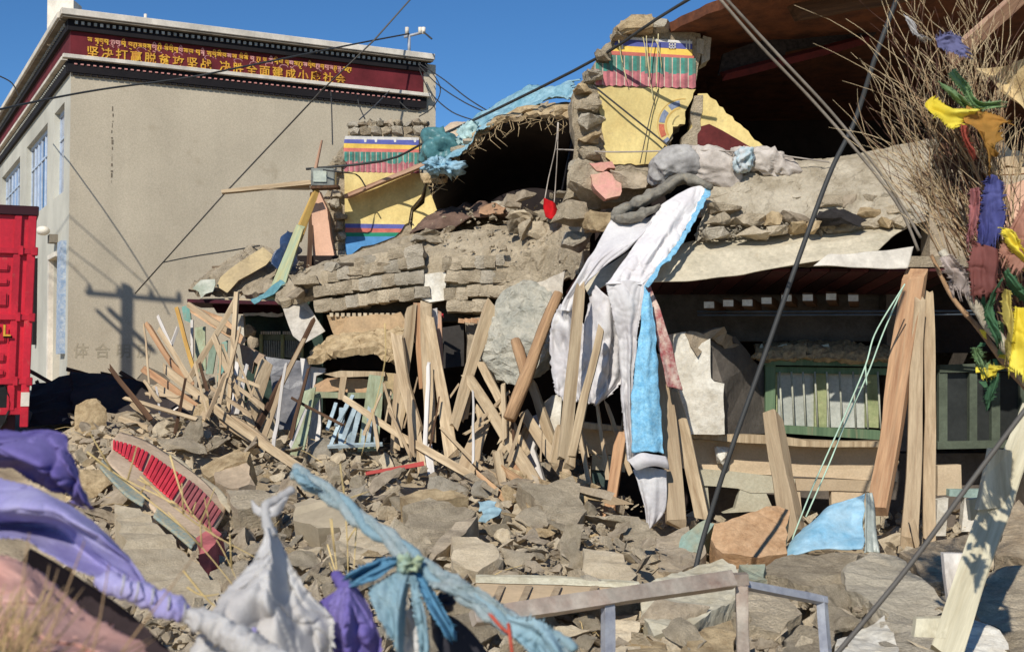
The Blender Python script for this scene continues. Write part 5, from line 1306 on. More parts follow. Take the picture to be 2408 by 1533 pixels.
brd([(444, 716, 17.5), (530, 748, 17.1), (580, 800, 16.9), (566, 812, 16.9), (500, 770, 17.1), (448, 735, 17.5)], 'triangular tan panel end under the broken roof at left', M('tan_panel', (196, 160, 122)), .04)
brd([(428, 722, 17.6), (446, 716, 17.6), (450, 760, 17.5), (432, 752, 17.5)], 'teal painted scrap at the left tip of the broken roof', wood_t, .04)
brd([(458, 770, 17.2), (482, 768, 17.2), (484, 870, 16.9), (460, 876, 16.9)], 'pale green upright board at the far left of the planks', wood_pg, .04)
brd([(520, 806, 16.9), (535, 800, 16.9), (530, 905, 16.6), (510, 912, 16.6), (512, 860, 16.7)], 'teal green board standing among the left planks', wood_t, .04)
brd([(497, 790, 17), (512, 800, 17), (500, 880, 16.8), (484, 880, 16.8)], 'grey green board beside the teal one', M('grey_green', (132, 150, 132), kind='wood', bump=.2, rgb2=(110, 120, 100)), .04)
brd([(448, 752, 17.3), (454, 752, 17.3), (454, 842, 17.1), (448, 842, 17.1)], 'narrow grey white upright strip at the far left of the planks', wood_w, .04)
rock(486, 896, 16.5, 44, 44, 40, 'concrete_chunk', 'square grey lump wedged behind the left planks', 'lump', mudg, (0, .2, 0), 521)
rock(500, 925, 16.4, 60, 20, 40, 'mud_lump', 'flat dark lump under the square grey lump at left', 'lump', mudd, (0, -.1, 0), 522)
for i, (x, y, w, h) in enumerate([(540, 940, 60, 24), (480, 945, 50, 20), (560, 990, 60, 30), (520, 965, 70, 20), (600, 950, 40, 22)]):
    rock(x, y, 16.4, w, h, 40, 'mud_lump', 'lump half hidden behind the left planks', 'lump', [mud, mudd, mudg][i % 3], seed=530 + i, sub=2, group='lumps behind the left planks')
LEFT = [
    ('orange plank leaning furthest left against the beige wall', [(350, 768, 16.5), (400, 850, 16.2), (452, 905, 15.9)], 11, 14, wood_o),
    ('pale plank just right of the furthest left orange plank', [(374, 777, 16.4), (450, 900, 15.9)], 11, 12, wood),
    ('narrow yellowish plank standing above the furthest left planks', [(416, 727, 16.9), (458, 880, 16.4)], 9, 9, M('yellow_wood', (214, 176, 96), kind='wood')),
    ('thin grey lath leaning right of the orange plank', [(372, 745, 17.0), (402, 812, 16.7)], 7, 7, wood_w),
    ('thin grey lath leaning the other way beside its twin', [(418, 770, 16.9), (400, 820, 16.7)], 7, 7, wood_w),
    ('tall narrow plank standing nearly upright before the broken roof', [(557, 686, 16.4), (548, 830, 16.1), (538, 970, 15.8)], 11, 9, wood),
    ('plank crossing up to the right behind the tall narrow plank', [(556, 700, 16.6), (500, 800, 16.3), (436, 905, 15.9)], 12, 14, wood),
    ('plank slanting down right from the teal scrap', [(446, 718, 16.8), (545, 785, 16.6)], 12, 14, wood_g),
    ('long yellowish plank running down to the rubble through the left heap', [(503, 788, 16.2), (555, 920, 15.7), (628, 1072, 14.9)], 12, 15, wood),
    ('long plank sweeping down right from the shaded pile', [(386, 862, 16.0), (450, 915, 15.6), (560, 1010, 15.1), (700, 1095, 14.3)], 18, 20, wood),
    ('orange plank below the long sweeping plank', [(335, 866, 16.2), (400, 910, 15.9), (482, 972, 15.4)], 16, 18, wood_o),
    ('greyish plank lowest of those sweeping down from the left', [(366, 908, 15.9), (488, 982, 15.2)], 17, 18, wood_g),
    ('dark weathered rafter leaning to the pale grey hanging sheet', [(738, 752, 16.2), (690, 850, 15.9), (600, 1010, 15.2)], 8, 14, wood_d),
    ('brown weathered rafter close beside the darker one', [(716, 800, 16.0), (660, 910, 15.6), (618, 1030, 15.2)], 8, 14, wood_g),
    ('wide square ended plank leaning in the middle of the left heap', [(626, 850, 16.1), (603, 930, 15.8), (580, 1000, 15.4)], 32, 30, wood),
    ('white painted strip behind the wide square ended plank', [(560, 850, 16.4), (545, 980, 15.9)], 10, 12, wood_w),
    ('lavender white strip just right of the white painted one', [(580, 860, 16.4), (556, 975, 15.9)], 8, 10, wood_w),
    ('broad dusty board lying at the foot of the long yellowish plank', [(530, 985, 15.4), (612, 1035, 15.0), (640, 1065, 14.8)], 34, 28, wood_g),
    ('short pale plank poking out of the shaded pile', [(316, 950, 15.6), (352, 975, 15.4)], 20, 18, wood),
    ('small splintered plank end below the short pale one', [(285, 985, 15.3), (350, 1008, 15.1)], 12, 14, wood),
    ('second small splintered plank end by the mud lumps at left', [(300, 995, 15.2), (338, 1018, 15.0)], 12, 10, wood),
    ('thin stick across the dark gap below the greyish plank', [(398, 972, 15.6), (438, 944, 15.7)], 4, 3, wood_w),
    ('thin stick standing in the dark gap beside the mud lumps', [(408, 1010, 15.2), (426, 975, 15.3)], 4, 3, wood_w),
]
MID = [
    ('orange pointed plank with its tip down in the middle bundle', [(985, 720, 15.5), (986, 800, 15.4), (990, 912, 15.3)], 28, 8, wood_o),
    ('pale split plank at the left of the middle bundle', [(966, 728, 15.4), (955, 850, 15.2), (948, 900, 15.1)], 24, 22, wood),
    ('tall plank rising to the white brick face', [(1002, 716, 15.2), (1006, 880, 15.0), (1014, 1040, 14.7)], 28, 26, wood),
    ('plank leaning right from the white brick face to the rubble', [(1010, 745, 15.1), (1034, 880, 14.9), (1064, 1072, 14.4)], 22, 32, wood),
    ('plank with a cracked top leaning left of the tall plank', [(932, 780, 15.2), (950, 900, 14.9), (985, 1030, 14.5)], 26, 28, wood),
    ('lower end plank continuing to the red strip', [(978, 1000, 14.6), (994, 1118, 14.2)], 20, 20, wood),
    ('thick knotted plank leaning up to the right of the bundle', [(1154, 714, 15.2), (1110, 850, 14.9), (1066, 1010, 14.5)], 32, 20, wood),
    ('thin grey lath behind the top of the thick knotted plank', [(1182, 708, 15.5), (1150, 756, 15.5)], 8, 6, wood_w),
    ('plank crossing down right below the grey lump', [(1130, 852, 14.9), (1180, 950, 14.7), (1236, 1066, 14.3)], 18, 22, wood),
    ('long plank crossing under it down to the rubble', [(1100, 884, 14.8), (1180, 1010, 14.5), (1278, 1166, 13.9)], 24, 32, wood),
    ('plank standing behind the forked log', [(1263, 706, 15.3), (1244, 800, 15.2), (1236, 850, 15.1)], 26, 26, wood),
    ('plank between the forked log and the tall lone plank', [(1252, 905, 15.0), (1276, 975, 14.8), (1300, 1045, 14.6)], 20, 26, wood),
    ('wide plank lying down right from the forked log', [(1228, 965, 14.7), (1280, 1050, 14.4), (1332, 1120, 14.1)], 24, 30, wood_g),
    ('tall lone plank standing before the white hanging cloths', [(1366, 678, 13.0), (1350, 850, 12.95), (1324, 1076, 12.9)], 26, 26, wood),
    ('thinner plank right of the tall lone one', [(1414, 770, 13.0), (1375, 930, 12.95), (1342, 1080, 12.9)], 16, 22, wood),
    ('long thin plank lying across the rubble from the green board', [(812, 938, 14.9), (950, 1030, 14.5), (1112, 1120, 13.9)], 14, 20, wood),
    ('short plank standing behind the left foot of the bundle', [(935, 880, 15.4), (926, 1060, 15.0)], 16, 16, wood_g),
    ('narrow plank left of the tall plank near the rubble', [(952, 900, 15.0), (933, 1055, 14.7)], 14, 16, wood),
    ('broken plank stub standing right of the bundle', [(1168, 1060, 14.2), (1182, 1140, 13.9)], 22, 20, wood),
    ('plank stub leaning below the crossing planks', [(1190, 1040, 14.4), (1166, 1085, 14.2)], 22, 16, wood),
    ('thin plank right of the two stubs', [(1204, 1070, 14.3), (1192, 1140, 14.0)], 12, 12, wood),
    ('reddish plank sliver between the crossing planks', [(1213, 1080, 14.3), (1216, 1140, 14.0)], 18, 14, wood_o),
    ('thin stick leaning across the middle bundle', [(1078, 905, 14.9), (992, 1025, 14.6)], 5, 4, wood_g),
    ('red painted strip of wood lying on the rubble', [(862, 1114, 13.9), (992, 1090, 14.0)], 8, 11, M('red_paint_wood', (196, 84, 78), kind='wood', bump=.2, rgb2=(160, 70, 60), dust=.2)),
    ('broad grey brown board standing in the dark right of the bundle', [(1140, 985, 14.8), (1095, 1108, 14.3)], 32, 44, wood_g),
    ('short board in the dark between bundle and grey lump', [(1130, 962, 14.9), (1138, 1020, 14.7)], 24, 10, wood),
    ('plank leaning against the white painted post in the middle', [(1238, 1010, 14.7), (1206, 1080, 14.4)], 18, 18, wood),
    ('white painted board behind the forked log', [(1260, 985, 14.9), (1238, 1060, 14.7), (1262, 1140, 14.5)], 46, 40, wood_w),
    ('pinkish plank right of the tall plank in the bundle', [(1030, 735, 15.4), (1034, 800, 15.3), (1038, 860, 15.2)], 16, 10, wood_p),
    ('white painted strip wedged in the top of the bundle', [(1020, 730, 15.35), (1024, 830, 15.3)], 16, 14, wood_w),
    ('white broken strip at the foot of the bundle', [(1006, 1050, 14.4), (1014, 1110, 14.2)], 20, 16, wood_w),
    ('short plank left of the tall lone plank near the ground', [(1316, 1010, 14.2), (1302, 1090, 14.0)], 20, 24, wood),
]
RIGHT = [
    ('wide plank leaning right beside the blue lace cloth', [(1548, 842, 13.6), (1575, 1030, 13.4), (1592, 1228, 13.1)], 32, 46, wood_g),
    ('plank leaning behind the wide one before the white pier', [(1580, 916, 13.8), (1618, 1060, 13.6), (1652, 1218, 13.3)], 28, 34, wood),
    ('orange plank leaning left of the white hanging cloth', [(1460, 1030, 13.9), (1446, 1120, 13.7), (1430, 1206, 13.5)], 26, 26, wood_o),
    ('pale upright plank at the left end of the parapet', [(1350, 990, 14.0), (1338, 1100, 13.8)], 20, 26, wood),
    ('orange brown veranda post leaning right at its top', [(2150, 650, 13.2), (2110, 900, 13.1), (2066, 1190, 12.9)], 52, 44, wood_o),
    ('upright veranda post in the middle of the three', [(2164, 700, 13.1), (2152, 980, 13.0), (2138, 1290, 12.7)], 26, 38, wood_g),
    ('upright veranda post furthest right of the three', [(2182, 690, 13.3), (2188, 980, 13.2), (2184, 1278, 12.9)], 24, 28, wood_g),
    ('short plank resting against the orange brown post', [(2112, 1080, 13.0), (2066, 1160, 12.9)], 10, 16, wood),
    ('narrow slat at the foot between the veranda posts', [(2145, 1225, 12.6), (2158, 1285, 12.6)], 14, 12, wood_g),
]
for i, (lab, pts, w0, w1, mt) in enumerate(LEFT + MID + RIGHT):
    pl(lab, pts, w0, w1, mt, .45 if max(w0, w1) > 15 else .7, 700 + i, group=PLK, splinter=1.1 if i % 3 == 0 else .55, bend=.02)
r = random.Random(404)
for zone, n, lab in (((350, 640, 760, 1060), 18, 'splintered lath in the tangle of planks at left'), ((640, 960, 880, 1075), 7, 'splintered lath before the pale blue window frame'), ((900, 1340, 850, 1130), 20, 'splintered lath in the tangle of planks in the middle'), ((1340, 1480, 960, 1180), 7, 'splintered lath left of the long white quilt')):
    for k in range(n):
        x = r.uniform(zone[0], zone[1]); y = r.uniform(zone[2], zone[3]) * .5 + zone[3] * .5 - r.uniform(0, 30)
        L = r.uniform(50, 190); a = r.gauss(math.pi / 2, .5) + (.5 if zone[0] < 400 else 0)
        Y = 16.2 - (y - 760) / 340 * 1.7 + r.uniform(-.2, .1) - (x - 350) / 1000 * .5
        w = r.uniform(4, 13)
        mt_ = r.choice([wood, wood, wood_g, wood_g, wood_g, wood_w, wood_d])
        pl({'pale_wood': 'pale', 'weathered_wood': 'weathered', 'white_painted_wood': 'white painted', 'dark_wood': 'dark'}[mt_.name] + (' long ' if L > 110 else ' short ') + lab, [(x + L * math.cos(a), y - L * abs(math.sin(a)), Y + .3), (x, y, Y)], w * r.uniform(.5, 1), w, mt_, .6, 1000 + k + int(zone[0]), 'lath', 'lath', group=lab.replace('lath', 'laths'), splinter=1.4, bend=.03)
for k in range(22):
    x = r.uniform(1100, 1330); y = r.uniform(1110, 1200)
    q = on_heap(x, y)
    if q is None: continue
    d = Vector((r.uniform(.35, .8), r.uniform(-.9, -.2), r.uniform(-.5, -.1))).normalized() * r.uniform(.3, .8)
    o = plank_mesh([q + Vector((0, -.1, .14)), q + d + Vector((0, -.15, .16))], r.uniform(.05, .12), r.uniform(.04, .1), .03, r.choice([mudd, wood_g, bark, mud2, straw]), 'splinter', None, 1300 + k, 1.5, .03)
    tag(o, 'dusty splintered timber lying on the rubble below the crossing planks', 'splinter', 'dusty timbers on the middle rubble')
pl('forked rough log leaning before the grey lump', [(1314, 690, 14.8), (1270, 790, 14.6), (1240, 880, 14.4), (1220, 930, 14.3), (1198, 985, 14.2)], 26, 34, bark, 1, 801, 'log', 'log', True)
pl('broken branch of the forked log pointing up left', [(1212, 800, 14.7), (1232, 862, 14.5), (1238, 890, 14.4)], 24, 28, bark, 1, 802, 'log', 'log', True)
pl('rounded weathered post standing before the parapet', [(1818, 985, 13.7), (1840, 1120, 13.5), (1868, 1262, 13.2)], 34, 46, wood_g, .8, 803, 'post', 'post')
# big grey lump
o = poly([(1176, 690, 15.2), (1240, 670, 15.1), (1300, 680, 15.0), (1310, 740, 14.9), (1290, 820, 14.8), (1278, 860, 14.8), (1240, 890, 14.8), (1200, 905, 14.9), (1160, 895, 15.0), (1136, 850, 15.0), (1140, 790, 15.1), (1160, 730, 15.2)], .5, 'rock_lump', M('speckled_grey', (196, 190, 172), scale=5, bump=1, bscale=30, rgb2=(150, 150, 138), dist=.03), L=.07, amp=.12, fr=2.2, amp2=.04, seed=4)
tag(o, 'big pale speckled lump of fallen wall behind the forked log', 'wall lump')
brd([(1255, 665, 15.2), (1300, 650, 15.1), (1330, 640, 15.0), (1322, 700, 15.0), (1290, 720, 15.0), (1260, 700, 15.1)], 'whitish torn plaster above the speckled lump', M('torn_plaster', (214, 204, 186), bump=.6, rgb2=(176, 164, 146)), .15, 'plaster_piece', 'plaster', amp=.03, jag=.04)
brd([(1278, 950, 15.1), (1300, 930, 15.1), (1322, 925, 15.1), (1316, 1010, 15.0), (1296, 1060, 14.9), (1284, 1010, 15.0)], 'white wall face left of the tall lone plank', whitew, .2, 'wall_piece', 'wall')
# dark cabinet-like pieces behind the bundle
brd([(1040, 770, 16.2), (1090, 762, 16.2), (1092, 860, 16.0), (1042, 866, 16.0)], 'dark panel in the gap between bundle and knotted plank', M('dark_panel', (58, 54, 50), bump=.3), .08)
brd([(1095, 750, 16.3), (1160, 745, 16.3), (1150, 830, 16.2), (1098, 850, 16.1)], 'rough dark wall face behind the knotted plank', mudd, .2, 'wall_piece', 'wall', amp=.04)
for i in range(7):
    x = 1078 + i * 15
    brd([(x, 748, 16.1), (x + 14, 750, 16.1), (x + 14, 760, 16.05), (x, 758, 16.05)], 'orange reed end under the fallen brick courses', wood_o, .1, 'reed_end', 'reed', jag=.02, seed=i, group='orange reed ends under the brick courses')
pl('small red rod under the white brick face', [(1008, 728, 15.6), (1042, 742, 15.5)], 7, 7, M('red_rod', (204, 60, 66), bump=.1), 1, 810, 'rod', 'rod')
# ---------------------------------------------------------------- shaded pile behind the truck
brd([(165, 873, 18.0), (200, 878, 18.0), (330, 890, 17.9), (345, 908, 17.9), (430, 950, 17.5), (420, 1000, 16.9), (250, 1010, 16.8), (170, 960, 17.2)], 'dark collapsed roof sheet in the truck shadow', M('dark_roof_sheet', (70, 62, 60), scale=2, bump=.3, rgb2=(50, 46, 46)), .08, 'roof_sheet', 'roof sheet', amp=.05, jag=.06)  # truck shadow is painted into the dark sheet colour
brd([(70, 905, 18.0), (110, 900, 18), (170, 880, 18), (172, 1000, 17.0), (72, 1005, 16.9)], 'dark debris sheet at the far left of the pile beside the truck', MATS['dark_roof_sheet'], .06, 'roof_sheet', 'roof sheet', amp=.06, jag=.06)  # added sheet that paints the pile's shadow further left
brd([(395, 905, 17.3), (450, 935, 17.0), (470, 985, 16.6), (420, 1000, 16.6), (400, 960, 16.9)], 'dark sheet scrap right of the shaded pile under the planks', MATS['dark_roof_sheet'], .06, 'roof_sheet', 'roof sheet', amp=.05, jag=.05)  # added scrap that paints the shadow further right
SH = [('dark beam end sticking up left on the shaded pile', [(158, 868, 18.1), (215, 884, 18.0)], 9, 9), ('dark beam end in the middle of the shaded pile', [(240, 878, 18.0), (330, 898, 17.9)], 8, 8), ('dark beam end at the foot of the pole shadow', [(284, 876, 18.1), (325, 900, 17.9)], 9, 8), ('dark beam slanting down beside the red truck', [(70, 872, 18.5), (140, 912, 18.1)], 9, 9), ('short dark stick below the slanting beam beside the truck', [(86, 895, 18.3), (97, 930, 18.2)], 8, 8)]
for i, (lab, pts, a, b_) in enumerate(SH): pl(lab, pts, a, b_, wood_d, .8, 820 + i)
brd([(320, 893, 17.6), (345, 862, 17.8), (385, 880, 17.7), (400, 895, 17.5), (360, 905, 17.4)], 'ribbed grey sheet piece at the right of the shaded pile', M('ribbed_grey', (130, 118, 100), bump=.5), .04)
# ---------------------------------------------------------------- cloths hanging on the veranda
wc = M('white_quilt', (228, 224, 220), rough=.85, scale=3, var=.12, bump=.2, bscale=22, rgb2=(214, 208, 206), trans=.12, dist=.015)
wc2 = M('white_lining', (230, 226, 222), rough=.85, scale=3, var=.12, bump=.3, bscale=30, rgb2=(214, 208, 206), trans=.12, dist=.015)
bl = M('blue_lace', (150, 204, 228), rough=.7, scale=18, var=.4, bump=.8, bscale=40, rgb2=(88, 166, 210), dist=.012)
HQ = thing('hanging_quilt', 'long white quilt with a blue lace edge falling over the veranda roof to the ground', 'quilt', W(1520, 900, 13.3))
loft([[(1558, 480, 13.75), (1528, 520, 13.6), (1490, 580, 13.35), (1448, 640, 13.15), (1424, 668, 13.05)],
      [(1600, 452, 13.8), (1570, 500, 13.55), (1530, 570, 13.25), (1490, 630, 13.08), (1466, 668, 13.0)],
      [(1640, 440, 13.85), (1600, 510, 13.55), (1560, 570, 13.25), (1520, 630, 13.1), (1496, 668, 13.0)],
      [(1662, 440, 13.85), (1628, 510, 13.6), (1590, 575, 13.3), (1552, 622, 13.1), (1516, 670, 13.0)]], 'upper_cloth', wc, HQ, nu=80, nv=44, amp=.015, fr=5, pleat=.045, pfreq=1.4, thick=.008, wsc=5)
loft([[(1662, 438, 13.84), (1628, 508, 13.58), (1590, 573, 13.28), (1552, 620, 13.08), (1514, 672, 12.97)],
      [(1676, 440, 13.84), (1642, 508, 13.56), (1604, 575, 13.26), (1562, 626, 13.06), (1524, 676, 12.97)]], 'blue_edge', bl, HQ, nu=60, nv=8, amp=.03, fr=12, thick=.012)
loft([[(1424, 666, 13.05), (1432, 700, 13.02), (1446, 760, 13.05), (1458, 850, 13.1), (1462, 950, 13.1), (1470, 1030, 13.1), (1476, 1082, 13.1)],
      [(1466, 662, 13.0), (1466, 700, 12.95), (1470, 770, 13.0), (1474, 860, 13.02), (1476, 950, 13.05), (1482, 1030, 13.05), (1490, 1085, 13.05)],
      [(1500, 664, 12.98), (1496, 720, 12.98), (1490, 800, 13.0), (1486, 880, 13.02), (1484, 960, 13.05), (1488, 1030, 13.05), (1500, 1080, 13.05)],
      [(1518, 672, 12.98), (1508, 730, 12.98), (1498, 800, 13.0), (1490, 890, 13.02), (1486, 960, 13.05), (1492, 1040, 13.05), (1520, 1078, 13.1)]], 'long_fall', wc, HQ, nu=110, nv=44, amp=.02, fr=4, pleat=.045, pfreq=1.6, thick=.008, wsc=5, ragged=.02)
loft([[(1514, 672, 12.95), (1506, 760, 12.95), (1494, 860, 12.96), (1484, 960, 12.98), (1486, 1064, 13.0)],
      [(1524, 690, 12.93), (1524, 780, 12.9), (1520, 870, 12.9), (1520, 960, 12.92), (1524, 1062, 12.95)],
      [(1530, 690, 12.96), (1540, 780, 12.96), (1545, 870, 12.97), (1554, 970, 13.0), (1560, 1068, 13.02)]], 'blue_lace', bl, HQ, nu=60, nv=16, amp=.02, fr=8, pleat=.02, pfreq=1.5, thick=.015)
loft([[(1476, 1080, 13.0), (1484, 1092, 12.95), (1496, 1104, 12.95)], [(1510, 1066, 12.9), (1520, 1080, 12.85), (1530, 1094, 12.9)], [(1565, 1072, 13.0), (1568, 1085, 12.95), (1570, 1100, 13.0)]], 'folded_hem', wc2, HQ, nu=14, nv=20, amp=.03, fr=5, thick=.02)
loft([[(1488, 1104, 13.1), (1500, 1140, 13.1), (1516, 1190, 13.1), (1522, 1250, 13.1)], [(1520, 1100, 13.05), (1525, 1150, 13.05), (1530, 1200, 13.05), (1526, 1246, 13.05)], [(1568, 1104, 13.1), (1568, 1150, 13.1), (1562, 1200, 13.1), (1532, 1240, 13.1)]], 'lower_fall', wc2, HQ, nu=40, nv=20, amp=.015, fr=4, pleat=.03, pfreq=2.5, thick=.012)
fl = M('flowered_cloth', (222, 200, 182), rough=.8, scale=9, var=.12, bump=.3, bscale=20, rgb2=(168, 92, 92), trans=.05)
o = loft([[(1520, 668, 13.2), (1530, 730, 13.15), (1544, 790, 13.15), (1556, 850, 13.15), (1570, 908, 13.2)], [(1528, 664, 13.25), (1552, 730, 13.15), (1572, 790, 13.15), (1590, 860, 13.2), (1606, 918, 13.25)]], 'flowered_cloth', fl, nu=40, nv=14, amp=.015, fr=6, pleat=.012, pfreq=1.5, thick=.01)
tag(o, 'narrow cream cloth with dark red flowers hanging right of the blue lace', 'cloth')
WQ = thing('hanging_sheet', 'loose white sheet bunched on the left of the long quilt', 'sheet', W(1380, 850, 13.6))
loft([[(1440, 518, 13.7), (1408, 570, 13.5), (1372, 630, 13.3), (1330, 700, 13.3), (1318, 730, 13.3)],
      [(1480, 520, 13.7), (1440, 570, 13.45), (1398, 620, 13.3), (1350, 690, 13.3), (1332, 730, 13.25)],
      [(1530, 510, 13.75), (1490, 560, 13.4), (1420, 615, 13.3), (1370, 680, 13.3), (1342, 732, 13.3)],
      [(1562, 482, 13.75), (1520, 540, 13.5), (1470, 590, 13.35), (1384, 660, 13.25), (1350, 725, 13.3)]], 'upper_cloth', wc2, WQ, nu=46, nv=30, amp=.02, fr=4, pleat=.028, pfreq=1.8, thick=.012)
loft([[(1318, 715, 13.4), (1298, 760, 13.45), (1292, 830, 13.5), (1300, 900, 13.5), (1302, 925, 13.5)],
      [(1328, 722, 13.3), (1322, 780, 13.35), (1326, 850, 13.4), (1330, 905, 13.4), (1334, 945, 13.4)],
      [(1340, 730, 13.35), (1352, 790, 13.4), (1358, 850, 13.45), (1362, 905, 13.45), (1360, 942, 13.45)],
      [(1352, 728, 13.4), (1376, 770, 13.45), (1386, 850, 13.5), (1380, 910, 13.5), (1368, 950, 13.5)]], 'bunched_fall', wc2, WQ, nu=46, nv=34, amp=.025, fr=4, pleat=.08, pfreq=1.6, thick=.008, ragged=.03, wsc=5)
loft([[(1400, 672, 13.36), (1378, 740, 13.4), (1368, 830, 13.42), (1364, 900, 13.42), (1366, 952, 13.42)],
      [(1432, 700, 13.2), (1426, 770, 13.2), (1420, 850, 13.25), (1408, 910, 13.3), (1394, 950, 13.3)],
      [(1442, 720, 13.25), (1444, 790, 13.3), (1440, 860, 13.35), (1430, 915, 13.4), (1408, 946, 13.4)],
      [(1452, 700, 13.3), (1466, 790, 13.35), (1470, 860, 13.4), (1460, 900, 13.4), (1434, 930, 13.4)]], 'second_fall', wc2, WQ, nu=46, nv=34, amp=.02, fr=4, pleat=.08, pfreq=1.5, thick=.008, seed=4, ragged=.03, wsc=5)
# ---------------------------------------------------------------- notable pieces in the rubble
FWD = .32
NOTE = []
def inside(px, py):
    for P in NOTE:
        c = False; j = len(P) - 1
        for i in range(len(P)):
            if (P[i][1] > py) != (P[j][1] > py) and px < (P[j][0] - P[i][0]) * (py - P[i][1]) / (P[j][1] - P[i][1]) + P[i][0]: c = not c
            j = i
        if c: return True
    return False
def slabp(pts, th, label, mat, name='plaster_slab', cat='slab', amp=.02, jag=.04, seed=0, L=.09, fr=3.5):
    """slab lying or leaning: its face given by picture points with their distances, its body behind and below"""
    NOTE.append([(p[0], p[1]) for p in pts])
    pts = [(p[0], p[1], p[2] - FWD) for p in pts]
    P = [W3(p) for p in pts]
    n = Vector((0, 0, 0))
    for i in range(len(P)):
        a, b = P[i], P[(i + 1) % len(P)]
        n += a.cross(b)
    n.normalize()
    if n.y < 0: n = -n
    return tag(poly(pts, tuple(n * (th + .1) + Vector((0, .1, -.12))), name, mat, L=L, amp=amp, amp2=amp * .4, fr=fr, jag=jag, seed=seed), label, cat)
slabp([(268, 1185, 10.9), (330, 1195, 10.9), (400, 1260, 10.5), (470, 1330, 10.1), (520, 1390, 9.6), (470, 1440, 9.2), (360, 1400, 9.4), (300, 1310, 10)], .12, 'large smooth plaster slab leaning in front of the red ribbed panel', mudp, amp=.012)
slabp([(506, 1108, 12.9), (530, 1090, 13), (582, 1086, 13), (600, 1140, 12.7), (560, 1146, 12.6), (508, 1132, 12.7)], .35, 'square block with a flat tan face right of the red ribbed panel', M('tan_block', (190, 168, 140), bump=.3), name='earth_block', cat='block')
slabp([(470, 1100, 13), (500, 1080, 13.1), (560, 1058, 13.2), (592, 1062, 13.1), (580, 1080, 13), (530, 1100, 12.9), (490, 1122, 12.8)], .14, 'curved piece of broken mud capping above the square block', straw, name='mud_slab')
slabp([(690, 1185, 11.9), (730, 1170, 12), (828, 1190, 11.8), (820, 1230, 11.5), (750, 1240, 11.4), (690, 1225, 11.6)], .07, 'smooth flat tan panel behind the blue twisted flags', M('smooth_tan', (188, 172, 144), bump=.15, var=.1), amp=.006)
slabp([(530, 1155, 12.3), (600, 1150, 12.4), (660, 1160, 12.2), (640, 1185, 12), (560, 1195, 11.9)], .1, 'flat slab under the square tan block', mud)
slabp([(800, 1240, 11.3), (860, 1215, 11.5), (935, 1245, 11.2), (925, 1290, 10.9), (870, 1330, 10.6), (800, 1300, 10.9)], .12, 'tan slab half hidden by the blue twisted flags', mudp)
slabp([(1062, 1262, 10.9), (1120, 1262, 10.9), (1178, 1290, 10.7), (1180, 1315, 10.5), (1130, 1340, 10.3), (1068, 1320, 10.4)], .1, 'flat pale plate with a broken rim right of the flag knot', mudp)
slabp([(950, 1190, 11.9), (1010, 1170, 12), (1120, 1200, 11.8), (1090, 1240, 11.4), (1000, 1310, 10.9), (960, 1260, 11.3)], .14, 'long slab rising left of the blue scrap in the middle rubble', mud2, name='mud_slab')
slabp([(1000, 1300, 10.8), (1090, 1220, 11.4), (1122, 1218, 11.4), (1080, 1270, 11), (1015, 1318, 10.7)], .1, 'thin tilted slab edge leaning on the long slab', mudd, name='mud_slab')
slabp([(940, 1165, 12.4), (1000, 1150, 12.5), (1090, 1160, 12.4), (1098, 1172, 12.3), (1000, 1172, 12.3), (960, 1185, 12.1)], .08, 'curled flake of mud arching over a dark gap in the middle', straw, name='mud_flake', cat='flake')
slabp([(1370, 1290, 10.7), (1450, 1300, 10.7), (1500, 1345, 10.3), (1480, 1368, 10.1), (1380, 1355, 10.2)], .16, 'wide tan slab with dark stained top near the metal bar', mudp, name='mud_slab')
slabp([(1215, 1130, 13.1), (1290, 1140, 13.1), (1350, 1120, 13.2), (1380, 1200, 12.6), (1340, 1260, 12.2), (1300, 1230, 12.4)], .16, 'upright mud plate at the foot of the wide lying plank', mud2, name='mud_slab')
slabp([(1440, 1210, 12.6), (1500, 1215, 12.6), (1590, 1290, 12), (1560, 1340, 11.6), (1480, 1290, 12.0)], .16, 'long slab slanting down below the orange plank', mud2, name='mud_slab')
slabp([(1540, 1260, 12.1), (1620, 1240, 12.2), (1660, 1300, 11.8), (1600, 1350, 11.4), (1550, 1340, 11.5)], .3, 'crumbling upright lump left of the slanting cable foot', mudd, name='mud_lump', cat='lump')
bigwood = M('torn_orange_board', (206, 168, 128), kind='mud', scale=7, bump=1, bscale=30, rgb2=(168, 128, 90), dist=.02)
slabp([(1680, 1235, 12.0), (1740, 1215, 12.1), (1830, 1185, 12.2), (1855, 1200, 12.1), (1850, 1300, 11.7), (1765, 1310, 11.6), (1700, 1300, 11.7), (1672, 1270, 11.9)], .08, 'torn orange brown board left of the blue tarpaulin', bigwood, name='torn_board', cat='board')
slabp([(1600, 1255, 12.0), (1660, 1225, 12.0), (1680, 1240, 12.0), (1650, 1300, 11.8), (1600, 1300, 11.9)], .05, 'greenish blue film draped beside the torn orange board', M('green_blue_film', (132, 156, 144), bump=.4, rgb2=(150, 140, 112)), name='plastic_film', cat='plastic film', amp=.04)
o = loft([[(1826, 1308, 11.6), (1870, 1302, 11.5), (1930, 1296, 11.5), (2025, 1290, 11.5)], [(1872, 1262, 11.8), (1910, 1240, 11.75), (1980, 1220, 11.8), (2034, 1220, 11.8)], [(1918, 1222, 12), (1950, 1195, 12), (2000, 1175, 12), (2042, 1158, 12)]], 'blue_tarpaulin', tarp2, nu=40, nv=26, amp=.06, fr=3.5, pleat=.02, pfreq=3, thick=.01)
tag(o, 'bright blue tarpaulin corner standing in the rubble at right', 'tarpaulin')
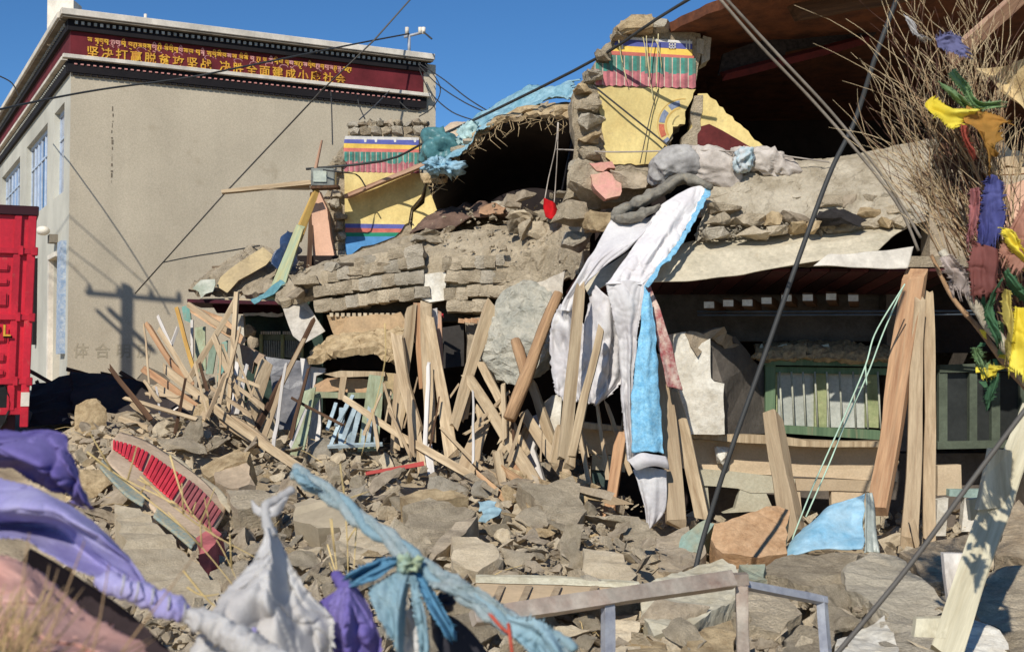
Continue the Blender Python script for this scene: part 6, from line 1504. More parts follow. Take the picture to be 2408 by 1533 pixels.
o = loft([[(2036, 1158, 11.95), (2034, 1220, 11.8), (2030, 1300, 11.6)], [(2050, 1156, 12.0), (2058, 1220, 11.9), (2068, 1300, 11.7)]], 'plastic_film', M('clear_film', (176, 182, 172), rough=.3, bump=.3, spec=.6, rgb2=(140, 146, 136)), nu=26, nv=10, amp=.02, pleat=.03, pfreq=2, thick=.01)
tag(o, 'grey translucent film hanging at the right edge of the bright blue tarpaulin', 'plastic film')
for i, (pts, th, lab, mt) in enumerate([
    ([(1860, 1312, 11.0), (1960, 1302, 11.0), (2040, 1300, 11.0), (2000, 1345, 10.5), (1990, 1380, 10.1), (1900, 1382, 10.0), (1760, 1340, 10.4)], .3, 'broad tan slab lying before the bright blue tarpaulin', mud2),
    ([(1985, 1345, 10.3), (2050, 1300, 10.6), (2110, 1310, 10.5), (2180, 1370, 10.0), (2225, 1430, 9.6), (2180, 1470, 9.3), (2080, 1440, 9.4), (1990, 1390, 9.9)], .45, 'big ridged grey block behind the lower slanting cable', M('ridged_grey', (204, 192, 168), scale=4, bump=1, bscale=30, rgb2=(172, 160, 138), dist=.03)),
    ([(2090, 1440, 9.2), (2180, 1470, 9.1), (2200, 1540, 8.5), (2100, 1545, 8.4), (2060, 1500, 8.8)], .4, 'grey block at the bottom edge left of the cream ladder pole', mudg),
    ([(1505, 1375, 9.8), (1640, 1320, 10.2), (1700, 1310, 10.2), (1735, 1350, 9.9), (1730, 1410, 9.4), (1660, 1450, 9.1), (1600, 1480, 8.9), (1535, 1490, 8.8), (1500, 1440, 9.2)], .3, 'large whitewashed chunk behind the metal frame', M('chalky_face', (208, 200, 176), scale=4, bump=.6, bscale=26, rgb2=(176, 164, 136))),
    ([(1640, 1490, 8.7), (1720, 1460, 8.9), (1740, 1540, 8.4), (1600, 1550, 8.3)], .35, 'rough tan block below the large whitewashed chunk', straw),
    ([(1755, 1400, 9.6), (1850, 1390, 9.7), (1878, 1450, 9.2), (1830, 1480, 9.0), (1760, 1470, 9.0)], .4, 'rounded tan block between the two metal legs', mud),
    ([(1840, 1500, 8.8), (1880, 1470, 8.9), (1960, 1480, 8.9), (1950, 1550, 8.3), (1840, 1550, 8.3)], .3, 'tan block at the bottom edge beside the second metal leg', mud2),
    ([(1970, 1500, 8.8), (2080, 1445, 9.1), (2090, 1480, 8.9), (2110, 1540, 8.4), (1970, 1545, 8.4)], .25, 'white flaked block at the bottom edge near the lower cable', whitew),
    ([(2120, 1300, 10.8), (2200, 1275, 11.0), (2285, 1262, 11.0), (2290, 1290, 10.8), (2232, 1370, 10.2), (2190, 1376, 10.2)], .35, 'brown striped slab left of the cream ladder pole', M('striped_mud', (190, 170, 140), scale=6, bump=1, bscale=26, rgb2=(146, 126, 100), dist=.03)),
    ([(2400, 1180, 11.2), (2450, 1200, 11), (2450, 1330, 10), (2340, 1300, 10.3), (2355, 1240, 10.8)], .4, 'dark ridged block at the right edge behind the cream ladder pole', MATS['striped_mud']),
    ([(2330, 1340, 9.8), (2450, 1330, 9.8), (2450, 1480, 8.8), (2380, 1500, 8.7), (2290, 1440, 9.1)], .45, 'big smooth tan block at the right edge of the photo', mud),
    ([(2270, 1450, 8.9), (2330, 1470, 8.8), (2380, 1545, 8.3), (2230, 1550, 8.2)], .25, 'whitewashed chunk in the bottom right corner', whitew),
    ([(2310, 1480, 8.9), (2450, 1500, 8.6), (2450, 1550, 8.3), (2380, 1550, 8.3)], .3, 'tan block filling the bottom right corner', mud2),
    ([(1740, 1330, 10.3), (1800, 1325, 10.3), (1810, 1360, 10), (1750, 1362, 10)], .15, 'flat teal stained slab beside the end of the metal bar', M('teal_stained', (150, 156, 136), bump=.5, rgb2=(170, 150, 120))),
    ([(1480, 1500, 8.9), (1560, 1490, 8.9), (1590, 1550, 8.3), (1470, 1550, 8.3)], .25, 'pale flaky block right of the first metal leg', straw),
    ([(1438, 1440, 9.4), (1500, 1450, 9.3), (1500, 1545, 8.4), (1442, 1545, 8.4)], .2, 'tan flat piece directly behind the first metal leg', mudp),
]):
    FWD = .55
    slabp(pts, th, lab, mt, name='earth_block', cat='block', amp=.035, jag=.05, seed=20 + i, L=.08, fr=3)
# red ribbed panel
RB = thing('ribbed_panel', 'curved panel with red ribs lying in the rubble at lower left', 'panel', W(390, 1150, 12))
top = [(262, 1040, 12.6), (330, 1060, 12.6), (400, 1105, 12.4), (465, 1150, 12.2), (525, 1215, 11.8)]
up = [(282, 1018, 12.9), (345, 1040, 12.9), (415, 1085, 12.7), (480, 1135, 12.4), (530, 1190, 12.1)]
mid = [(262, 1060, 12.3), (315, 1100, 12.1), (370, 1155, 11.8), (430, 1205, 11.5), (500, 1255, 11.2)]
low = [(245, 1085, 12.0), (300, 1140, 11.7), (350, 1190, 11.4), (400, 1240, 11.1), (475, 1278, 10.9)]
back_m = M('faded_panel', (202, 178, 150), bump=.3, rgb2=(172, 148, 122), dust=.3)
loft([up, top, mid, low], 'backing', back_m, RB, nu=30, nv=12, thick=.03)
red_r = M('red_rib_paint', (222, 62, 76), var=.15, bump=.1)
red_r2 = M('dark_red_rib_paint', (186, 104, 104), var=.2, bump=.1)
T_ = crv(top, 60); M_ = crv(mid, 60)
for k in range(27):
    i = 1 + int(k * 57 / 27)
    a, b_ = T_[i], M_[i]
    wv = (T_[i + 1] - T_[i]).normalized() * (T_[i + 1] - T_[i]).length * 1.6
    nrm = wv.cross(b_ - a).normalized()
    if nrm.y > 0: nrm = -nrm
    b = bmesh.new()
    boxv(b, a.lerp(b_, 0.03) + nrm * .018, wv, (b_ - a) * .97, nrm * .02)
    bmesh.ops.bevel(b, geom=b.edges[:], offset=.006, segments=1, affect='EDGES'); bmesh.ops.recalc_face_normals(b, faces=b.faces[:])
    finish(b, 'rib', red_r if k < 18 else red_r2, RB)
loft([[(345, 1062, 12.9), (400, 1090, 12.8), (455, 1140, 12.5)], [(357, 1028 + 28, 13.0), (420, 1078, 12.9), (462, 1120, 12.6)]], 'pale_rim', M('pale_rim', (196, 182, 154), bump=.2), RB, nu=16, nv=5, thick=.03)
loft([[(468, 1140, 12.4), (505, 1170, 12.2), (540, 1205, 11.9)], [(475, 1122, 12.5), (520, 1155, 12.3), (546, 1196, 12.0)]], 'pale_rim', MATS['pale_rim'], RB, nu=16, nv=5, thick=.03)
slabp([(462, 1265, 11.0), (500, 1240, 11.1), (522, 1255, 11.0), (490, 1295, 10.7), (470, 1305, 10.6)], .05, 'small dull red fragment below the end of the ribbed panel', red_r2, name='red_fragment', cat='fragment')
loft([[(240, 1080, 12.0), (300, 1135, 11.7), (345, 1165, 11.5)], [(235, 1100, 11.8), (290, 1160, 11.4), (335, 1190, 11.2)]], 'speckled_strip', M('speckled_blue', (130, 150, 146), scale=30, bump=.1, rgb2=(190, 170, 130)), RB, nu=16, nv=5, thick=.02)
loft([[(370, 1195, 11.3), (420, 1235, 11.1), (465, 1270, 10.9)], [(360, 1215, 11.1), (410, 1255, 10.9), (450, 1290, 10.7)]], 'speckled_strip', MATS['speckled_blue'], RB, nu=16, nv=5, thick=.02)
# shelf board with slanting brackets at bottom centre
SB = thing('slatted_shelf', 'cream board with short slanting slats lying at the bottom behind the metal bar', 'shelf board', W(1290, 1400, 9))
slpts = [(1120, 1372, 9.0), (1310, 1376, 9.0), (1500, 1388, 8.9), (1480, 1415, 8.6), (1380, 1430, 8.5), (1120, 1450, 8.3)]
poly(slpts, .05, 'panel', M('shelf_panel', (204, 178, 142), bump=.2, var=.12), SB, L=.2, amp=.004)
poly([(1118, 1355, 9.1), (1310, 1358, 9.1), (1505, 1372, 9.0), (1505, 1384, 8.95), (1310, 1374, 9.0), (1118, 1370, 9.0)], .1, 'front_edge', wood_c, SB, L=.2, amp=.004)
for x in (1172, 1236, 1305, 1392):
    poly([(x, 1378, 8.9), (x + 16, 1378, 8.9), (x - 6, 1426, 8.42), (x - 22, 1426, 8.42)], .03, 'slat', wood_g, SB)
# metal frame
galv = M('dull_steel', (176, 164, 148), rough=.5, metallic=.15, scale=6, bump=.25, rgb2=(150, 126, 110), spec=.5)
stains(galv, .35, 1, 9)
galv2 = M('blue_grey_steel', (168, 170, 174), rough=.45, metallic=.15, scale=6, bump=.25, rgb2=(134, 136, 146), spec=.5)
MF = thing('metal_frame', 'bent square tube frame standing in the rubble at the bottom', 'metal frame', W(1500, 1500, 6.8))
plank_mesh([W(1112, 1452, 6.2), W(1722, 1362, 6.9)], .078, .09, .06, galv, 'top_bar', MF, 1, .05, 0)
plank_mesh([W(1430, 1412, 6.55), W(1430, 1560, 6.5)], .06, .06, .05, galv2, 'leg', MF, 2, .05, 0)
plank_mesh([W(1744, 1378, 6.95), W(1748, 1570, 6.9)], .068, .068, .05, galv, 'leg', MF, 3, .05, 0)
plank_mesh([W(1736, 1372, 7.05), W(1942, 1412, 7.3)], .045, .045, .045, galv2, 'cross_bar', MF, 4, .05, 0)
plank_mesh([W(1932, 1405, 7.3), W(1945, 1570, 7.2)], .05, .05, .05, galv2, 'leg', MF, 5, .05, 0)
poly([(1716, 1352, 6.9), (1760, 1350, 6.95), (1762, 1376, 6.95), (1722, 1380, 6.9)], .07, 'corner_joint', galv, MF, L=.05, amp=.004)
# cream ladder pole
LD = thing('ladder_pole', 'cream painted side pole of a ladder with broken rung stubs at lower right', 'ladder pole', W(2280, 1400, 7.6))
plank_mesh([W(2432, 960, 7.9), W(2360, 1140, 7.8), W(2290, 1330, 7.6), W(2222, 1545, 7.4)], .15, .19, .09, wood_c, 'pole', LD, 6, .2, .01)
poly([(2330, 1055, 7.7), (2380, 1060, 7.75), (2375, 1190, 7.7), (2300, 1200, 7.65), (2318, 1120, 7.7)], .06, 'rung_stub', wood_c, LD, L=.1, amp=.005)
poly([(2278, 1175, 7.8), (2330, 1170, 7.8), (2335, 1215, 7.8), (2285, 1225, 7.8)], .06, 'rung_stub', wood_c, LD, L=.1, amp=.006)
poly([(2218, 1300, 7.7), (2275, 1302, 7.7), (2265, 1380, 7.65), (2232, 1420, 7.6), (2222, 1350, 7.65)], .05, 'rung_stub', wood_w, LD, L=.1, amp=.006)
poly([(2155, 1455, 7.5), (2235, 1452, 7.45), (2225, 1500, 7.4), (2150, 1498, 7.45)], .06, 'rung_stub', wood_c, LD, L=.1, amp=.005)
# slanting cables
o = tube([crv([(2112, -10, 10.2), (2060, 130, 10.2), (2010, 285, 10.3), (1955, 400, 10.2), (1895, 560, 10.1), (1800, 830, 10), (1715, 1070, 9.9), (1655, 1260, 9.9), (1634, 1345, 9.8)], 60)], .02, 'slanting_cable', wire_m); tag(o, 'thick black cable slanting down across the whole right half', 'cable')
o = tube([crv([(1634, 1345, 9.75), (1631, 1440, 9.3), (1636, 1545, 8.8)], 16)], .02, 'slanting_cable', wire_m); tag(o, 'lower end of black cable hanging behind the metal bar', 'cable')
o = tube([crv([(2440, 925, 5.4), (2300, 1110, 5.4), (2130, 1340, 5.4), (1958, 1548, 5.4)], 30)], .011, 'slanting_cable', wire_g); tag(o, 'grey cable crossing the bottom right corner in front of the ladder pole', 'cable')
gt = M('mint_twine', (190, 216, 190), bump=0, var=.1)
o = tube([crv([(2128, 668, 12.6), (2060, 780, 12.6), (2035, 860, 12.5), (1985, 980, 12.5), (1940, 1080, 12.4), (1905, 1160, 12.3), (1860, 1275, 12.0)], 40), crv([(2125, 672, 12.7), (2078, 780, 12.7), (2040, 880, 12.6), (1990, 990, 12.6), (1950, 1090, 12.5), (1895, 1215, 12.2)], 40), crv([(2035, 860, 12.5), (2038, 905, 12.5)], 6)], .008, 'twine', gt); tag(o, 'mint green twine hanging from the veranda corner to the rubble', 'twine')
ww = M('weathered_cord', (140, 130, 116), bump=.1)
for i, (pts, lab) in enumerate([([(1700, -10, 8), (1830, 130, 8.1), (1960, 270, 8.2), (2080, 420, 8.2), (2165, 560, 8.2)], 'upper of two parallel wires slanting from the top to the twig bundle'), ([(1690, -5, 8), (1790, 110, 8.1), (1900, 225, 8.2), (2010, 350, 8.2), (2110, 480, 8.2), (2160, 590, 8.2)], 'lower of two parallel wires slanting from the top to the twig bundle')]):
    o = tube([crv(pts, 30)], .01, 'parallel_wire', ww); tag(o, lab, 'wire')
o = poly([(735, 0, 5), (736, 0, 5), (736, 1, 5)], .001, 'x', gt); bpy.data.objects.remove(o)
# ---------------------------------------------------------------- scattered rubble
lib = {}
def lump_mesh(kind, k, mat):
    key = (kind, k, mat.name)
    if key not in lib:
        dims = {'slab': (1, .72, .15), 'chunk': (1, .8, .5), 'flake': (1, .55, .08)}[kind]
        bm = hullrock(900 + k * 7 + len(kind), dims, 11 + k % 5, 3, .035)
        me = bpy.data.meshes.new(kind); bm.to_mesh(me); bm.free(); me.materials.append(mat)
        lib[key] = me
    return lib[key]
REG = [
    ((230, 640, 990, 1110), 'mud %s in the upper rubble left, below the sweeping planks'),
    ((230, 700, 1110, 1330), 'mud %s in the rubble around the red ribbed panel'),
    ((640, 1010, 1060, 1250), 'mud %s in the middle rubble left of the red painted strip'),
    ((1010, 1420, 1100, 1260), 'mud %s in the rubble at the foot of the crossing planks'),
    ((560, 1000, 1250, 1480), 'mud %s in the lower rubble beside the blue flags'),
    ((1000, 1500, 1250, 1380), 'mud %s in the rubble just above the metal bar'),
    ((1400, 1900, 1200, 1540), 'mud %s in the rubble round the metal frame legs'),
    ((1900, 2420, 1230, 1540), 'mud %s in the rubble by the cream ladder pole'),
]
def region(px, py):
    for (a, b, c, d), lab in REG:
        if a <= px < b and c <= py < d: return lab
    return 'mud %s lying at the edge of the rubble heap'
r = random.Random(77)
mats_r = [mud, mud2, mudg, mud, straw, mudd, mudp, mud2, mudd]
cand = []
for _ in range(2300):
    px = r.uniform(190, 2430); py = r.uniform(1000, 1545)
    if px < 480 and py > 1330: continue
    if px > 1640 and py < 1290: continue
    if inside(px, py + 12) or inside(px, py - 12): continue
    if px > 1480 and py > 1320 and r.random() < .5: continue
    if 1100 < px < 1520 and 1345 < py < 1450: continue
    if 1440 < px < 1640 and py < 1262: continue
    if 255 < px < 530 and 1025 < py < 1280 and abs((py - 1050) - (px - 270) * .72) < 75: continue
    cand.append((px, py))
n_ind = 0
placed = []
for (px, py) in cand:
    p = on_heap(px, py)
    if p is None or p.y > 16.5: continue
    size = r.choice([.16, .2, .25, .3, .36, .44, .54]) * r.uniform(.85, 1.15)
    if any((p.x - q[0]) ** 2 + (p.y - q[1]) ** 2 < (.27 * (size + q[2])) ** 2 for q in placed): continue
    if n_ind >= 330: break
    placed.append((p.x, p.y, size))
    kind = r.choices(['slab', 'chunk', 'flake'], [7, 2, 5])[0]
    mt_ = r.choice(mats_r)
    o = bpy.data.objects.new({'slab': 'mud_slab', 'chunk': 'mud_chunk', 'flake': 'mud_flake'}[kind], lump_mesh(kind, r.randint(0, 7), mt_))
    COL.objects.link(o)
    o.location = (p.x, p.y, p.z + size * (.12 if kind != 'flake' else .16) + r.uniform(0, .08))
    o.rotation_euler = (Matrix.Rotation(r.gauss(0, .35), 3, 'Y') @ Matrix.Rotation(r.gauss(.5, .38), 3, 'X') @ Matrix.Rotation(r.uniform(0, 6.28), 3, 'Z')).to_euler()
    o.scale = (size, size * r.uniform(.7, 1.1), size * r.uniform(.8, 1.3))
    w_ = {'slab': 'slab', 'chunk': 'chunk', 'flake': 'flake'}[kind]
    lab = region(px, py) % w_
    tone = {'mud': 'tan', 'mud_rough': 'rough tan', 'mud_grey': 'grey', 'straw_mud': 'straw flecked', 'mud_dark': 'darker', 'mud_plaster': 'smooth pale'}[mt_.name]
    tag(o, ('large ' if size > .5 else 'small ' if size < .27 else 'middling ') + tone + ' ' + lab, w_, lab.replace('mud ' + w_, 'mud ' + w_ + 's'))
    n_ind += 1
# pieces on the collapsed floor and ledge
def on_obj(fnY, px, py):
    return W(px, py, fnY)
for i in range(46):
    px = r.uniform(760, 1400); py = 600 - (px - 760) * .2 + r.uniform(-40, 30)
    if px < 980 and py < 605: continue
    if px < 1210 and py < 548: continue
    Y = 17.9 - (px - 760) * .0030 + r.uniform(-.2, .3)
    p = W(px, py, Y)
    size = r.uniform(.2, .5)
    kind = r.choice(['slab', 'chunk'])
    o = bpy.data.objects.new('mud_' + kind, lump_mesh(kind, r.randint(0, 7), r.choice(mats_r))); COL.objects.link(o)
    o.location = p; o.rotation_euler = (r.gauss(0, .4), r.gauss(0, .3), r.uniform(0, 6)); o.scale = (size,) * 3
    tag(o, 'mud %s on the collapsed floor before the dark upper room' % kind, kind, 'mud %ss on the collapsed floor' % kind)
# crumbs
def crumbs(name, n, fn, smin, smax, mat, label, seed, dims=(1, .8, .5)):
    rr = random.Random(seed)
    base = []
    for k in range(6):
        bm = hullrock(1500 + k, dims, 9, 0 if dims[2] > .2 else 1, .04)
        bmesh.ops.triangulate(bm, faces=bm.faces[:]); bm.verts.index_update()
        base.append(([v.co.copy() for v in bm.verts], [[v.index for v in f.verts] for f in bm.faces])); bm.free()
    vs, fs = [], []
    for _ in range(n):
        p = fn(rr)
        if p is None: continue
        s = smin + (smax - smin) * rr.random() ** 2.5
        R = Matrix.Rotation(rr.uniform(0, 6.3), 3, 'Z') @ Matrix.Rotation(rr.gauss(0, .6), 3, 'X') @ Matrix.Rotation(rr.gauss(0, .6), 3, 'Y')
        bv, bf = base[rr.randint(0, 5)]
        o0 = len(vs)
        vs += [tuple(R @ (v * s) + p) for v in bv]
        fs += [[i + o0 for i in f] for f in bf]
    me = bpy.data.meshes.new(name); me.from_pydata(vs, [], fs); me.update()
    o = link(name, me, mat); tag(o, label, 'rubble', None, 'stuff')
def heap_pt(rr):
    px = rr.uniform(150, 2430); py = rr.uniform(985, 1550)
    if inside(px, py + 8) and rr.random() < .93: return None
    p = on_heap(px, py)
    if p is None or p.y > 19: return None
    p.z += rr.uniform(0, .06)
    return p
crumbs('earth_flakes', 3600, heap_pt, .07, .32, mud, 'flat broken flakes of earth scattered through the rubble heap', 15, (1, .65, .12))
crumbs('dark_flakes', 1700, heap_pt, .07, .28, mudd, 'darker flat flakes of earth scattered through the rubble heap', 16, (1, .6, .13))
crumbs('earth_crumbs', 3200, heap_pt, .02, .11, mud2, 'small crumbs of earth spread over the whole rubble heap', 5)
crumbs('dark_crumbs', 1200, heap_pt, .04, .2, mudd, 'darker crumbs of earth between the slabs of the heap', 6)
def floor_pt(rr):
    px = rr.uniform(680, 1420); py = 615 - (px - 700) * .17 + rr.uniform(-60, 60)
    if px < 960 and py < 610: return None
    return W(px, py, 17.9 - (px - 700) * .0032 - (py - 560) * .008 + rr.uniform(-.1, .3))
crumbs('floor_crumbs', 350, floor_pt, .03, .13, mud2, 'small crumbs on the collapsed floor', 7)
def ledge_pt(rr):
    t = rr.random(); return W(1640 + t * 520, 562 - t * 34 + rr.uniform(-24, 4), 13.7 + rr.uniform(-.03, .1))
crumbs('ledge_crumbs', 500, ledge_pt, .03, .1, mudg, 'small crumbs along the lower edge of the mud roof slab', 8)
def base_pt(rr):
    px = rr.uniform(600, 1560); return W(px, rr.uniform(1040, 1110), 14.9 + rr.uniform(-.3, .4)) 
# straws and splinters
sp = []
rr = random.Random(9)
for _ in range(110):
    p = heap_pt(rr)
    if p is None or p.x > 3: continue
    L = rr.uniform(.1, .5); d = Vector((rr.gauss(0, 1), rr.gauss(0, 1), rr.gauss(0, .35))).normalized() * L
    p.z += .06
    sp.append([p, p + d * .5 + Vector((0, 0, .02)), p + d])
o = tube(sp, .003, 'straws', M('dry_straw', (220, 190, 130), bump=0, var=.15), sides=3, smooth=False); tag(o, 'thin straws and splinters strewn over the rubble', 'straw', None, 'stuff')
o = loft([[(1125, 1180, 12.2), (1140, 1205, 12), (1130, 1225, 11.8)], [(1170, 1180, 12.2), (1168, 1205, 12), (1150, 1230, 11.8)]], 'plastic_scrap', M('pale_blue_scrap', (160, 188, 196), bump=.3, rgb2=(120, 150, 160)), nu=20, nv=14, amp=.08, fr=7); tag(o, 'crumpled pale blue scrap in the middle rubble', 'plastic scrap')
# ---------------------------------------------------------------- prayer flags in front
vio = M('violet_flag', (182, 176, 214), rough=.9, scale=6, var=.2, bump=.2, bscale=160, rgb2=(152, 144, 202), trans=.25)
vio2 = M('deep_violet_flag', (136, 124, 186), rough=.9, scale=6, var=.2, bump=.2, bscale=160, rgb2=(106, 92, 164), trans=.25)
wfl = M('white_flag', (226, 224, 220), rough=.9, scale=5, var=.12, bump=.3, bscale=140, rgb2=(206, 202, 198), trans=.35)
bfl = M('blue_flag', (170, 198, 206), rough=.9, scale=14, var=.3, bump=.3, bscale=120, rgb2=(140, 178, 192), trans=.3)
bfl2 = M('clear_blue_flag', (116, 170, 200), rough=.9, scale=8, var=.25, bump=.3, bscale=120, rgb2=(90, 150, 184), trans=.35)
pkf = M('pink_flag', (226, 182, 166), rough=.85, scale=3, var=.15, bump=.3, bscale=30, rgb2=(196, 146, 132), trans=.2)
rope_m = M('faded_rope', (196, 208, 206), rough=.9, scale=16, var=.35, bump=.9, bscale=90, rgb2=(140, 172, 180))
VF = thing('prayer_flag', 'large violet prayer flag billowing at the lower left', 'prayer flag', W(150, 1250, 2.6))
loft([[(-60, 1000, 2.9), (60, 1012, 2.9), (130, 1018, 2.85), (175, 1060, 2.8), (228, 1160, 2.75)],
      [(-60, 1060, 2.75), (30, 1060, 2.7), (90, 1080, 2.68), (150, 1120, 2.66), (215, 1175, 2.7)],
      [(-60, 1110, 2.85), (20, 1105, 2.85), (70, 1130, 2.85), (120, 1160, 2.85), (170, 1172, 2.8)]], 'upper_fold', vio2, VF, nu=90, nv=50, amp=.02, fr=6, pleat=.05, pfreq=1.2, thick=.002, wsc=9, ragged=.02)
loft([[(-60, 1110, 2.7), (60, 1132, 2.65), (130, 1165, 2.6), (230, 1230, 2.55), (330, 1330, 2.5), (370, 1400, 2.45)],
      [(-60, 1190, 2.55), (60, 1200, 2.5), (150, 1220, 2.48), (240, 1280, 2.45), (320, 1350, 2.42), (365, 1408, 2.42)],
      [(-60, 1230, 2.72), (60, 1232, 2.7), (150, 1246, 2.65), (210, 1300, 2.6), (290, 1360, 2.5), (355, 1412, 2.44)],
      [(-60, 1262, 2.5), (40, 1265, 2.5), (100, 1300, 2.5), (170, 1340, 2.48), (250, 1375, 2.45), (350, 1415, 2.42)]], 'lower_fold', vio, VF, nu=110, nv=80, amp=.014, fr=5, pleat=.03, pfreq=1.2, thick=.002, wsc=8, ragged=.015)
RO = thing('bound_rope', 'pole wrapped in violet and white cloth running down right at the bottom left', 'wrapped pole', W(360, 1430, 2.4))
roll([(225, 1365, 2.45), (300, 1385, 2.42), (380, 1418, 2.4), (450, 1450, 2.38)], .023, 'violet_wrap', vio, RO, 80, 24, .008, 28, 1, 1)
roll([(440, 1446, 2.38), (520, 1480, 2.36), (600, 1530, 2.3), (680, 1580, 2.28)], .024, 'white_wrap', wfl, RO, 90, 24, .012, 24, 1, 1.1, 5)
for x, y in ((288, 1375), (322, 1390), (357, 1406), (395, 1424), (432, 1442)):
    tube([crv([(x + 4, y - 24, 2.39), (x + 2, y, 2.365), (x - 4, y + 22, 2.39)], 6)], .0022, 'string_turn', wfl, RO)
DS = loft([[(60, 1290, 2.75), (180, 1360, 2.7), (300, 1440, 2.65), (420, 1560, 2.6)], [(30, 1340, 2.8), (150, 1410, 2.75), (260, 1500, 2.7), (330, 1580, 2.65)]], 'dark_cloth', M('dark_brown_cloth', (60, 48, 50), bump=.2, trans=.05), nu=24, nv=10, amp=.02, thick=.003)
tag(DS, 'dark cloth strip beneath the violet wrapped pole at bottom left', 'cloth')
PF = loft([[(-60, 1290, 2.35), (60, 1330, 2.35), (180, 1420, 2.35), (300, 1490, 2.3), (340, 1580, 2.25)], [(-60, 1400, 2.2), (60, 1430, 2.2), (150, 1480, 2.2), (240, 1540, 2.15), (280, 1600, 2.1)], [(-60, 1560, 2.1), (20, 1570, 2.1), (90, 1580, 2.1), (160, 1600, 2.1), (200, 1620, 2.1)]], 'pink_flag', pkf, nu=90, nv=60, amp=.03, fr=7, pleat=.04, pfreq=1.5, thick=.002, seed=3, wsc=12, ragged=.03)
tag(PF, 'pale pink flag in the bottom left corner with twig shadows on it', 'prayer flag')
r = random.Random(31)
tw = []
for k in range(26):
    x0, y0 = r.uniform(-120, 200), 1640 + r.uniform(0, 60)
    x1, y1 = x0 + r.uniform(20, 300), r.uniform(1240, 1500)
    Y = r.uniform(1.75, 1.95)
    tw.append(spl([W(x0, y0, Y), W((x0 + x1) / 2 + r.uniform(-30, 10), (y0 + y1) / 2, Y), W(x1, y1, Y + .1)], 8))
tw2 = []
for k in range(70):
    x0, y0 = r.uniform(-60, 60), 1600
    x1, y1 = x0 + r.uniform(-30, 110), r.uniform(1370, 1500)
    Y = r.uniform(1.95, 2.1)
    tw2.append(spl([W(x0, y0, Y), W((x0 + x1) / 2 - 10, (y0 + y1) / 2, Y), W(x1, y1, Y)], 6))
twig_m = M('dry_twig', (178, 146, 110), bump=.2, rgb2=(116, 90, 68))
o = tube(tw2, .0016, 'dry_twigs', M('straw_twig', (206, 178, 126), bump=0), sides=4, taper=.4); tag(o, 'brush of dry straw coloured twigs in the bottom left corner', 'twigs', None, 'stuff')
o = tube(tw, .0022, 'branching_twigs', M('dry_twig', (178, 146, 110), bump=.2, rgb2=(116, 90, 68)), sides=4, taper=.4); tag(o, 'thin crossing twigs in front of the pale pink flag', 'twigs', None, 'stuff')
# white flag
WF = thing('prayer_flag', 'white prayer flag knotted at its top and hanging at the bottom left of centre', 'prayer flag', W(650, 1450, 2.6))
tube([crv([(688, 1150, 2.75), (650, 1175, 2.72), (625, 1190, 2.7), (628, 1230, 2.68), (640, 1262, 2.66)], 24)], .009, 'twisted_neck', wfl, WF, sides=10, wob=.6, taper=1.3)
loft([[(618, 1235, 2.68), (622, 1262, 2.68), (600, 1310, 2.65), (560, 1360, 2.6), (525, 1400, 2.55), (500, 1460, 2.5), (440, 1560, 2.45)],
      [(626, 1235, 2.66), (636, 1275, 2.62), (625, 1340, 2.55), (600, 1400, 2.5), (585, 1450, 2.48), (560, 1520, 2.45), (540, 1600, 2.42)],
      [(636, 1235, 2.68), (648, 1285, 2.66), (665, 1350, 2.64), (680, 1410, 2.62), (700, 1470, 2.6), (710, 1530, 2.58), (720, 1600, 2.56)],
      [(644, 1238, 2.72), (662, 1290, 2.72), (700, 1340, 2.7), (735, 1390, 2.7), (770, 1430, 2.7), (785, 1480, 2.68), (775, 1600, 2.68)]], 'cloth', wfl, WF, nu=120, nv=90, amp=.015, fr=5, pleat=.04, pfreq=1.6, thick=.002, wsc=10, ragged=.03)
loft([[(590, 1180, 2.72), (612, 1188, 2.7), (640, 1182, 2.7), (668, 1172, 2.72)], [(598, 1200, 2.72), (618, 1206, 2.68), (640, 1204, 2.7), (655, 1200, 2.72)]], 'knot', wfl, WF, nu=20, nv=10, amp=.02, fr=12, thick=.004)
# blue twisted rope of flags
BR = thing('prayer_flag_string', 'twisted string of faded blue prayer flags knotted across the lower middle', 'prayer flags', W(960, 1320, 2.8))
rp = [(692, 1108, 3.1), (740, 1140, 3.05), (800, 1180, 3.0), (850, 1225, 2.95), (910, 1262, 2.9), (962, 1305, 2.85), (1010, 1345, 2.8), (1080, 1385, 2.75), (1140, 1430, 2.7), (1210, 1465, 2.68), (1280, 1500, 2.66), (1345, 1530, 2.65)]
C = crv(rp, 90)
for q in range(3):
    P = []
    for i, c in enumerate(C):
        a = i * .28 + q * 2.1; rad = .011 + .005 * nz((i * .15, q, 1))
        P.append(c + Vector((math.sin(a) * rad * .6, math.cos(a) * rad, math.sin(a + 1) * rad)))
    tube([P], .0115, 'twisted_strand', [rope_m, bfl, rope_m][q], BR, sides=8, wob=.35)
def flap(rows, mat, par, nm='flag_tail', **k):
    return loft(rows, nm, mat, par, nu=60, nv=30, amp=k.get('amp', .012), fr=9, pleat=k.get('pleat', .022), pfreq=k.get('pf', 1.3), thick=.002, seed=k.get('seed', 0), wsc=16, ragged=.02)
flap([[(690, 1105, 3.08), (720, 1108, 3.06), (745, 1125, 3.04)], [(700, 1125, 3.05), (730, 1135, 3.0), (752, 1145, 3.0)]], bfl, BR, amp=.02)
flap([[(965, 1312, 2.82), (920, 1310, 2.8), (870, 1320, 2.78), (820, 1345, 2.75)], [(960, 1330, 2.8), (920, 1340, 2.76), (880, 1365, 2.74), (835, 1380, 2.74)]], bfl2, BR)
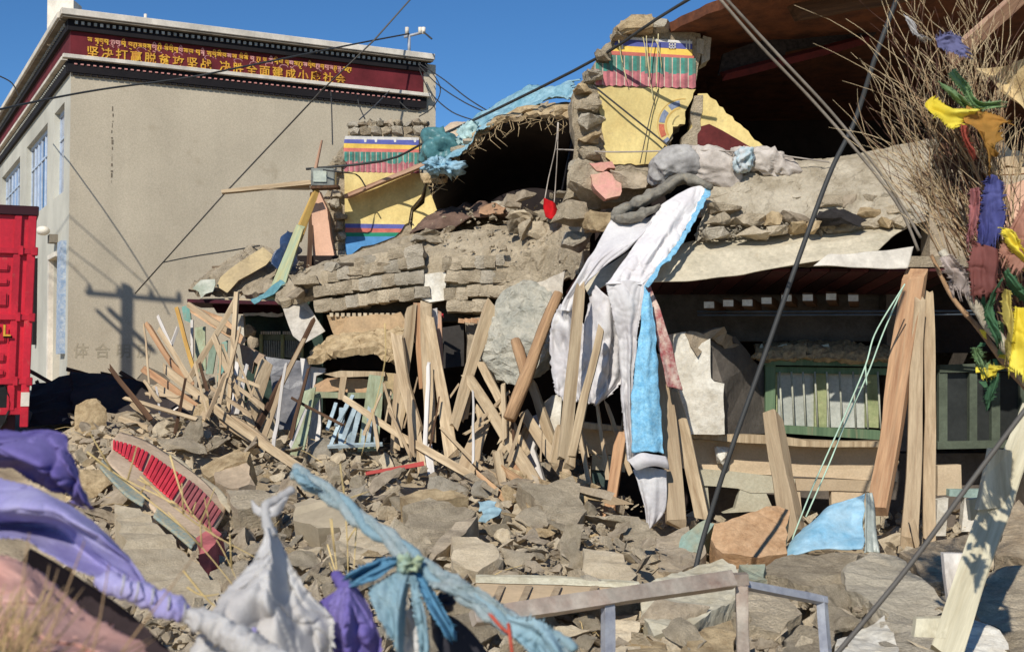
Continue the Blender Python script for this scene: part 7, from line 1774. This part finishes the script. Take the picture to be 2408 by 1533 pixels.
flap([[(955, 1340, 2.8), (900, 1365, 2.76), (865, 1390, 2.75), (885, 1440, 2.74)], [(965, 1345, 2.78), (945, 1400, 2.72), (930, 1450, 2.7), (925, 1500, 2.68)], [(975, 1345, 2.8), (965, 1400, 2.76), (955, 1470, 2.74), (950, 1560, 2.72)]], bfl, BR)
flap([[(975, 1345, 2.79), (1000, 1400, 2.74), (1020, 1450, 2.72), (1045, 1500, 2.7)], [(990, 1340, 2.8), (1030, 1400, 2.76), (1060, 1460, 2.74), (1070, 1495, 2.72)]], bfl2, BR)
flap([[(965, 1350, 2.75), (975, 1420, 2.72), (985, 1490, 2.7), (990, 1570, 2.68)], [(978, 1350, 2.75), (996, 1420, 2.7), (1006, 1490, 2.68), (1010, 1570, 2.66)]], bfl, BR, seed=4)
flap([[(930, 1440, 2.78), (935, 1500, 2.76), (960, 1570, 2.74)], [(985, 1430, 2.82), (990, 1500, 2.8), (1000, 1570, 2.8)]], wfl, BR, seed=5)
flap([[(1020, 1350, 2.78), (1080, 1360, 2.74), (1150, 1400, 2.7), (1210, 1450, 2.68)], [(1010, 1375, 2.76), (1070, 1400, 2.72), (1130, 1440, 2.7), (1190, 1490, 2.68)]], rope_m, BR, seed=6)
blob(962, 1325, 2.78, 52, 40, 40, 3, .004, M('knot_green', (176, 188, 150), scale=20, bump=.5, rgb2=(120, 160, 170)), 'knot', BR, sub=4, folds=.012)
flap([[(1195, 1440, 2.66), (1250, 1455, 2.62), (1310, 1500, 2.6), (1350, 1560, 2.58)], [(1190, 1480, 2.64), (1230, 1520, 2.62), (1270, 1560, 2.6), (1290, 1590, 2.6)]], bfl, BR, seed=8, amp=.02)
tube([crv([(1195, 1465, 2.64), (1200, 1500, 2.62), (1205, 1540, 2.62)], 8), crv([(1150, 1440, 2.68), (1185, 1480, 2.64), (1215, 1490, 2.64)], 8)], .004, 'red_thread', M('red_thread', (200, 90, 70), bump=0), BR)
KF = loft([[(1010, 1440, 3.0), (1060, 1450, 3.0), (1110, 1490, 3.0), (1170, 1570, 3.0)], [(1015, 1500, 3.0), (1030, 1530, 2.95), (1050, 1570, 2.95), (1080, 1600, 2.95)]], 'dark_flag', M('black_flag', (52, 50, 56), rough=.7, bump=.1, trans=.1), nu=24, nv=14, amp=.01, thick=.003)
tag(KF, 'black curved cloth behind the blue flag tails at the bottom', 'cloth')
o = blob(1040, 1415, 2.95, 60, 44, 40, 8, .01, MATS['black_flag'], 'dark_knot', None, sub=3, folds=.006); tag(o, 'small black knotted bundle just right of the blue flag knot', 'knot')
DV = thing('prayer_flag', 'deep violet prayer flag hanging between the white flag and the blue knot', 'prayer flag', W(820, 1450, 2.8))
roll([(782, 1345, 2.85), (800, 1362, 2.84), (815, 1380, 2.82), (822, 1402, 2.8)], .014, 'neck', vio2, DV, 30, 14, .008, 30, 1, 1.6)
loft([[(805, 1385, 2.8), (770, 1405, 2.8), (742, 1420, 2.8)], [(812, 1395, 2.78), (800, 1440, 2.76), (775, 1460, 2.78)]], 'side_tail', vio2, DV, nu=16, nv=10, amp=.01, thick=.002)
loft([[(796, 1385, 2.82), (772, 1430, 2.8), (768, 1500, 2.8), (766, 1580, 2.8)], [(820, 1385, 2.74), (815, 1440, 2.66), (812, 1500, 2.66), (815, 1580, 2.68)], [(842, 1388, 2.8), (874, 1440, 2.76), (896, 1500, 2.74), (908, 1580, 2.74)]], 'cloth', vio2, DV, nu=70, nv=50, amp=.01, pleat=.035, pfreq=1.5, thick=.002, wsc=14, ragged=.02)
o = loft([[(530, 1475, 2.5), (560, 1470, 2.5), (600, 1470, 2.5)], [(560, 1510, 2.5), (580, 1520, 2.5), (600, 1530, 2.5)]], 'violet_scrap', vio, nu=10, nv=8, amp=.01, thick=.002); tag(o, 'small violet scrap between the wrapped pole and the white flag', 'flag scrap')
# thin grass stalks in front
st = []
for pts in ([(205, 1062, 4.5), (330, 1160, 4.4), (450, 1260, 4.3), (560, 1390, 4.2)], [(400, 1070, 4.5), (440, 1190, 4.4), (510, 1270, 4.3), (560, 1370, 4.2)], [(230, 1085, 4.5), (300, 1130, 4.4), (420, 1190, 4.3), (520, 1270, 4.3)], [(330, 1120, 4.4), (460, 1230, 4.3), (600, 1310, 4.2)], [(800, 1090, 4.6), (812, 1200, 4.5), (818, 1320, 4.5), (816, 1430, 4.4)], [(780, 1220, 4.6), (790, 1320, 4.5), (805, 1440, 4.4)], [(838, 1240, 4.6), (832, 1340, 4.5)], [(770, 1280, 4.6), (800, 1380, 4.5)], [(440, 1380, 4), (480, 1400, 4), (540, 1390, 4)], [(430, 1340, 4), (500, 1420, 4), (560, 1440, 4)], [(905, 760, 6), (905, 850, 6), (880, 960, 6), (850, 1070, 6)]):
    st.append(crv(pts, 16))
rr = random.Random(3)
for pth in list(st[:6]):
    for k in range(3):
        i = rr.randint(2, 13); d = Vector((rr.uniform(-.12, .12), 0, rr.uniform(.02, .14)))
        st.append([pth[i], pth[i] + d * .6, pth[i] + d])
o = tube(st, .0042, 'grass_stalks', M('straw_stalk', (226, 198, 136), bump=0), sides=4, taper=.4); tag(o, 'thin dry grass stalks standing before the rubble at left', 'grass', None, 'stuff')
# ---------------------------------------------------------------- bundle of twigs with flags at right
TB = thing('twig_bundle', 'tall bundle of dry willow twigs tied with flags at the right edge', 'twig bundle', W(2380, 900, 6.5))
tube([crv([(2420, 900, 6.1), (2370, 820, 6.1), (2320, 760, 6.12), (2260, 660, 6.15), (2215, 590, 6.2)], 24)], .034, 'main_branch', bark_w, TB, sides=10, taper=.6, wob=.3)
tube([crv([(2430, 930, 6.3), (2360, 850, 6.4), (2300, 770, 6.45), (2240, 700, 6.5), (2190, 600, 6.55)], 24), crv([(2400, 880, 6.2), (2350, 800, 6.3), (2280, 700, 6.4), (2230, 600, 6.5)], 20)], .02, 'side_branch', bark, TB, sides=8, taper=.5, wob=.3)
def twig_tree(paths_out, p0, d, L, depth, rr, r0, rads):
    P = [p0]; cur = p0.copy(); dd = d.copy()
    n = 6
    for i in range(n):
        dd = (dd + Vector((rr.gauss(0, .09), rr.gauss(0, .05), rr.gauss(0, .07)))).normalized()
        cur = cur + dd * L / n; P.append(cur.copy())
    paths_out.append(P); rads.append(r0)
    if depth > 0:
        for i in range(2, n + 1):
            if rr.random() < .75:
                s = rr.choice((-1, 1))
                nd = (dd + Vector((s * rr.uniform(.25, .6), rr.uniform(-.2, .2), rr.uniform(-.1, .3)))).normalized()
                twig_tree(paths_out, P[i], nd, L * rr.uniform(.3, .5), depth - 1, rr, r0 * .6, rads)
rr = random.Random(88)
paths, rads = [], []
for k in range(66):
    t = rr.random()
    # stems start along the bound core and fan upward
    b0 = W(2395 - 90 * t + rr.uniform(-20, 20), 700 - 330 * t + rr.uniform(-50, 50), 6.4 + rr.uniform(-.12, .12))
    e0 = W(2050 + 300 * rr.random() ** 1.1 - 30 * t, rr.uniform(-60, 120) + 60 * t, 6.4 + rr.uniform(-.15, .15))
    d = (e0 - b0); L = d.length * rr.uniform(.5, .95)
    twig_tree(paths, b0, d.normalized(), L, 2 if k % 3 == 0 else 1, rr, .0045, rads)
for k in range(40):
    b0 = W(2300 + rr.uniform(-40, 30), 560 + rr.uniform(-60, 60), 6.4)
    e0 = W(2110 + rr.uniform(-30, 40), 300 + rr.uniform(-20, 120), 6.4 + rr.uniform(-.15, .15))
    d = e0 - b0
    twig_tree(paths, b0, d.normalized(), d.length * rr.uniform(.5, .95), 1, rr, .0035, rads)
for k in range(16):
    b0 = W(2270 + rr.uniform(-60, 20), 590 + rr.uniform(-60, 60), 6.4)
    e0 = W(1990 + rr.uniform(0, 130), 170 + rr.uniform(0, 120), 6.4 + rr.uniform(-.15, .15))
    d = e0 - b0
    twig_tree(paths, b0, d.normalized(), d.length * rr.uniform(.75, 1.0), 1, rr, .0038, rads)
def twobj(sel, name, mat, rad):
    o = tube([paths[i] for i in sel], rad, name, mat, TB, sides=3, taper=.35); o['kind'] = 'stuff'; return o
idx = list(range(len(paths)))
twobj([i for i in idx if rads[i] > .0033 and i % 2], 'twigs', twig_m, .0048)
twobj([i for i in idx if rads[i] > .0033 and i % 2 == 0], 'twigs', M('pale_twig', (212, 190, 150), bump=0, rgb2=(160, 134, 100)), .0042)
twobj([i for i in idx if rads[i] <= .0033 and i % 3], 'fine_twigs', MATS['pale_twig'], .0024)
twobj([i for i in idx if rads[i] <= .0033 and i % 3 == 0], 'fine_twigs', M('dark_twig', (112, 80, 66), bump=0), .0024)
core = []
for k in range(60):
    a = W(2400 + rr.uniform(-40, 30), 720 + rr.uniform(-60, 120), 6.42 + rr.uniform(-.05, .1)); b_ = W(2215 + rr.uniform(-40, 90), 230 + rr.uniform(0, 150), 6.42 + rr.uniform(-.05, .1))
    core.append(spl([a, a.lerp(b_, .5) + Vector((rr.uniform(-.05, .05), 0, 0)), b_], 8))
o = tube(core, .0065, 'stems', M('red_brown_stem', (126, 92, 76), bump=.2, rgb2=(80, 58, 48)), TB, sides=4, taper=.5); o['kind'] = 'stuff'
yf = M('yellow_flag', (246, 232, 96), rough=.7, scale=3, var=.12, bump=.1, rgb2=(236, 212, 60), trans=.25)
yd = M('amber_flag', (204, 154, 74), rough=.7, scale=3, var=.2, bump=.1, trans=.5)
gf = M('green_flag', (164, 192, 140), rough=.8, scale=6, var=.15, bump=.2, rgb2=(132, 166, 112), trans=.5)
gd = M('deep_green_flag', (98, 146, 104), rough=.7, scale=3, var=.15, bump=.1, trans=.5)
bf = M('indigo_flag', (112, 116, 180), rough=.8, scale=6, var=.15, bump=.2, rgb2=(82, 84, 150), trans=.5)
rf = M('rose_flag', (218, 146, 144), rough=.7, scale=3, var=.2, bump=.1, trans=.5)
sf = M('salmon_flag', (214, 160, 136), rough=.7, scale=3, var=.15, bump=.1, trans=.5)
mf = M('maroon_flag', (156, 96, 88), rough=.7, scale=3, var=.15, bump=.1, trans=.5)
FL = [
    ('pale green flag twisted beside the slanting beam top right', gf, [[(2242, 158), (2275, 205), (2300, 240), (2352, 238)], [(2232, 172), (2262, 220), (2292, 254), (2345, 252)]], .02),
    ('second pale green strip below the twisted green flag', gf, [[(2205, 190), (2240, 215), (2275, 245)], [(2212, 200), (2245, 232), (2270, 252)]], .015),
    ('bright yellow flag blowing left near the top of the twigs', yf, [[(2190, 224), (2240, 256), (2300, 252)], [(2176, 244), (2230, 275), (2290, 275)], [(2190, 276), (2232, 300), (2250, 300)]], .03),
    ('amber flag blowing right beside the bright yellow one', yd, [[(2270, 250), (2320, 262), (2378, 290)], [(2262, 290), (2320, 310), (2350, 300)], [(2310, 310), (2325, 360), (2325, 408)]], .03),
    ('long indigo flag hanging above the salmon one', bf, [[(2318, 415), (2306, 500), (2298, 575)], [(2334, 412), (2330, 500), (2328, 578)], [(2356, 430), (2366, 500), (2360, 540)]], .015),
    ('rose pink flag strip left of the indigo flag', rf, [[(2282, 445), (2278, 520), (2276, 575)], [(2300, 440), (2300, 510), (2300, 540)]], .02),
    ('maroon translucent flag below the indigo flag', mf, [[(2288, 565), (2276, 630), (2286, 700)], [(2350, 590), (2350, 660), (2340, 690)]], .02),
    ('salmon flag at the right edge', sf, [[(2410, 470), (2380, 530), (2350, 600)], [(2440, 500), (2430, 570), (2400, 640)]], .02),
    ('yellow cloth fold at the right edge below the salmon flag', yf, [[(2345, 535), (2372, 580), (2420, 640)], [(2375, 540), (2410, 590), (2450, 620)]], .02),
    ('deep green flag sleeve at the right edge', gd, [[(2360, 640), (2395, 690), (2440, 740)], [(2372, 630), (2410, 670), (2450, 700)]], .02),
    ('large bright yellow flag hanging at the right edge', yf, [[(2384, 720), (2376, 790), (2372, 872)], [(2410, 722), (2408, 800), (2406, 888)], [(2450, 720), (2450, 800), (2450, 888)]], .02),
    ('narrow pale yellow strip left of the large yellow flag', M('cream_yellow', (226, 206, 110), trans=.3, bump=.1), [[(2362, 680), (2358, 750), (2366, 800)], [(2376, 684), (2380, 760), (2370, 835)]], .012),
    ('green leafy cloth strip hanging beside the pale branch', gd, [[(2355, 650), (2345, 720), (2350, 800)], [(2335, 690), (2320, 740), (2335, 790)]], .035),
    ('green scrap low on the twig bundle', gd, [[(2330, 880), (2322, 920), (2318, 950)], [(2345, 880), (2342, 920), (2332, 945)]], .03),
    ('yellow scrap low on the twig bundle', yf, [[(2300, 870), (2320, 862), (2338, 862)], [(2305, 890), (2325, 884), (2335, 876)]], .03),
    ('blue grey scrap tangled high in the twigs', M('blue_grey_scrap', (120, 120, 160), bump=.2, trans=.2), [[(2200, 90), (2230, 80), (2262, 90)], [(2210, 112), (2238, 118), (2270, 135)]], .03),
    ('white scrap tangled high in the twigs by the thick cable', wfl, [[(2120, 40), (2145, 55), (2160, 80)], [(2130, 60), (2150, 78), (2176, 90)]], .03),
    ('white and pink rag at the tip of the pale branch', M('pinkish_white', (214, 196, 184), bump=.3, trans=.2), [[(2210, 600), (2225, 640), (2240, 690)], [(2240, 596), (2262, 640), (2275, 700)]], .04),
    ('small green scrap by the yellow scrap on the twig bundle', gf, [[(2290, 820), (2298, 850), (2306, 868)], [(2310, 820), (2316, 845), (2318, 862)]], .025),
    ('red brown scrap behind the amber flag', M('brick_red_scrap', (176, 84, 66), trans=.2), [[(2258, 296), (2266, 330), (2280, 360)], [(2282, 300), (2290, 330), (2296, 356)]], .03),
]
for i, (lab, mt, rows, am) in enumerate(FL):
    o = loft([[(x, y, 6.15 - .03 * j - .01 * i) for x, y in rr_] for j, rr_ in enumerate(rows)], 'prayer_flag', mt, nu=60, nv=36, amp=am * .8, fr=7, pleat=.03, pfreq=1.2, thick=.002, seed=i, wsc=5, ragged=.05)
    tag(o, lab, 'prayer flag', 'flags tied on the twig bundle')
# small leafy scraps along the branch
for i in range(14):
    x = 2300 + rr.uniform(0, 60); y = 700 + i * 15 + rr.uniform(-10, 10)
    o = loft([[(x, y, 6.2), (x + rr.uniform(-6, 6), y + 20, 6.18)], [(x + 16, y + 2, 6.2), (x + 14, y + 22, 6.18)]], 'flag_scrap', [gd, gf, yf][i % 3], nu=8, nv=6, amp=.03, fr=14, thick=.003, seed=i)
    tag(o, 'small %s scrap of cloth fluttering along the pale branch' % ['deep green', 'light green', 'yellow'][i % 3], 'cloth scrap', '%s scraps along the pale branch' % ['deep green', 'light green', 'yellow'][i % 3])
